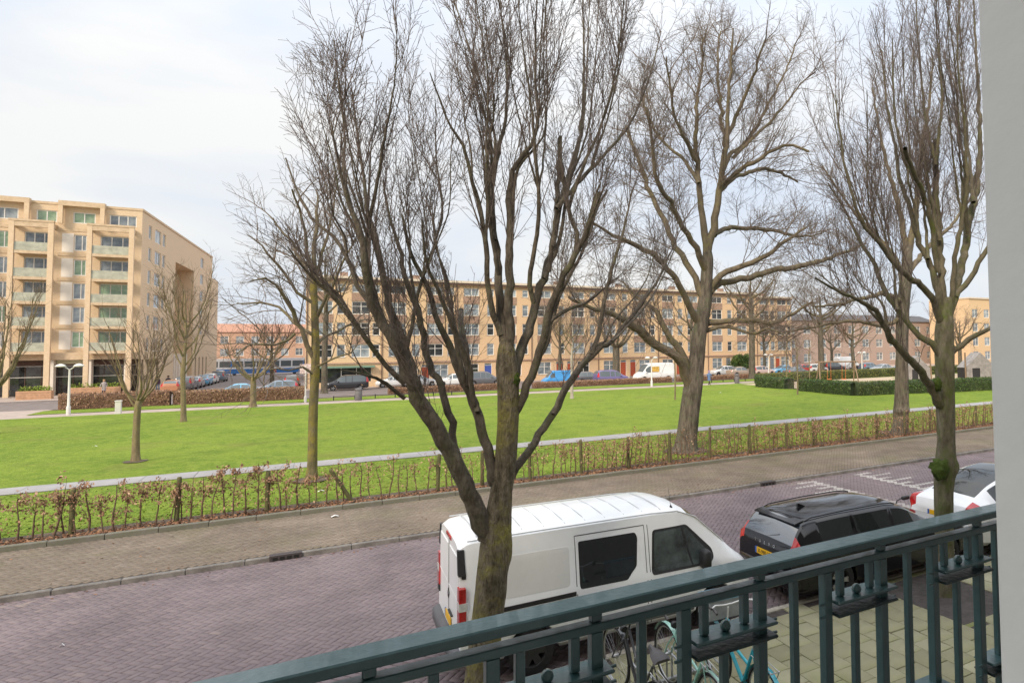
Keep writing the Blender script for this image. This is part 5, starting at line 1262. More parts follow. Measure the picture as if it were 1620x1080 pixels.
_wm = {}
def wheel(parent, x, y, r, w, side, rim='alloy', spokes=5):
    """outer face towards -y when side=-1"""
    key = (r, w, rim, spokes)
    if key not in _wm:
        mb = MB(); M_ = Matrix.Rotation(PI/2, 4, 'X')
        mb.lathe([(r*0.62, -w/2), (r*0.92, -w/2), (r*0.99, -w*0.32), (r, 0), (r*0.99, w*0.32), (r*0.92, w/2), (r*0.62, w/2), (r*0.60, w*0.2)], 28, M=M_, caps=False); ty = mb.mesh('tyre', M_rub, 40)
        mb = MB(); rm = M_alloy if rim == 'alloy' else M_steelrim
        mb.lathe([(r*0.64, w*0.45), (r*0.60, w*0.40), (r*0.56, w*0.1), (r*0.55, -w*0.3), (0.001, -w*0.3)], 28, M=M_, caps=False, mi=1)
        mb.lathe([(0.001, w*0.40), (0.05, w*0.40), (0.06, w*0.2), (0.06, -w*0.3)], 14, M=M_, caps=False)
        for k in range(spokes):
            a = 2*PI*k/spokes
            for da in ((-0.14, 0.14) if rim == 'alloy' else (0,)):
                wd = 0.018 if rim == 'alloy' else 0.05
                c, s_ = math.cos(a+da*0.5), math.sin(a+da*0.5); c2, s2 = math.cos(a+da), math.sin(a+da)
                p0 = Vector((0.045*c, -w*0.36, 0.045*s_)); p1 = Vector((r*0.6*c2, -w*0.40, r*0.6*s2)); t = (p1-p0).normalized(); n_ = Vector((t.z, 0, -t.x))*wd; e = Vector((0, 0.03, 0))
                v = [p0-n_, p0+n_, p1+n_, p1-n_]; b = len(mb.v); mb.v += [tuple(q) for q in v]+[tuple(q+e) for q in v]
                for f in ((0, 1, 2, 3), (0, 4, 5, 1), (1, 5, 6, 2), (2, 6, 7, 3), (3, 7, 4, 0)): mb.f.append(tuple(b+i for i in f)); mb.m.append(0)
        _wm[key] = (ty, mb.mesh('rim', [rm, M_plast], 35))
    t = bpy.data.objects.new('wheel', None); link(t, parent); t.location = (x, y, r); t.rotation_euler = (0, 0, 0 if side < 0 else PI); t.empty_display_size = 0.1
    for nm, me in zip(('tyre', 'rim'), _wm[key]): link(bpy.data.objects.new(nm, me), t)
    return t

def text_mesh(s, size, depth, m, parent, name='lettering'):
    cu = bpy.data.curves.new(name, 'FONT'); cu.body = s; cu.size = size; cu.extrude = depth; cu.align_x = 'CENTER'; cu.align_y = 'CENTER'; cu.resolution_u = 2
    o = bpy.data.objects.new(name, cu); COL.objects.link(o)
    dg = bpy.context.evaluated_depsgraph_get(); me = bpy.data.meshes.new_from_object(o.evaluated_get(dg)); bpy.data.objects.remove(o)
    me.materials.clear(); me.materials.append(m); n = bpy.data.objects.new(name, me); link(n, parent); return n

def number_plate(parent, x, z, txt, w=0.52, y=0.0, tilt=0.0):
    """on the rear (facing -x)"""
    t = bpy.data.objects.new('number_plate', None); link(t, parent); t.location = (x, y, z); t.rotation_euler = (0, tilt, 0); t.empty_display_size = 0.05
    mb = MB(); mb.box(-0.012, 0, -w/2, w/2-0.05, -0.055, 0.055); mb.build('plate', M_plate, t)
    mb = MB(); mb.box(-0.0125, 0, w/2-0.05, w/2, -0.055, 0.055); mb.build('country_band', M_platebl, t)
    o = text_mesh(txt, 0.098, 0.001, M_ink, t); o.location = (-0.0145, -0.025, -0.002); o.rotation_euler = (PI/2, 0, -PI/2)
    return t

# ---------------------------------------------------------------- white panel van
VAN = thing('panel_van', 'white panel van with dark side window parked behind the forked tree', 'van', (4.20, 9.70, 0.0), R(-2.0)); VAN.scale = (0.955, 1, 1)
WP = mat('van_white', (0.84, 0.86, 0.88), 0.35, 0.035, 2.5, coat=0.35)
vr = [(-2.47, .955, .34, 1.12, 1.86, .78), (-2.43, .965, .33, 1.12, 1.915, .80), (-2.2, .972, .30, 1.12, 1.945, .815), (-1.2, .978, .28, 1.12, 1.955, .82), (0.4, .978, .28, 1.12, 1.955, .82), (0.95, .976, .28, 1.12, 1.94, .81),
      (1.18, .972, .28, 1.12, 1.89, .785), (1.45, .968, .28, 1.115, 1.72, .77), (1.75, .965, .28, 1.10, 1.47, .77), (1.98, .96, .28, 1.075, 1.24, .79), (2.12, .945, .28, 1.02, 1.12, .78), (2.28, .90, .28, .93, 1.02, .72), (2.42, .80, .27, .80, .90, .62), (2.50, .66, .28, .68, .76, .50)]
RWX, FWX = -1.47, 1.62
def van_tag(x, j, sg):
    if j <= 1 and x < -2.3: return 'rear_bumper'
    if j <= 1 and x > 2.05: return 'front_bumper'
    if 1.20 < x < 1.93 and j in (7, 8): return 'windscreen'
    return 'body'
vo, xs_, rg_ = car_shell(VAN, vr, (RWX, FWX), 0.335, van_tag, dict(body=WP, rear_bumper=M_grplast, front_bumper=M_grplast, windscreen=M_carglass), wt=0.62, crown=0.03, extra=(1.2, 1.93))
def van_side(x, z, off=0.0):
    """y of the near (right) flank of the van at x, z"""
    S_ = interp_rows(vr, [x])[0]; hw, zbelt, zt, hr = S_[1], S_[3], S_[4], S_[5]; h = zt-zbelt; hb = hw*0.955; hwt = hr+(hb-hr)*0.38*0.85
    prof = [(S_[2]+0.1, 0.972*hw), (S_[2]+0.4*(zbelt-S_[2]), hw), (zbelt-0.07, 0.99*hw), (zbelt, hb), (zbelt+h*0.62, hwt), (zbelt+h*0.93, hr*0.965)]
    return -(float(np.interp(z, [p[0] for p in prof], [p[1] for p in prof]))+off)
def flank_panel(parent, name, poly, m, off=0.006, thick=0.012, side=-1, nsub=10):
    """a flat panel following the flank: poly of (x,z), fan-built with depth"""
    import bmesh
    bm = bmesh.new(); vs = [bm.verts.new((x, 0, z)) for x, z in poly]; bm.faces.new(vs)
    for q in np.linspace(min(p[1] for p in poly), max(p[1] for p in poly), nsub)[1:-1]:
        bmesh.ops.bisect_plane(bm, geom=bm.verts[:]+bm.edges[:]+bm.faces[:], plane_co=(0, 0, q), plane_no=(0, 0, 1))
    for q in np.linspace(min(p[0] for p in poly), max(p[0] for p in poly), nsub)[1:-1]:
        bmesh.ops.bisect_plane(bm, geom=bm.verts[:]+bm.edges[:]+bm.faces[:], plane_co=(q, 0, 0), plane_no=(1, 0, 0))
    r_ = bmesh.ops.extrude_face_region(bm, geom=bm.faces[:]); top = [v for v in r_['geom'] if isinstance(v, bmesh.types.BMVert)]; ts = set(top)
    for v in bm.verts:
        y = van_side(v.co.x, v.co.z, off if v in ts else off-thick); v.co.y = y if side < 0 else -y
    bmesh.ops.recalc_face_normals(bm, faces=bm.faces)
    me = bpy.data.meshes.new(name); bm.to_mesh(me); bm.free(); me.materials.append(m); o = bpy.data.objects.new(name, me); link(o, parent); return o
M_seam = mat('panel_seam', (0.06, 0.06, 0.06), 0.8)
# side window of the sliding door and cab window, with rubber surround
def rounded(pts, r=0.05, n=4):
    out_ = []
    for i, p in enumerate(pts):
        a, b = Vector(pts[i-1]), Vector(pts[(i+1) % len(pts)]); p = Vector(p); u = (a-p).normalized()*r; v = (b-p).normalized()*r
        for k in range(n+1): t = k/n; out_.append(tuple(p+u*(1-t)**2+v*t**2))
    return out_
D0, D1 = -0.80, 0.36                               # sliding door edges
for sd in (-1, 1):
    flank_panel(VAN, 'door_window', rounded([(D0+0.05, 1.06), (0.02, 1.06), (0.19, 1.22), (0.23, 1.62), (0.20, 1.70), (D0+0.05, 1.70)], 0.035), M_carglass, 0.004, side=sd)
    flank_panel(VAN, 'window_seal', rounded([(0.44, 1.05), (1.52, 1.05), (1.62, 1.12), (1.60, 1.26), (1.14, 1.69), (0.50, 1.69)], 0.06), M_plast, 0.003, side=sd)
    gw = flank_panel(VAN, 'cab_window', rounded([(0.48, 1.085), (1.42, 1.085), (1.52, 1.14), (1.50, 1.25), (1.12, 1.655), (0.535, 1.655)], 0.05), mat('cab_glass', (0.05, 0.065, 0.065), 0.05, 0.7, 2.6, spec=0.9), 0.007, side=sd)
    flank_panel(VAN, 'window_bar', [(1.17, 1.09), (1.20, 1.09), (1.06, 1.65), (1.03, 1.65)], M_plast, 0.010, side=sd)
    for x in (D0, D1, 0.42):
        flank_panel(VAN, 'door_seam', [(x-0.005, 0.36), (x+0.005, 0.36), (x+0.005, 1.78), (x-0.005, 1.78)], M_seam, 0.0022, 0.004, side=sd)
    flank_panel(VAN, 'door_seam', [(D0, 1.775), (D1, 1.775), (D1, 1.787), (D0, 1.787)], M_seam, 0.0022, 0.004, side=sd)
    flank_panel(VAN, 'door_rail', [(-2.02, 0.965), (D0-0.02, 0.985), (D0-0.02, 1.045), (-2.02, 1.025)], M_plast, 0.006, side=sd)
    flank_panel(VAN, 'sill_trim', [(-1.05, 0.40), (1.2, 0.40), (1.2, 0.52), (-1.05, 0.52)], M_grplast, 0.010, side=sd)
    flank_panel(VAN, 'pressed_panel', rounded([(-2.0, 1.12), (-0.9, 1.12), (-0.9, 1.66), (-2.0, 1.66)], 0.06), mat('van_panel_white', (0.74, 0.745, 0.74), 0.4, 0.05, 2.0, coat=0.2), 0.004, 0.006, side=sd)
    # tall tail lamp, black cap above and below
    y_ = 0.93*sd
    flank_panel(VAN, 'tail_light_base', [(-2.44, 1.46), (-2.385, 1.46), (-2.40, 1.78), (-2.44, 1.78)], M_plast, 0.010, 0.03, side=sd)
    mb = MB(); mb.prism([(0.815*sd, 0.88), (0.985*sd, 0.88), (0.955*sd, 1.36), (0.82*sd, 1.36)], -2.492, -2.40, 'x'); mb.build('tail_light', M_red, VAN, fix=True)
    mb = MB(); mb.prism([(0.818*sd, 1.08), (0.978*sd, 1.08), (0.974*sd, 1.18), (0.82*sd, 1.18)], -2.496, -2.39, 'x'); mb.build('reverse_light', M_lampw, VAN, fix=True)
    mb = MB(); mb.prism([(0.82*sd, 0.78), (0.98*sd, 0.78), (0.984*sd, 0.876), (0.816*sd, 0.876)], -2.49, -2.40, 'x'); mb.build('tail_light_cap', M_plast, VAN, fix=True)
    mb = MB(); mb.prism([(0.798*sd, 1.505), (0.886*sd, 1.505), (0.80*sd, 1.82), (0.73*sd, 1.82)], -2.488, -2.40, 'x'); mb.build('pillar_trim', M_plast, VAN, fix=True)
    # mirrors
    my = -van_side(1.30, 1.15)*sd
    mb = MB(); mb.bbox(1.30, 1.44, min(my+0.03*sd, my+0.23*sd), max(my+0.03*sd, my+0.23*sd), 1.02, 1.32, 0.035); o = mb.build('mirror', M_plast, VAN, smooth=50)
    mb = MB(); mb.bbox(1.36, 1.42, min(my-0.04*sd, my+0.05*sd), max(my-0.04*sd, my+0.05*sd), 1.08, 1.13, 0.01); mb.build('bracket', M_plast, o)
    mb = MB(); mb.lathe([(0.001, 0.03), (0.07, 0.02), (0.11, 0.0)], 14, M=Matrix.Translation((2.22, 0.80*sd, 0.86)) @ Matrix.Rotation(0.9*-sd, 4, 'X') @ Matrix.Rotation(0.55, 4, 'Y') @ Matrix.Scale(1.9, 4, (1, 0, 0)), caps=False); mb.build('headlight', M_lampw, VAN, smooth=60)
    wheel(VAN, RWX, 0.84*sd, 0.335, 0.2, sd, 'steel', 6); wheel(VAN, FWX, 0.84*sd, 0.335, 0.2, sd, 'steel', 6)
# rear doors: seam, handle, emblem, plate, high brake lamp, bumper
mb = MB(); mb.box(-2.476, -2.468, -0.006, 0.006, 0.5, 1.86); mb.build('rear_door_seam', M_seam, VAN)
for y0 in (-0.78, 0.06):
    mb = MB(); mb.bbox(-2.480, -2.468, y0, y0+0.72, 1.16, 1.72, 0.012); mb.build('rear_door_panel', WP, VAN)
mb = MB(); mb.bbox(-2.50, -2.468, -0.36, -0.08, 0.80, 0.83, 0.008); mb.build('door_handle', M_plast, VAN)
for s_, mm in ((1.0, M_plast), (0.6, M_chrome)):
    mb = MB(); d_ = 0.075*s_; mb.prism([(-d_*0.75, 1.02), (0, 1.02-d_), (d_*0.75, 1.02), (0, 1.02+d_)], -2.482-0.008*(s_ < 1), -2.468, 'x'); mb.build('emblem', mm, VAN, fix=True)
mb = MB(); mb.bbox(-2.485, -2.44, -0.2, 0.2, 1.80, 1.86, 0.01); mb.build('brake_light', M_red, VAN)
mb = MB(); mb.bbox(-2.58, -2.36, -0.93, 0.93, 0.33, 0.56, 0.04); mb.build('step_bumper', M_grplast, VAN, smooth=50)
t_ = number_plate(VAN, -2.478, 0.68, 'V-418-XK', 0.5); 
for c in list(t_.children):
    if c.name.startswith('lettering'): bpy.data.objects.remove(c)       # not readable in the photograph
# roof ribs and gutters
for x in np.linspace(-2.2, 0.75, 10):
    mb = MB(); ys = np.linspace(-0.66, 0.66, 9); pr = [(y, 1.957+0.028*(1-(abs(y)/0.6)**2) if abs(y) < 0.59 else 1.957-0.02*(abs(y)-0.59)/0.07) for y in ys]
    for a, b in zip(pr[:-1], pr[1:]):
        mb.face([(x-0.012, a[0], a[1]-0.006), (x-0.012, b[0], b[1]-0.006), (x, b[0], b[1]+0.005), (x, a[0], a[1]+0.005)]); mb.face([(x, a[0], a[1]+0.005), (x, b[0], b[1]+0.005), (x+0.012, b[0], b[1]-0.006), (x+0.012, a[0], a[1]-0.006)])
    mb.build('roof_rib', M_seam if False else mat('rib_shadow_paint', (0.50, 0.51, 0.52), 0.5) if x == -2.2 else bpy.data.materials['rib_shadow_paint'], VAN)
for sd in (-1, 1):
    mb = MB(); mb.tube([(-2.35, 0.765*sd, 1.915), (-1.5, 0.782*sd, 1.925), (0.5, 0.782*sd, 1.925), (1.0, 0.765*sd, 1.90), (1.35, 0.755*sd, 1.77), (1.9, 0.765*sd, 1.30)], 0.011, 6); mb.build('roof_gutter', bpy.data.materials['rib_shadow_paint'], VAN)
mb = MB(); mb.tube([(0.98, -0.60, 1.93), (0.93, -0.60, 2.25)], [0.004, 0.002], 6); mb.lathe([(0.03, 0), (0.02, 0.03), (0.006, 0.05)], 10, M=Matrix.Translation((0.98, -0.60, 1.915))); mb.build('antenna', M_plast, VAN)
mb = MB(); mb.tube([(1.94, -0.5, 1.235), (1.75, -0.1, 1.45)], 0.008, 5); mb.tube([(1.95, 0.1, 1.245), (1.76, 0.5, 1.45)], 0.008, 5); mb.build('wiper', M_plast, VAN)

# ---------------------------------------------------------------- generic cars
def make_car(name, label, loc, rz, rows, wheels, wr, body_m, glass_m, side_w, ws, rw, cat='car', group=None, tail=None, head=None, wt=0.84, spokes=5, rim='alloy', roof_m=None, detail=False, n=40, lower_m=None, b_pillars=()):
    """side_w: x interval of side glass; ws / rw: x intervals of windscreen and rear window"""
    t = thing(name, label, cat, loc, rz, group)
    def tg(x, j, sg):
        if ws[0] < x < ws[1] and j in (7, 8): return 'windscreen'
        if rw and rw[0] < x < rw[1] and j in (7, 8): return 'rear_window'
        if sg and j == 5 and side_w[0] < x < side_w[1] and not any(abs(x-b) < 0.045 for b in b_pillars): return 'side_window#%d%d' % (sg, sum(x > b for b in b_pillars))
        if tail and sg and tail[0] < x < tail[1] and tail[2] <= j <= tail[3]: return 'tail_light#%d' % sg
        if head and sg and head[0] < x < head[1] and head[2] <= j <= head[3]: return 'headlight#%d' % sg
        if lower_m and j <= 1: return 'sill'
        if roof_m and j == 8 and rw[1] <= x <= ws[0]: return 'roof'
        return 'body'
    ex = list(side_w)+list(ws)+(list(rw) if rw else [])+[b+s_ for b in b_pillars for s_ in (-0.045, 0.045)]
    mm = dict(body=body_m, windscreen=glass_m, rear_window=glass_m, side_window=glass_m, tail_light=M_red, headlight=M_lampw, sill=lower_m or M_plast, roof=roof_m or body_m)
    car_shell(t, rows, wheels, wr, tg, mm, wt=wt, extra=ex, n=n)
    hw = max(r[1] for r in rows)
    for x in wheels:
        for sd in (-1, 1): wheel(t, x, (hw-0.115)*sd, wr, 0.2, sd, rim, spokes)
    xm = ws[0]-0.02+0.55*(ws[1]-ws[0]); zb = float(np.interp(xm, [r[0] for r in rows], [r[3] for r in rows]))
    for sd in (-1, 1):
        a, b = sorted((hw*0.97*sd, (hw+0.17)*sd)); mb = MB(); mb.bbox(xm-0.1, xm+0.06, a, b, zb+0.0, zb+0.15, 0.03); mb.build('mirror', body_m, t, smooth=50)
    return t

# black estate car
BL = paint('black_car_paint', (0.006, 0.006, 0.008), rough=0.1, dirt=0.2); BL.node_tree.nodes['Principled BSDF'].inputs['IOR'].default_value = 1.45; BL.node_tree.nodes['Principled BSDF'].inputs['Coat Weight'].default_value = 0.25
er = [(-2.38, .78, .38, .86, .90, .66), (-2.33, .86, .30, .95, 1.00, .72), (-2.22, .90, .24, 1.00, 1.18, .69), (-2.02, .918, .22, 1.00, 1.385, .655), (-1.75, .925, .21, .985, 1.425, .665), (-1.0, .925, .20, .965, 1.45, .68), (-0.1, .925, .20, .945, 1.45, .685), (0.25, .925, .20, .94, 1.42, .68),
      (0.75, .925, .20, .935, 1.22, .64), (1.12, .92, .20, .925, 1.02, .70), (1.35, .915, .20, .90, .955, .74), (1.9, .88, .21, .82, .875, .70), (2.2, .80, .24, .72, .78, .62), (2.36, .66, .30, .60, .66, .5)]
VOL = make_car('estate_car', 'glossy black estate car with roof rails and yellow plate parked ahead of the white van', (9.58, 9.30, 0.02), R(-1.0), er, (-1.40, 1.47), 0.34, BL, M_carglass, (-1.75, 0.85), (0.30, 1.10), (-2.31, -2.04), tail=(-2.36, -2.25, 4, 6), head=(2.05, 2.3, 4, 6), n=60, lower_m=None, b_pillars=(-0.95, 0.02))
for sd in (-1, 1):
    mb = MB(); mb.tube([(-1.95, 0.60*sd, 1.385), (-1.8, 0.605*sd, 1.43), (-1.0, 0.62*sd, 1.455), (-0.1, 0.625*sd, 1.455), (0.18, 0.62*sd, 1.435), (0.28, 0.62*sd, 1.405)], 0.012, 8); mb.build('roof_rail', BL, VOL, smooth=60)
    mb = MB(); mb.tube([(-1.8, 0.872*sd, 0.995), (-0.9, 0.892*sd, 0.972), (0.2, 0.893*sd, 0.952), (0.8, 0.893*sd, 0.945)], 0.008, 6); mb.build('chrome_strip', M_chrome, VOL)
    mb = MB(); mb.bbox(-2.42, -2.30, *sorted((0.42*sd, 0.83*sd)), 0.44, 0.475, 0.008); mb.build('bumper_strip', M_chrome, VOL)
    for x in (-1.1, -0.05): 
        mb = MB(); mb.bbox(x-0.1, x+0.1, *sorted((0.925*sd, 0.945*sd)), 0.80, 0.83, 0.008); mb.build('door_handle', BL, VOL)
mb = MB(); mb.prism([(-1.62, 1.47), (-1.42, 1.475), (-1.46, 1.485), (-1.60, 1.535)], -0.018, 0.018, 'y'); mb.build('roof_fin', BL, VOL, fix=True)
mb = MB(); mb.prism([(-2.15, 1.345), (-1.96, 1.39), (-1.96, 1.405), (-2.16, 1.365)], -0.60, 0.60, 'y'); mb.build('roof_spoiler', BL, VOL, fix=True)
mb = MB(); mb.tube([(-2.30, 0.0, 1.045), (-2.255, -0.30, 1.13)], 0.010, 6); mb.build('rear_wiper', M_plast, VOL)
t_ = number_plate(VOL, -2.385, 0.76, 'X-980-VB', tilt=0.0)
for k, ch in enumerate('VOLVO'):
    o = text_mesh(ch, 0.072, 0.003, M_chrome, VOL); o.location = (-2.372+0.0*k, 0.27-0.135*k, 0.93); o.rotation_euler = (PI/2-0.15, 0, -PI/2)
mb = MB(); mb.bbox(-2.40, -2.2, -0.80, 0.80, 0.28, 0.62, 0.05); mb.build('rear_bumper', BL, VOL, smooth=50)

M_rearg = mat('tinted_rear_glass', (0.025, 0.035, 0.05), 0.04, spec=1.0, coat=1.0, ior=1.9)
for ch in VOL.children:
    if ch.name.startswith('rear_window'): ch.data.materials[0] = M_rearg
# white electric car, charging
WE = paint('white_pearl_paint', (0.74, 0.75, 0.77), rough=0.2)
tr = [(-2.36, .74, .40, .84, .90, .58), (-2.30, .84, .32, 1.00, 1.04, .62), (-2.12, .90, .26, 1.06, 1.12, .60), (-1.9, .93, .24, 1.06, 1.19, .57), (-1.4, .95, .22, 1.03, 1.42, .56), (-0.8, .955, .21, 1.00, 1.58, .60), (-0.2, .955, .21, .98, 1.62, .62), (0.2, .955, .21, .97, 1.58, .62), (0.75, .95, .21, .96, 1.36, .65), (1.2, .95, .21, .95, 1.08, .72), (1.5, .94, .22, .92, .98, .76), (2.0, .88, .24, .80, .86, .68), (2.36, .68, .32, .62, .68, .5)]
TES = make_car('electric_car', 'white electric car with glass roof charging behind the mossy tree', (14.25, 9.2, 0.02), R(-1.5), tr, (-1.45, 1.44), 0.35, WE, M_carglass, (-1.55, 0.95), (0.28, 1.15), (-1.88, -0.95), tail=(-2.34, -2.02, 4, 5), head=(2.0, 2.3, 4, 6), n=60, roof_m=M_carglass, b_pillars=(-0.75, 0.1))
t_ = number_plate(TES, -2.375, 0.80, 'H-632-T')
for c in list(t_.children):
    if c.name.startswith('lettering'): bpy.data.objects.remove(c)
CABLE = thing('charging_cable', 'black charging cable plugged into the white electric car', 'cable', (11.95, 10.15, 0))
mb = MB(); mb.tube([(0.02, -0.03, 0.98), (-0.12, 0.03, 0.99), (-0.26, 0.06, 0.93), (-0.34, 0.06, 0.78), (-0.36, 0.03, 0.55), (-0.28, -0.05, 0.3), (-0.1, -0.2, 0.08), (0.3, -0.8, 0.03), (0.9, -1.5, 0.05), (2.2, -2.1, 0.1), (3.4, -2.3, 0.1), (3.7, -2.45, 0.3)], 0.014, 8); mb.build('lead', M_plast, CABLE, smooth=60)
mb = MB(); mb.bbox(-0.16, 0.05, -0.05, 0.03, 0.95, 1.03, 0.015); mb.build('plug', M_plast, CABLE, smooth=50)

# ---------------------------------------------------------------- cars and vans across the park
hatch = [(-2.0, .72, .38, .84, .9, .56), (-1.95, .80, .30, .95, 1.05, .58), (-1.7, .86, .24, .98, 1.38, .56), (-1.2, .88, .21, .96, 1.48, .6), (-0.3, .885, .2, .94, 1.5, .61), (0.1, .885, .2, .93, 1.46, .61), (0.6, .88, .2, .93, 1.2, .64), (0.95, .88, .2, .92, 1.0, .7), (1.3, .85, .21, .85, .93, .7), (1.8, .78, .25, .72, .8, .6), (2.0, .62, .32, .6, .66, .48)]
mpv = [(-2.25, .76, .36, .95, 1.05, .6), (-2.2, .84, .3, 1.0, 1.3, .62), (-2.05, .88, .24, 1.0, 1.62, .64), (-1.5, .9, .21, .98, 1.74, .66), (0.0, .9, .2, .96, 1.74, .67), (0.4, .9, .2, .95, 1.66, .66), (1.0, .9, .2, .95, 1.28, .68), (1.35, .89, .2, .94, 1.06, .72), (1.7, .86, .22, .88, .96, .7), (2.1, .78, .26, .74, .82, .6), (2.25, .64, .32, .62, .68, .5)]
sedan = [(-2.2, .74, .38, .82, .88, .58), (-2.1, .82, .3, .95, .98, .62), (-1.75, .87, .24, .97, 1.02, .6), (-1.45, .88, .22, .96, 1.12, .57), (-0.9, .89, .21, .95, 1.4, .57), (-0.2, .89, .2, .93, 1.44, .6), (0.2, .89, .2, .92, 1.38, .6), (0.7, .885, .2, .92, 1.12, .64), (1.0, .88, .2, .91, .98, .7), (1.5, .85, .21, .84, .9, .7), (2.05, .76, .26, .7, .77, .58), (2.2, .62, .32, .58, .64, .46)]
KIND = dict(hatch=(hatch, (-1.3, 1.25), (-1.65, 0.7), (0.12, 0.93), (-1.9, -1.6)), mpv=(mpv, (-1.4, 1.4), (-1.9, 0.95), (0.42, 1.3), (-2.19, -2.0)), sedan=(sedan, (-1.3, 1.35), (-1.35, 0.75), (0.22, 0.98), (-1.7, -0.95)))
PC = {k: paint('car_'+k, c, metal=me_) for k, c, me_ in (('white', (0.72, 0.72, 0.71), 0), ('silver', (0.42, 0.43, 0.45), 0.5), ('black', (0.025, 0.025, 0.03), 0), ('grey', (0.14, 0.14, 0.15), 0.3), ('blue', (0.05, 0.28, 0.62), 0), ('skyblue', (0.12, 0.38, 0.60), 0), ('beige', (0.40, 0.32, 0.25), 0.2), ('red', (0.42, 0.05, 0.04), 0), ('purple', (0.16, 0.13, 0.28), 0.2), ('orange', (0.42, 0.19, 0.10), 0), ('pink', (0.62, 0.46, 0.40), 0), ('steel', (0.16, 0.22, 0.28), 0.3))}
_proto = {}
def far_car(kind, col, x, y, rz, label):
    rows, wh, sw, ws, rw = KIND[kind]
    if kind not in _proto:
        _proto[kind] = make_car('parked_car', label, (x, y, 0), rz, rows, wh, 0.31, PC[col], M_carglass_far, sw, ws, rw, group='cars parked across the park', tail=(rows[0][0], rows[0][0]+0.25, 4, 5), head=(rows[-1][0]-0.3, rows[-1][0], 4, 6), n=26, b_pillars=(-0.55, 0.1) if kind != 'sedan' else (-0.4,))
        c = _proto[kind]; c['_m'] = col
    else: c = copy_tree(_proto[kind])
    c.location = (x, y, 0); c.rotation_euler = (0, 0, rz); c['label'] = label
    for ch in c.children:
        if ch.type == 'MESH' and ch.material_slots and ch.name.split('.')[0] in ('body', 'mirror', 'sill'):
            ch.material_slots[0].link = 'OBJECT'; ch.material_slots[0].material = PC[col]
    return c
def at(px, py): p = G(px, py); return p.x, p.y
CARS = [('mpv', 'black', 548, 617, PI, 'black people carrier parked in front of the green-awning shop'),
 ('hatch', 'white', 622, 612, PI, 'white hatchback beside the copper hedge near the shop'), ('sedan', 'silver', 664, 611, 0, 'silver saloon parked behind the forked tree stems'),
 ('hatch', 'white', 715, 610, PI, 'white hatchback parked before the house with the blue door'), ('mpv', 'grey', 765, 609, 0, 'dark grey people carrier with red tail lamps before the blue door'),
 ('hatch', 'grey', 932, 606, 0, 'dark grey hatchback right of the blue van'), ('mpv', 'purple', 968, 607, 0, 'purple-grey people carrier beside the tall white van'),
 ('hatch', 'white', 1143, 594, PI, 'white hatchback behind the walking person'), ('sedan', 'beige', 1172, 595, 0, 'beige saloon in front of the evergreen bush'),
 ('hatch', 'pink', 1206, 594, 0, 'pinkish hatchback between street tree and lamp'), ('sedan', 'skyblue', 1238, 592, PI, 'pale blue saloon parked before the end house'),
 ('hatch', 'red', 1266, 591, PI, 'dark red hatchback parked near the end house'), ('hatch', 'white', 1292, 590, 0, 'white hatchback beside the broad street tree'),
 ('sedan', 'grey', 1262, 596, 0, 'grey saloon close behind the copper hedge'), ('mpv', 'black', 1318, 588, 0, 'black people carrier next to the far white van'),
 ('hatch', 'steel', 1376, 587, 0, 'steel blue hatchback seen through the swings'), ('sedan', 'silver', 1395, 590, PI, 'silver saloon behind the swing frame'),
 ('hatch', 'skyblue', 1432, 584, PI, 'bright turquoise hatchback near the thick park tree')]
for k, c_, px, py, rz, lab in CARS:
    x, y = at(px, py); far_car(k, c_, x, y, rz, lab)
for k, c_, x, y, lab in (('hatch', 'orange', -12.6, 92, 'orange hatchback at the apartment block corner'), ('mpv', 'grey', -12.2, 98, 'grey people carrier behind the orange hatchback'), ('hatch', 'silver', -12.0, 104, 'silver hatchback beside the block recess'), ('sedan', 'skyblue', -11.8, 110, 'pale blue saloon in the side street row'), ('hatch', 'white', -11.6, 116, 'white hatchback in the side street row'), ('mpv', 'steel', -11.2, 123, 'steel blue people carrier deep in the side street'),
                        ('hatch', 'steel', -2.4, 80, 'steel blue hatchback behind the dry brown hedge'), ('sedan', 'skyblue', -5.6, 76.5, 'light blue saloon just behind the dry brown hedge'), ('hatch', 'grey', -1.2, 98, 'grey hatchback at the right side street kerb')):
    far_car(k, c_, x, y, R(88), lab) if y > 85 else far_car(k, c_, x, y, PI, lab)
vanrows = [(-2.75, .88, .4, 1.2, 2.25, .82), (-2.7, .95, .35, 1.2, 2.38, .84), (-2.2, .98, .3, 1.2, 2.42, .86), (0.9, .98, .28, 1.2, 2.42, .86), (1.3, .98, .28, 1.2, 2.2, .84), (1.75, .97, .28, 1.18, 1.62, .82), (2.05, .96, .28, 1.12, 1.25, .82), (2.45, .9, .3, .95, 1.05, .74), (2.72, .74, .34, .7, .8, .6), (2.78, .62, .38, .6, .66, .5)]
def far_van(px, py, col, label, rz, sc=1.0):
    x, y = at(px, py)
    t = make_car('delivery_van', label, (x, y, 0), rz, vanrows, (-1.75, 1.8), 0.34, PC[col], M_carglass_far, (0.75, 1.62), (1.2, 2.0), None, cat='van', n=30, wt=0.7, rim='steel', spokes=6)
    t.scale = (sc, sc, sc); return t
v1 = far_van(1034, 603, 'white', 'tall white delivery van parked behind the white lamp post', PI)
mb = MB(); mb.box(-0.05, 1.05, 0.955, 0.975, 1.28, 1.98); o = mb.build('side_sticker', mat('sticker_yellow', (0.62, 0.38, 0.08), 0.5, 0.5, 3), v1); o.location = (-0.3, 0, 0)
v2 = far_van(1340, 584, 'white', 'white van parked beyond the swings', 0, 0.95)
v3 = far_van(882, 608, 'blue', 'bright blue van with open side parked before the red-doored house', PI, 0.72)
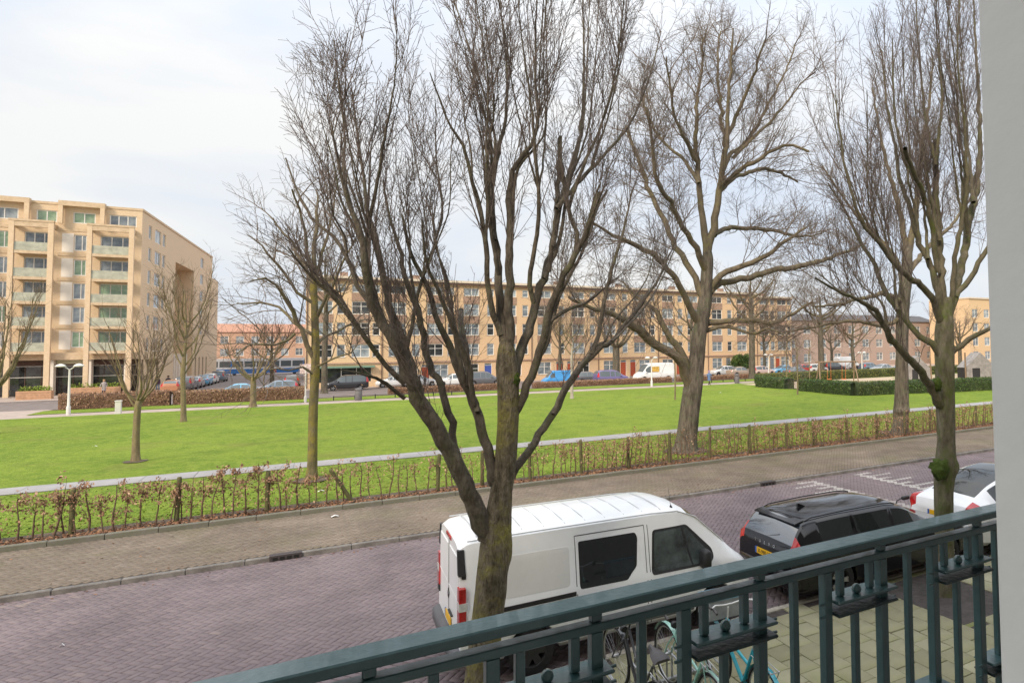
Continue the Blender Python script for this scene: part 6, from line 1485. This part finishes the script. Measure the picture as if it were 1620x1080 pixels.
# tram at the end of the side street
TR = thing('tram', 'blue and white tram passing the end of the side street', 'tram', (-24, 152, 0))
M_trw = mat('tram_white', (0.66, 0.68, 0.70), 0.4); M_trb = mat('tram_blue', (0.03, 0.16, 0.46), 0.4); M_trr = mat('tram_red', (0.5, 0.05, 0.03), 0.5)
part_box('lower_body', M_trb, TR, 0, 30, 0, 2.4, 0.35, 1.25); part_box('stripe', M_trw, TR, 0.01, 29.99, -0.01, 2.41, 1.251, 1.6); part_box('roof', M_trw, TR, 0, 30, 0, 2.4, 2.75, 3.25)
part_box('cab', M_trb, TR, -0.6, 0, 0.2, 2.2, 0.5, 2.9)
for i in range(15):
    part_box('window', M_carglass_far, TR, 2*i+0.12, 2*i+1.88, 0.02, 2.38, 1.601, 2.749)
    part_box('pillar', M_trb if i % 3 == 0 else M_trw, TR, 2*i-0.12, 2*i+0.12, 0.0, 2.4, 1.601, 2.749)
for i in (4, 9): part_box('door', M_trr, TR, 2*i+0.3, 2*i+1.4, -0.03, -0.011, 0.45, 1.24)
for i in range(6):
    mb = MB(); mb.lathe([(0.33, 0), (0.33, 0.15), (0.1, 0.16)], 16, M=Matrix.Translation((2.5+i*5, 0.2, 0.33)) @ Matrix.Rotation(PI/2, 4, 'X')); mb.build('wheel', M_iron, TR)
# ================================================================== BICYCLES, STREET FURNITURE, PEOPLE, PLAYGROUND
random.seed(9); rng = np.random.default_rng(9)
M_spoke = mat('steel_spoke', (0.45, 0.45, 0.46), 0.3, metal=0.9)
M_saddle = mat('saddle_vinyl', (0.075, 0.068, 0.07), 0.6, 0.15, 8)
M_galv = mat('galvanised_tube', (0.33, 0.34, 0.35), 0.45, 0.2, 12, metal=0.6)
def bike(label, loc, rz, pitch, fm, bar='raised', crate=False, bar_m=None, fender_m=None, frame_r=0.017):
    t = thing('bicycle', label, 'bicycle', loc, rz, 'bicycles in the rack below the balcony'); t.rotation_euler = (0, -pitch, rz)
    # local: x forward, rear contact at origin
    RW, FW, r = Vector((0, 0, 0.35)), Vector((1.12, 0, 0.35)), 0.35
    for nm, c in (('rear_wheel', RW), ('front_wheel', FW)):
        w = bpy.data.objects.new(nm, None); link(w, t); w.location = c; w.empty_display_size = 0.05
        mb = MB(); ring = [(r*math.cos(a), 0, r*math.sin(a)) for a in np.linspace(0, 2*PI, 41)]; mb.tube(ring, 0.019, 8, caps=False); mb.build('tyre', M_rub, w, smooth=0)
        mb = MB(); mb.tube([(q[0]*0.93, 0, q[2]*0.93) for q in ring], 0.010, 6, caps=False); mb.build('rim', M_spoke, w, smooth=0)
        mb = MB()
        for k in range(28):
            a = 2*PI*k/28; b = a+(0.3 if k % 2 else -0.3); mb.tube([(0.025*math.cos(b), 0.025*(1 if k % 4 < 2 else -1), 0.025*math.sin(b)), (r*0.93*math.cos(a), 0, r*0.93*math.sin(a))], 0.0016, 3, caps=False)
        mb.lathe([(0.02, -0.04), (0.024, 0), (0.02, 0.04)], 10, M=Matrix.Rotation(PI/2, 4, 'X')); mb.build('spokes', M_spoke, w)
        mb = MB(); arc = [((r+0.035)*math.cos(a), 0, (r+0.035)*math.sin(a)) for a in (np.linspace(0.1, 2.9, 18) if nm == 'rear_wheel' else np.linspace(0.35, 2.6, 16))]
        for a, b in zip(arc[:-1], arc[1:]): mb.face([(a[0], -0.028, a[2]), (a[0], 0.028, a[2]), (b[0], 0.028, b[2]), (b[0], -0.028, b[2])]); mb.face([(a[0], -0.028, a[2]), (b[0], -0.028, b[2]), (b[0]*0.95, -0.03, b[2]*0.95), (a[0]*0.95, -0.03, a[2]*0.95)])
        mb.build('fender', fender_m or fm, w)
    BB = Vector((0.47, 0, 0.30)); HB, HT = Vector((0.93, 0, 0.72)), Vector((0.87, 0, 0.90)); ST = Vector((0.27, 0, 0.80)); SD_ = Vector((0.23, 0, 0.95))
    mb = MB(); mb.tube([HB, (HB*0.62+BB*0.38)+Vector((0, 0, -0.03)), BB], frame_r*1.25, 8); mb.tube([HT-Vector((0, 0, 0.03)), (0.62, 0, 0.62), BB*0.45+ST*0.55], frame_r, 8); mb.tube([BB, ST], frame_r, 8); mb.tube([HB-(HT-HB)*0.1, HT], frame_r*1.2, 8)
    for s_ in (-1, 1):
        o_ = Vector((0, 0.055*s_, 0)); mb.tube([BB+o_*0.5, RW+o_], 0.009, 6); mb.tube([ST+o_*0.3, RW+o_], 0.008, 6)
    mb.build('frame', fm, t, smooth=50)
    mb = MB()
    for s_ in (-1, 1): mb.tube([HB+Vector((0.01, 0.04*s_, -0.03)), FW+Vector((-0.06, 0.05*s_, 0.16)), FW+Vector((0, 0.05*s_, 0))], 0.010, 6)
    mb.build('fork', fm, t, smooth=50)
    mb = MB(); mb.tube([ST, SD_], 0.013, 8); mb.build('seat_post', M_spoke, t)
    mb = MB(); prof = [(-0.14, 0.105, 0.0), (-0.10, 0.11, 0.015), (0.0, 0.085, 0.01), (0.08, 0.035, 0.0), (0.16, 0.018, -0.01)]
    for i, (x, hw, z) in enumerate(prof): 
        b = len(mb.v); mb.v += [(SD_.x+x, -hw, SD_.z+0.02+z), (SD_.x+x, -hw*0.6, SD_.z+0.055+z), (SD_.x+x, hw*0.6, SD_.z+0.055+z), (SD_.x+x, hw, SD_.z+0.02+z)]
        if i:
            for k in range(3): mb.f.append((b-4+k, b+k, b+k+1, b-4+k+1)); mb.m.append(0)
    mb.f.append((0, 1, 2, 3)); mb.m.append(0); mb.build('saddle', M_saddle, t, smooth=50)
    bm_ = bar_m or M_chrome; S0 = HT+Vector((0, 0, 0.02)); mb = MB()
    mb.tube([HT, HT+Vector((-0.01, 0, 0.16))], 0.012, 8); c0 = HT+Vector((-0.01, 0, 0.16))
    mb.tube([c0+Vector(p) for p in ((-0.22, -0.30, 0.07), (-0.10, -0.29, 0.08), (-0.02, -0.20, 0.06), (0.02, -0.06, 0.02), (0.02, 0.06, 0.02), (-0.02, 0.20, 0.06), (-0.10, 0.29, 0.08), (-0.22, 0.30, 0.07))], 0.011, 8); h = mb.build('handlebar', bm_, t, smooth=50)
    for s_ in (-1, 1):
        mb = MB(); mb.tube([c0+Vector((-0.13, 0.293*s_, 0.079)), c0+Vector((-0.24, 0.302*s_, 0.068))], 0.016, 8); mb.build('grip', M_saddle, h)
    mb = MB(); mb.lathe([(0.04, 0), (0.045, 0.03), (0.03, 0.055)], 12, M=Matrix.Translation((0.98, 0, 0.80)) @ Matrix.Rotation(PI/2, 4, 'Y')); mb.build('lamp', M_plast, t, smooth=50)
    mb = MB()
    for s_ in (-0.05, 0, 0.05): mb.tube([(-0.20, s_, 0.76), (0.24, s_, 0.76)], 0.006, 6)
    mb.tube([(-0.18, -0.06, 0.76), (0.0, -0.07, 0.36)], 0.006, 6); mb.tube([(-0.18, 0.06, 0.76), (0.0, 0.07, 0.36)], 0.006, 6); mb.tube([(-0.19, -0.06, 0.76), (-0.19, 0.06, 0.76)], 0.006, 6); mb.build('carrier', M_spoke, t)
    mb = MB(); mb.lathe([(0.085, -0.006), (0.09, 0), (0.085, 0.006)], 20, M=Matrix.Translation((0.47, -0.05, 0.30)) @ Matrix.Rotation(PI/2, 4, 'X')); mb.tube([(0.47, -0.06, 0.30), (0.60, -0.09, 0.20)], 0.009, 6); mb.tube([(0.47, 0.06, 0.30), (0.34, 0.09, 0.40)], 0.009, 6); mb.build('crank', M_plast, t)
    if crate:
        c = bpy.data.objects.new('crate', None); link(c, t); c.location = (1.10, 0, 0.86); c.empty_display_size = 0.05
        mg = mat('grey_crate', (0.36, 0.38, 0.40), 0.6, 0.15, 6); a, b, hh = 0.15, 0.22, 0.26
        mb = MB(); mb.box(-a, a, -b, b, 0, 0.012); mb.build('crate_floor', mat('crate_floor_plastic', (0.09, 0.10, 0.11), 0.7, 0.3, 40), c)
        for nm, bx_ in (('crate_side', (-a, a, -b, -b+0.012, 0.012, hh)), ('crate_side', (-a, a, b-0.012, b, 0.012, hh)), ('crate_side', (-a, -a+0.012, -b+0.012, b-0.012, 0.012, hh)), ('crate_side', (a-0.012, a, -b+0.012, b-0.012, 0.012, hh))):
            mb = MB(); mb.box(*bx_); mb.build(nm, mg, c)
        mb = MB(); mb.tube([(-a, -b, hh), (a, -b, hh), (a, b, hh), (-a, b, hh), (-a, -b, hh)], 0.012, 6); mb.build('crate_rim', mat('blue_crate_rim', (0.22, 0.42, 0.55), 0.5), c)
    return t
bike('black city bicycle with its front wheel raised in the rack', (3.42, 6.42, 0.085), R(92), R(13), paint('bike_black', (0.03, 0.032, 0.036)), bar_m=M_plast)
bike('mint green bicycle with a dark saddle between the other two', (4.02, 6.25, 0.085), R(88), R(8), paint('bike_mint', (0.30, 0.55, 0.47)), fender_m=paint('bike_mint2', (0.32, 0.56, 0.48)))
bike('turquoise bicycle with a grey crate on its front carrier', (4.62, 6.05, 0.085), R(86), R(4), paint('bike_turquoise', (0.0, 0.33, 0.42)), crate=True, bar_m=mat('white_bar', (0.7, 0.7, 0.68), 0.4), frame_r=0.021)
RK = thing('bicycle_rack', 'grey tubular bicycle rack holding three bicycles', 'bicycle rack', (4.1, 7.35, 0.085))
for x in (-0.9, -0.45, 0.1, 0.55):
    mb = MB(); mb.tube([(x, -0.35, 0.0), (x, -0.35, 0.35), (x, 0.25, 0.42), (x, 0.25, 0.0)], 0.014, 8); mb.tube([(x+0.08, -0.35, 0.0), (x+0.08, -0.35, 0.35), (x+0.08, 0.25, 0.42), (x+0.08, 0.25, 0.0)], 0.014, 8); mb.build('hoop', M_galv, RK, smooth=50)
mb = MB(); mb.box(-1.1, 0.8, -0.38, -0.33, 0, 0.03); mb.box(-1.1, 0.8, 0.22, 0.27, 0, 0.03); mb.build('base_rail', M_galv, RK)

# ---------------------------------------------------------------- lamps, bins, posts
M_lampost = mat('pale_post_paint', (0.62, 0.61, 0.57), 0.5, 0.06, 3)
def lamp(px, py, h, label, heads=2):
    p = G(px, py, 0.06); t = thing('street_lamp', label, 'lamp', (p.x, p.y, 0.05), 0, 'white lamps along the park path')
    mb = MB(); mb.lathe([(0.13, 0), (0.13, 0.6), (0.085, 0.7), (0.06, h)], 12); mb.build('pole', M_lampost, t, smooth=40)
    for s_ in ((-1, 1) if heads == 2 else (1,)):
        mb = MB(); mb.tube([(0, 0, h-0.05), (0.3*s_, 0, h+0.22)], 0.035, 8); mb.build('arm', M_lampost, t, smooth=40)
        mb = MB(); mb.lathe([(0.05, 0.16), (0.2, 0.1), (0.32, 0.0), (0.30, -0.05), (0.12, -0.09), (0.01, -0.1)], 14, M=Matrix.Translation((0.5*s_, 0, h+0.26)), caps=False); mb.build('lamp_head', M_lampost, t, smooth=50)
    return t
lamp(108, 656, 3.35, 'white twin-head lamp before the corner cafe')
lamp(1031, 611, 3.0, 'white lamp post in front of the tall white van')
lamp(1216, 596, 2.9, 'white twin-head lamp beside the green hedge block')
lamp(1364, 592, 3.0, 'white lamp beyond the swing frame')
p = G(483, 636, 0.06); t = thing('sign_post', 'pale post with a pink and white sign by the brown hedge', 'sign', (p.x, p.y, 0.05))
mb = MB(); mb.lathe([(0.11, 0), (0.11, 0.5), (0.06, 0.55), (0.055, 3.2)], 10); mb.build('pole', M_lampost, t, smooth=40)
mb = MB(); mb.bbox(-0.45, 0.40, -0.03, 0.03, 2.5, 3.35, 0.01); mb.build('sign_board', mat('pink_sign', (0.62, 0.48, 0.47), 0.5, 0.4, 5), t)
p = G(187, 655, 0.06); t = thing('white_bollard', 'square white pillar beside the far path', 'bollard', (p.x, p.y, 0.05)); mb = MB(); mb.bbox(-0.17, 0.17, -0.17, 0.17, 0, 0.95, 0.02); mb.build('block', M_lampost, t); mb = MB(); mb.bbox(-0.2, 0.2, -0.2, 0.2, 0.951, 1.02, 0.02); mb.build('cap', M_lampost, t)
M_bin = mat('grey_bin', (0.12, 0.115, 0.115), 0.6, 0.1, 5)
for px, py, lab in ((567, 633, 'grey litter bin near the black people carrier'), (1166, 606, 'grey litter bin beside the walking person')):
    p = G(px, py, 0.06); t = thing('litter_bin', lab, 'bin', (p.x, p.y, 0.05), 0, 'litter bins along the far path')
    mb = MB(); mb.lathe([(0.28, 0), (0.30, 0.1), (0.30, 0.82), (0.27, 0.86)], 16); mb.build('drum', M_bin, t, smooth=40); mb = MB(); mb.lathe([(0.31, 0.95), (0.31, 1.02), (0.22, 1.1), (0.05, 1.13)], 16); mb.build('lid', M_bin, t, smooth=40)
    mb = MB(); mb.tube([(0.25, 0, 0.85), (0.25, 0, 0.96)], 0.02, 5); mb.tube([(-0.25, 0, 0.85), (-0.25, 0, 0.96)], 0.02, 5); mb.build('bracket', M_iron, t)
for (x0, x1, lab) in ((2.4, 15.5, 'low dark knee rail along the far path near the shop'), (41.5, 50.0, 'low dark knee rail by the second litter bin')):
    t = thing('knee_rail', lab, 'rail', (x0, 66.0, 0.05)); n = int((x1-x0)/1.7)
    for k in range(n+1):
        mb = MB(); mb.bbox(k*1.7-0.04, k*1.7+0.04, -0.04, 0.04, 0, 0.42, 0.01); mb.build('post', M_plast, t)
    mb = MB(); mb.tube([(0, 0, 0.34), (n*1.7, 0, 0.34)], 0.025, 6); mb.build('rail', M_iron, t)
# cafe terrace
M_planter = mat('planter_wood', (0.46, 0.27, 0.16), 0.8, 0.15, 4)
for (px, py, w, lab) in ((55, 632, 2.6, 'orange wooden planter box on the cafe terrace'), (150, 625, 4.2, 'long sand-coloured planter under the cafe windows')):
    p = G(px, py); t = thing('planter', lab, 'planter', (p.x, p.y, 0), 0, 'planters on the cafe terrace')
    mb = MB()
    for k in range(4): mb.bbox(-w/2, w/2, -0.4, 0.4, 0.02+k*0.22, 0.23+k*0.22, 0.01)
    mb.build('box', M_planter, t)
    n = 500; P = np.stack([rng.uniform(-w/2+.1, w/2-.1, n), rng.uniform(-.3, .3, n), 0.85+rng.random(n)**2*0.5], 1); V1, F1 = leaf_quads(P, 0.09); o = np_obj('foliage', V1, F1, M_blade, t, np.repeat(rng.random(n), 4)); o['kind'] = 'stuff'
def cafe_chair(x, y, rz, lab):
    t = thing('terrace_chair', lab, 'chair', (x, y, 0), rz, 'chairs on the cafe terrace')
    mb = MB(); mb.bbox(-0.23, 0.23, -0.23, 0.23, 0.43, 0.47, 0.01); mb.build('seat', M_plast, t); mb = MB(); mb.bbox(-0.23, 0.23, 0.2, 0.24, 0.5, 0.88, 0.01); mb.build('backrest', M_plast, t)
    for a in (-0.2, 0.2):
        for b in (-0.2, 0.22):
            mb = MB(); mb.tube([(a, b, 0), (a, b, 0.52 if b > 0 else 0.43)], 0.015, 5); mb.build('leg', M_plast, t)
for k, (px, py) in enumerate(((30, 628), (38, 626), (20, 630), (86, 624), (95, 622))):
    p = G(px, py); cafe_chair(p.x, p.y, k*1.1, 'dark terrace chair by the planters of the corner cafe')

# ---------------------------------------------------------------- people
M_skin = mat('skin', (0.50, 0.31, 0.22), 0.6)
def person(loc, rz, h, coat_m, legs_m, hair_m, label, walk=0.22, long_coat=True, arm=0.15):
    t = thing('person', label, 'person', loc, rz); s_ = h/1.7
    J = dict(pel=(0, 0, .92), ch=(0, .01, 1.22), neck=(0, .015, 1.44), head=(0, .03, 1.58), top=(0, .03, 1.68),
             ls=(-.17, .01, 1.38), le=(-.23, -arm, 1.12), lh=(-.22, -arm*0.2+.12, .90), lf=(-.21, -arm*.2+.15, .80), rs=(.17, .01, 1.38), re=(.23, arm, 1.12), rh=(.22, arm+.14, .92), rf=(.21, arm+.17, .83),
             lp=(-.09, 0, .88), lk=(-.10, walk*.6, .50), la=(-.10, walk*.9, .08), lt=(-.10, walk*.9+.16, .03), rp=(.09, 0, .88), rk=(.10, -walk*.1, .48), ra=(.10, -walk, .10), rt=(.10, -walk+.15, .03))
    rad = dict(pel=.13, ch=.15, neck=.055, head=.095, top=.06, ls=.07, le=.05, lh=.035, lf=.04, rs=.07, re=.05, rh=.035, rf=.04, lp=.095, lk=.065, la=.045, lt=.04, rp=.095, rk=.065, ra=.045, rt=.04)
    E_ = [('pel', 'ch'), ('ch', 'neck'), ('neck', 'head'), ('head', 'top'), ('ch', 'ls'), ('ls', 'le'), ('le', 'lh'), ('lh', 'lf'), ('ch', 'rs'), ('rs', 're'), ('re', 'rh'), ('rh', 'rf'), ('pel', 'lp'), ('lp', 'lk'), ('lk', 'la'), ('la', 'lt'), ('pel', 'rp'), ('rp', 'rk'), ('rk', 'ra'), ('ra', 'rt')]
    ks = list(J); me = bpy.data.meshes.new('body'); me.from_pydata([tuple(c*s_ for c in J[k]) for k in ks], [(ks.index(a), ks.index(b)) for a, b in E_], [])
    o = bpy.data.objects.new('body', me); link(o, t)
    m = o.modifiers.new('skin', 'SKIN'); sk = me.skin_vertices[0].data
    for i, k in enumerate(ks): sk[i].radius = (rad[k]*s_, rad[k]*s_*(0.8 if k in ('ch', 'pel') else 1)); sk[i].use_root = (k == 'pel')
    o.modifiers.new('sub', 'SUBSURF').levels = 1; o.modifiers['sub'].render_levels = 2
    # bake so that clothes can be coloured by height
    dg = bpy.context.evaluated_depsgraph_get(); bm_ = bpy.data.meshes.new_from_object(o.evaluated_get(dg)); o.modifiers.clear(); o.data = bm_; bm_.name = 'body'
    bm_.materials.clear(); [bm_.materials.append(q) for q in (legs_m, coat_m, M_skin, M_plast)]
    for f in bm_.polygons:
        z = f.center.z/s_; x = abs(f.center.x)/s_
        f.material_index = 3 if z < 0.10 else (2 if z > 1.46 or (x > 0.15 and z < 0.90) else (1 if z > 0.86 or x > 0.17 else 0)); f.use_smooth = True
    mb = MB(); z0 = 0.55 if long_coat else 0.80
    mb.lathe([(0.20*s_, z0*s_), (0.19*s_, 0.9*s_), (0.185*s_, 1.1*s_), (0.20*s_, 1.3*s_), (0.12*s_, 1.44*s_), (0.07*s_, 1.47*s_)], 14, M=Matrix.Scale(0.78, 4, (0, 1, 0)), caps=False); mb.build('coat', coat_m, t, smooth=60)
    mb = MB(); mb.lathe([(0.108*s_, 1.56*s_), (0.115*s_, 1.62*s_), (0.09*s_, 1.71*s_), (0.01, 1.74*s_)], 12, M=Matrix.Translation((0, 0.01, 0)), caps=False); mb.build('hair', hair_m, t, smooth=60)
    mb = MB(); mb.lathe([(0.018, -0.02), (0.014, 0.02), (0.003, 0.05)], 6, M=Matrix.Translation((0, 0.125*s_, 1.57*s_))); mb.build('nose', M_skin, t)
    return t
p = G(1122, 609, 0.05); person((p.x, p.y, 0.05), R(-80), 1.66, mat('blue_coat', (0.10, 0.17, 0.33), 0.8), mat('dark_trousers', (0.03, 0.02, 0.025), 0.8), mat('purple_hood', (0.30, 0.20, 0.42), 0.9), 'person in a blue coat and purple hood walking on the far path')
M_jeans = mat('jeans', (0.20, 0.27, 0.38), 0.85); M_dj = mat('dark_jacket', (0.035, 0.03, 0.05), 0.8); M_hair = mat('dark_hair', (0.05, 0.03, 0.02), 0.8)
person((-14.9, 98.0, 0), R(200), 1.75, mat('plum_jacket', (0.075, 0.03, 0.06), 0.8), M_jeans, M_hair, 'person in a plum jacket and jeans at the apartment block corner', 0.1, False)
person((-14.0, 98.6, 0), R(150), 1.78, M_dj, mat('navy_trousers', (0.04, 0.05, 0.11), 0.8), M_hair, 'person in dark clothes next to the hanging sign', 0.05, False)
person((-18.6, 92.3, 0), R(170), 1.72, mat('grey_coat', (0.30, 0.27, 0.26), 0.8), M_dj, mat('blond_hair', (0.35, 0.22, 0.12), 0.8), 'person in a grey coat by the cafe door', 0.05, True)

# ---------------------------------------------------------------- playground
sand = ground('playground_sand', 43.2, 92, 41.0, 60.0, 0.14, mat('sand', (0.42, 0.33, 0.23), 0.95, 0.15, 2))
M_log = mat('weathered_log', (0.22, 0.155, 0.10), 0.9, 0.25, 3, stretch=(1, 1, 0.3)); M_or = mat('orange_plastic', (0.55, 0.14, 0.03), 0.5); M_grb = mat('grey_boards', (0.25, 0.235, 0.225), 0.9, 0.2, 2)
SW = thing('swing', 'wooden log swing frame with orange seats inside the hedge', 'swing', (52.5, 54.0, 0.14), R(-28))
for x in (-2.2, 2.2):
    for y in (-0.95, 0.95): mb = MB(); mb.tube([(x+(0.15 if x < 0 else -0.15), 0, 2.45), (x, y, 0)], 0.075, 8); mb.build('leg', M_log, SW, smooth=50)
mb = MB(); mb.tube([(-2.5, 0, 2.45), (2.5, 0, 2.45)], 0.085, 8); mb.build('beam', M_log, SW, smooth=50)
for x in (-0.9, 0.8):
    mb = MB(); mb.tube([(x-0.2, 0, 2.4), (x-0.2, 0.05, 0.5)], 0.02, 5); mb.tube([(x+0.2, 0, 2.4), (x+0.2, 0.05, 0.5)], 0.02, 5); mb.build('rope', M_or, SW)
    mb = MB(); mb.bbox(x-0.24, x+0.24, -0.12, 0.2, 0.42, 0.5, 0.02); mb.build('swing_seat', M_or, SW)
def hut(px, py, w, d, h, rz, label):
    p = G(px, py, 0.14); t = thing('play_hut', label, 'play hut', (p.x, p.y, 0.14), rz, 'wooden play huts'); n = int(w/0.22)
    for k in range(n):
        x0 = -w/2+k*w/n; top = h*(1-0.45*abs((k+0.5)/n-0.5)*2)
        if abs((k+0.5)/n-0.35) < 0.13: mb = MB(); mb.box(x0+0.005, x0+w/n-0.005, -d/2, -d/2+0.05, h*0.5, top); mb.build('board', M_grb, t); continue
        mb = MB(); mb.box(x0+0.005, x0+w/n-0.005, -d/2+rnd(0, .02), -d/2+0.05, 0, top); mb.build('board', M_grb, t)
    mb = MB(); mb.box(-w/2, w/2, -d/2+0.08, d/2, 0, h*0.5); mb.build('inner_wall', M_plast, t)
    mb = MB(); mb.prism([(-w/2-0.1, h*0.52), (w/2+0.1, h*0.52), (0, h*1.04)], -d/2+0.06, d/2, 'y'); mb.build('roof', M_grb, t, fix=True)
    for x in (-w/2-0.12, w/2+0.12): mb = MB(); mb.tube([(x, -d/2, 0), (x+rnd(-.15, .15), -d/2, h*1.05)], 0.09, 8); mb.build('log_post', M_log, t, smooth=50)
hut(1449, 604, 2.8, 1.6, 2.9, R(-30), 'grey board play hut between the thick park tree and the mossy tree')
hut(1545, 604, 3.4, 2.0, 3.2, R(-25), 'larger grey board play castle by the white door reveal')
t = thing('hedge_gate', 'small dark iron gate in the hedge gap', 'gate', (42.0, 48.0, 0.1), R(90))
for k in range(9): mb = MB(); mb.tube([(k*0.26, 0, 0), (k*0.26, 0, 1.05)], 0.02, 5); mb.build('bar', M_iron, t)
for z in (0.12, 0.98): mb = MB(); mb.tube([(0, 0, z), (2.08, 0, z)], 0.025, 5); mb.build('rail', M_iron, t)

# ---------------------------------------------------------------- moss cushions and litter
def moss_blob(tree, pos, r, sq=0.7):
    V, F = [], []; n, m = 18, 12
    for i in range(m+1):
        for k in range(n):
            th = PI*i/m; a = 2*PI*k/n; d = Vector((math.sin(th)*math.cos(a), math.sin(th)*math.sin(a), math.cos(th))); q = r*(1+0.6*mnoise.noise(d*2.4+Vector(pos))+0.28*mnoise.noise(d*7)); v = d*q; V.append((v.x*sq, v.y*sq, v.z))
    F = [(i*n+k, i*n+(k+1) % n, (i+1)*n+(k+1) % n, (i+1)*n+k) for i in range(m) for k in range(n)]
    o = np_obj('moss', V, F, M_moss, tree, smooth=True); o.location = Vector(pos)-tree.location; return o
q = PY(1487, 741, 7.52); moss_blob(T3, q, 0.17, 0.85)
q = PY(1483, 608, 7.45); moss_blob(T3, q, 0.12, 0.6)
T1o = [o for o in bpy.data.objects if o.get('label', '').startswith('many-stemmed')][0]
q = PY(816, 600, 7.5); moss_blob(T1o, q, 0.075, 0.6)
M_paper = mat('white_paper', (0.75, 0.75, 0.74), 0.8)
for px, py, nm in ((208, 692, 'before the young pollard'), (150, 706, 'left of the pollard tree'), (508, 777, 'beside the lichen trunk'), (530, 817, 'on the walkway by the leaning post'), (1265, 711, 'under the hedge near the hump markings'), (1140, 621, 'on the lawn near the walker'), (98, 1022, 'lying on the purple bricks')):
    z = 0.0 if py > 900 else (0.11 if 800 < py < 860 else 0.16); p = G(px, py, z); mb = MB(); a = 0.09 if py < 900 else 0.03
    mb.face([(-a, -a*0.5, 0.01), (0, -a*0.6, 0.05), (0, a*0.6, 0.045), (-a, a*0.5, 0.012)]); mb.face([(0, -a*0.6, 0.05), (a, -a*0.4, 0.008), (a*0.9, a*0.5, 0.015), (0, a*0.6, 0.045)])
    o = mb.build('paper_scrap', M_paper, None, loc=p); tag(o, 'white scrap of paper ' + nm, 'litter', 'scraps of litter')
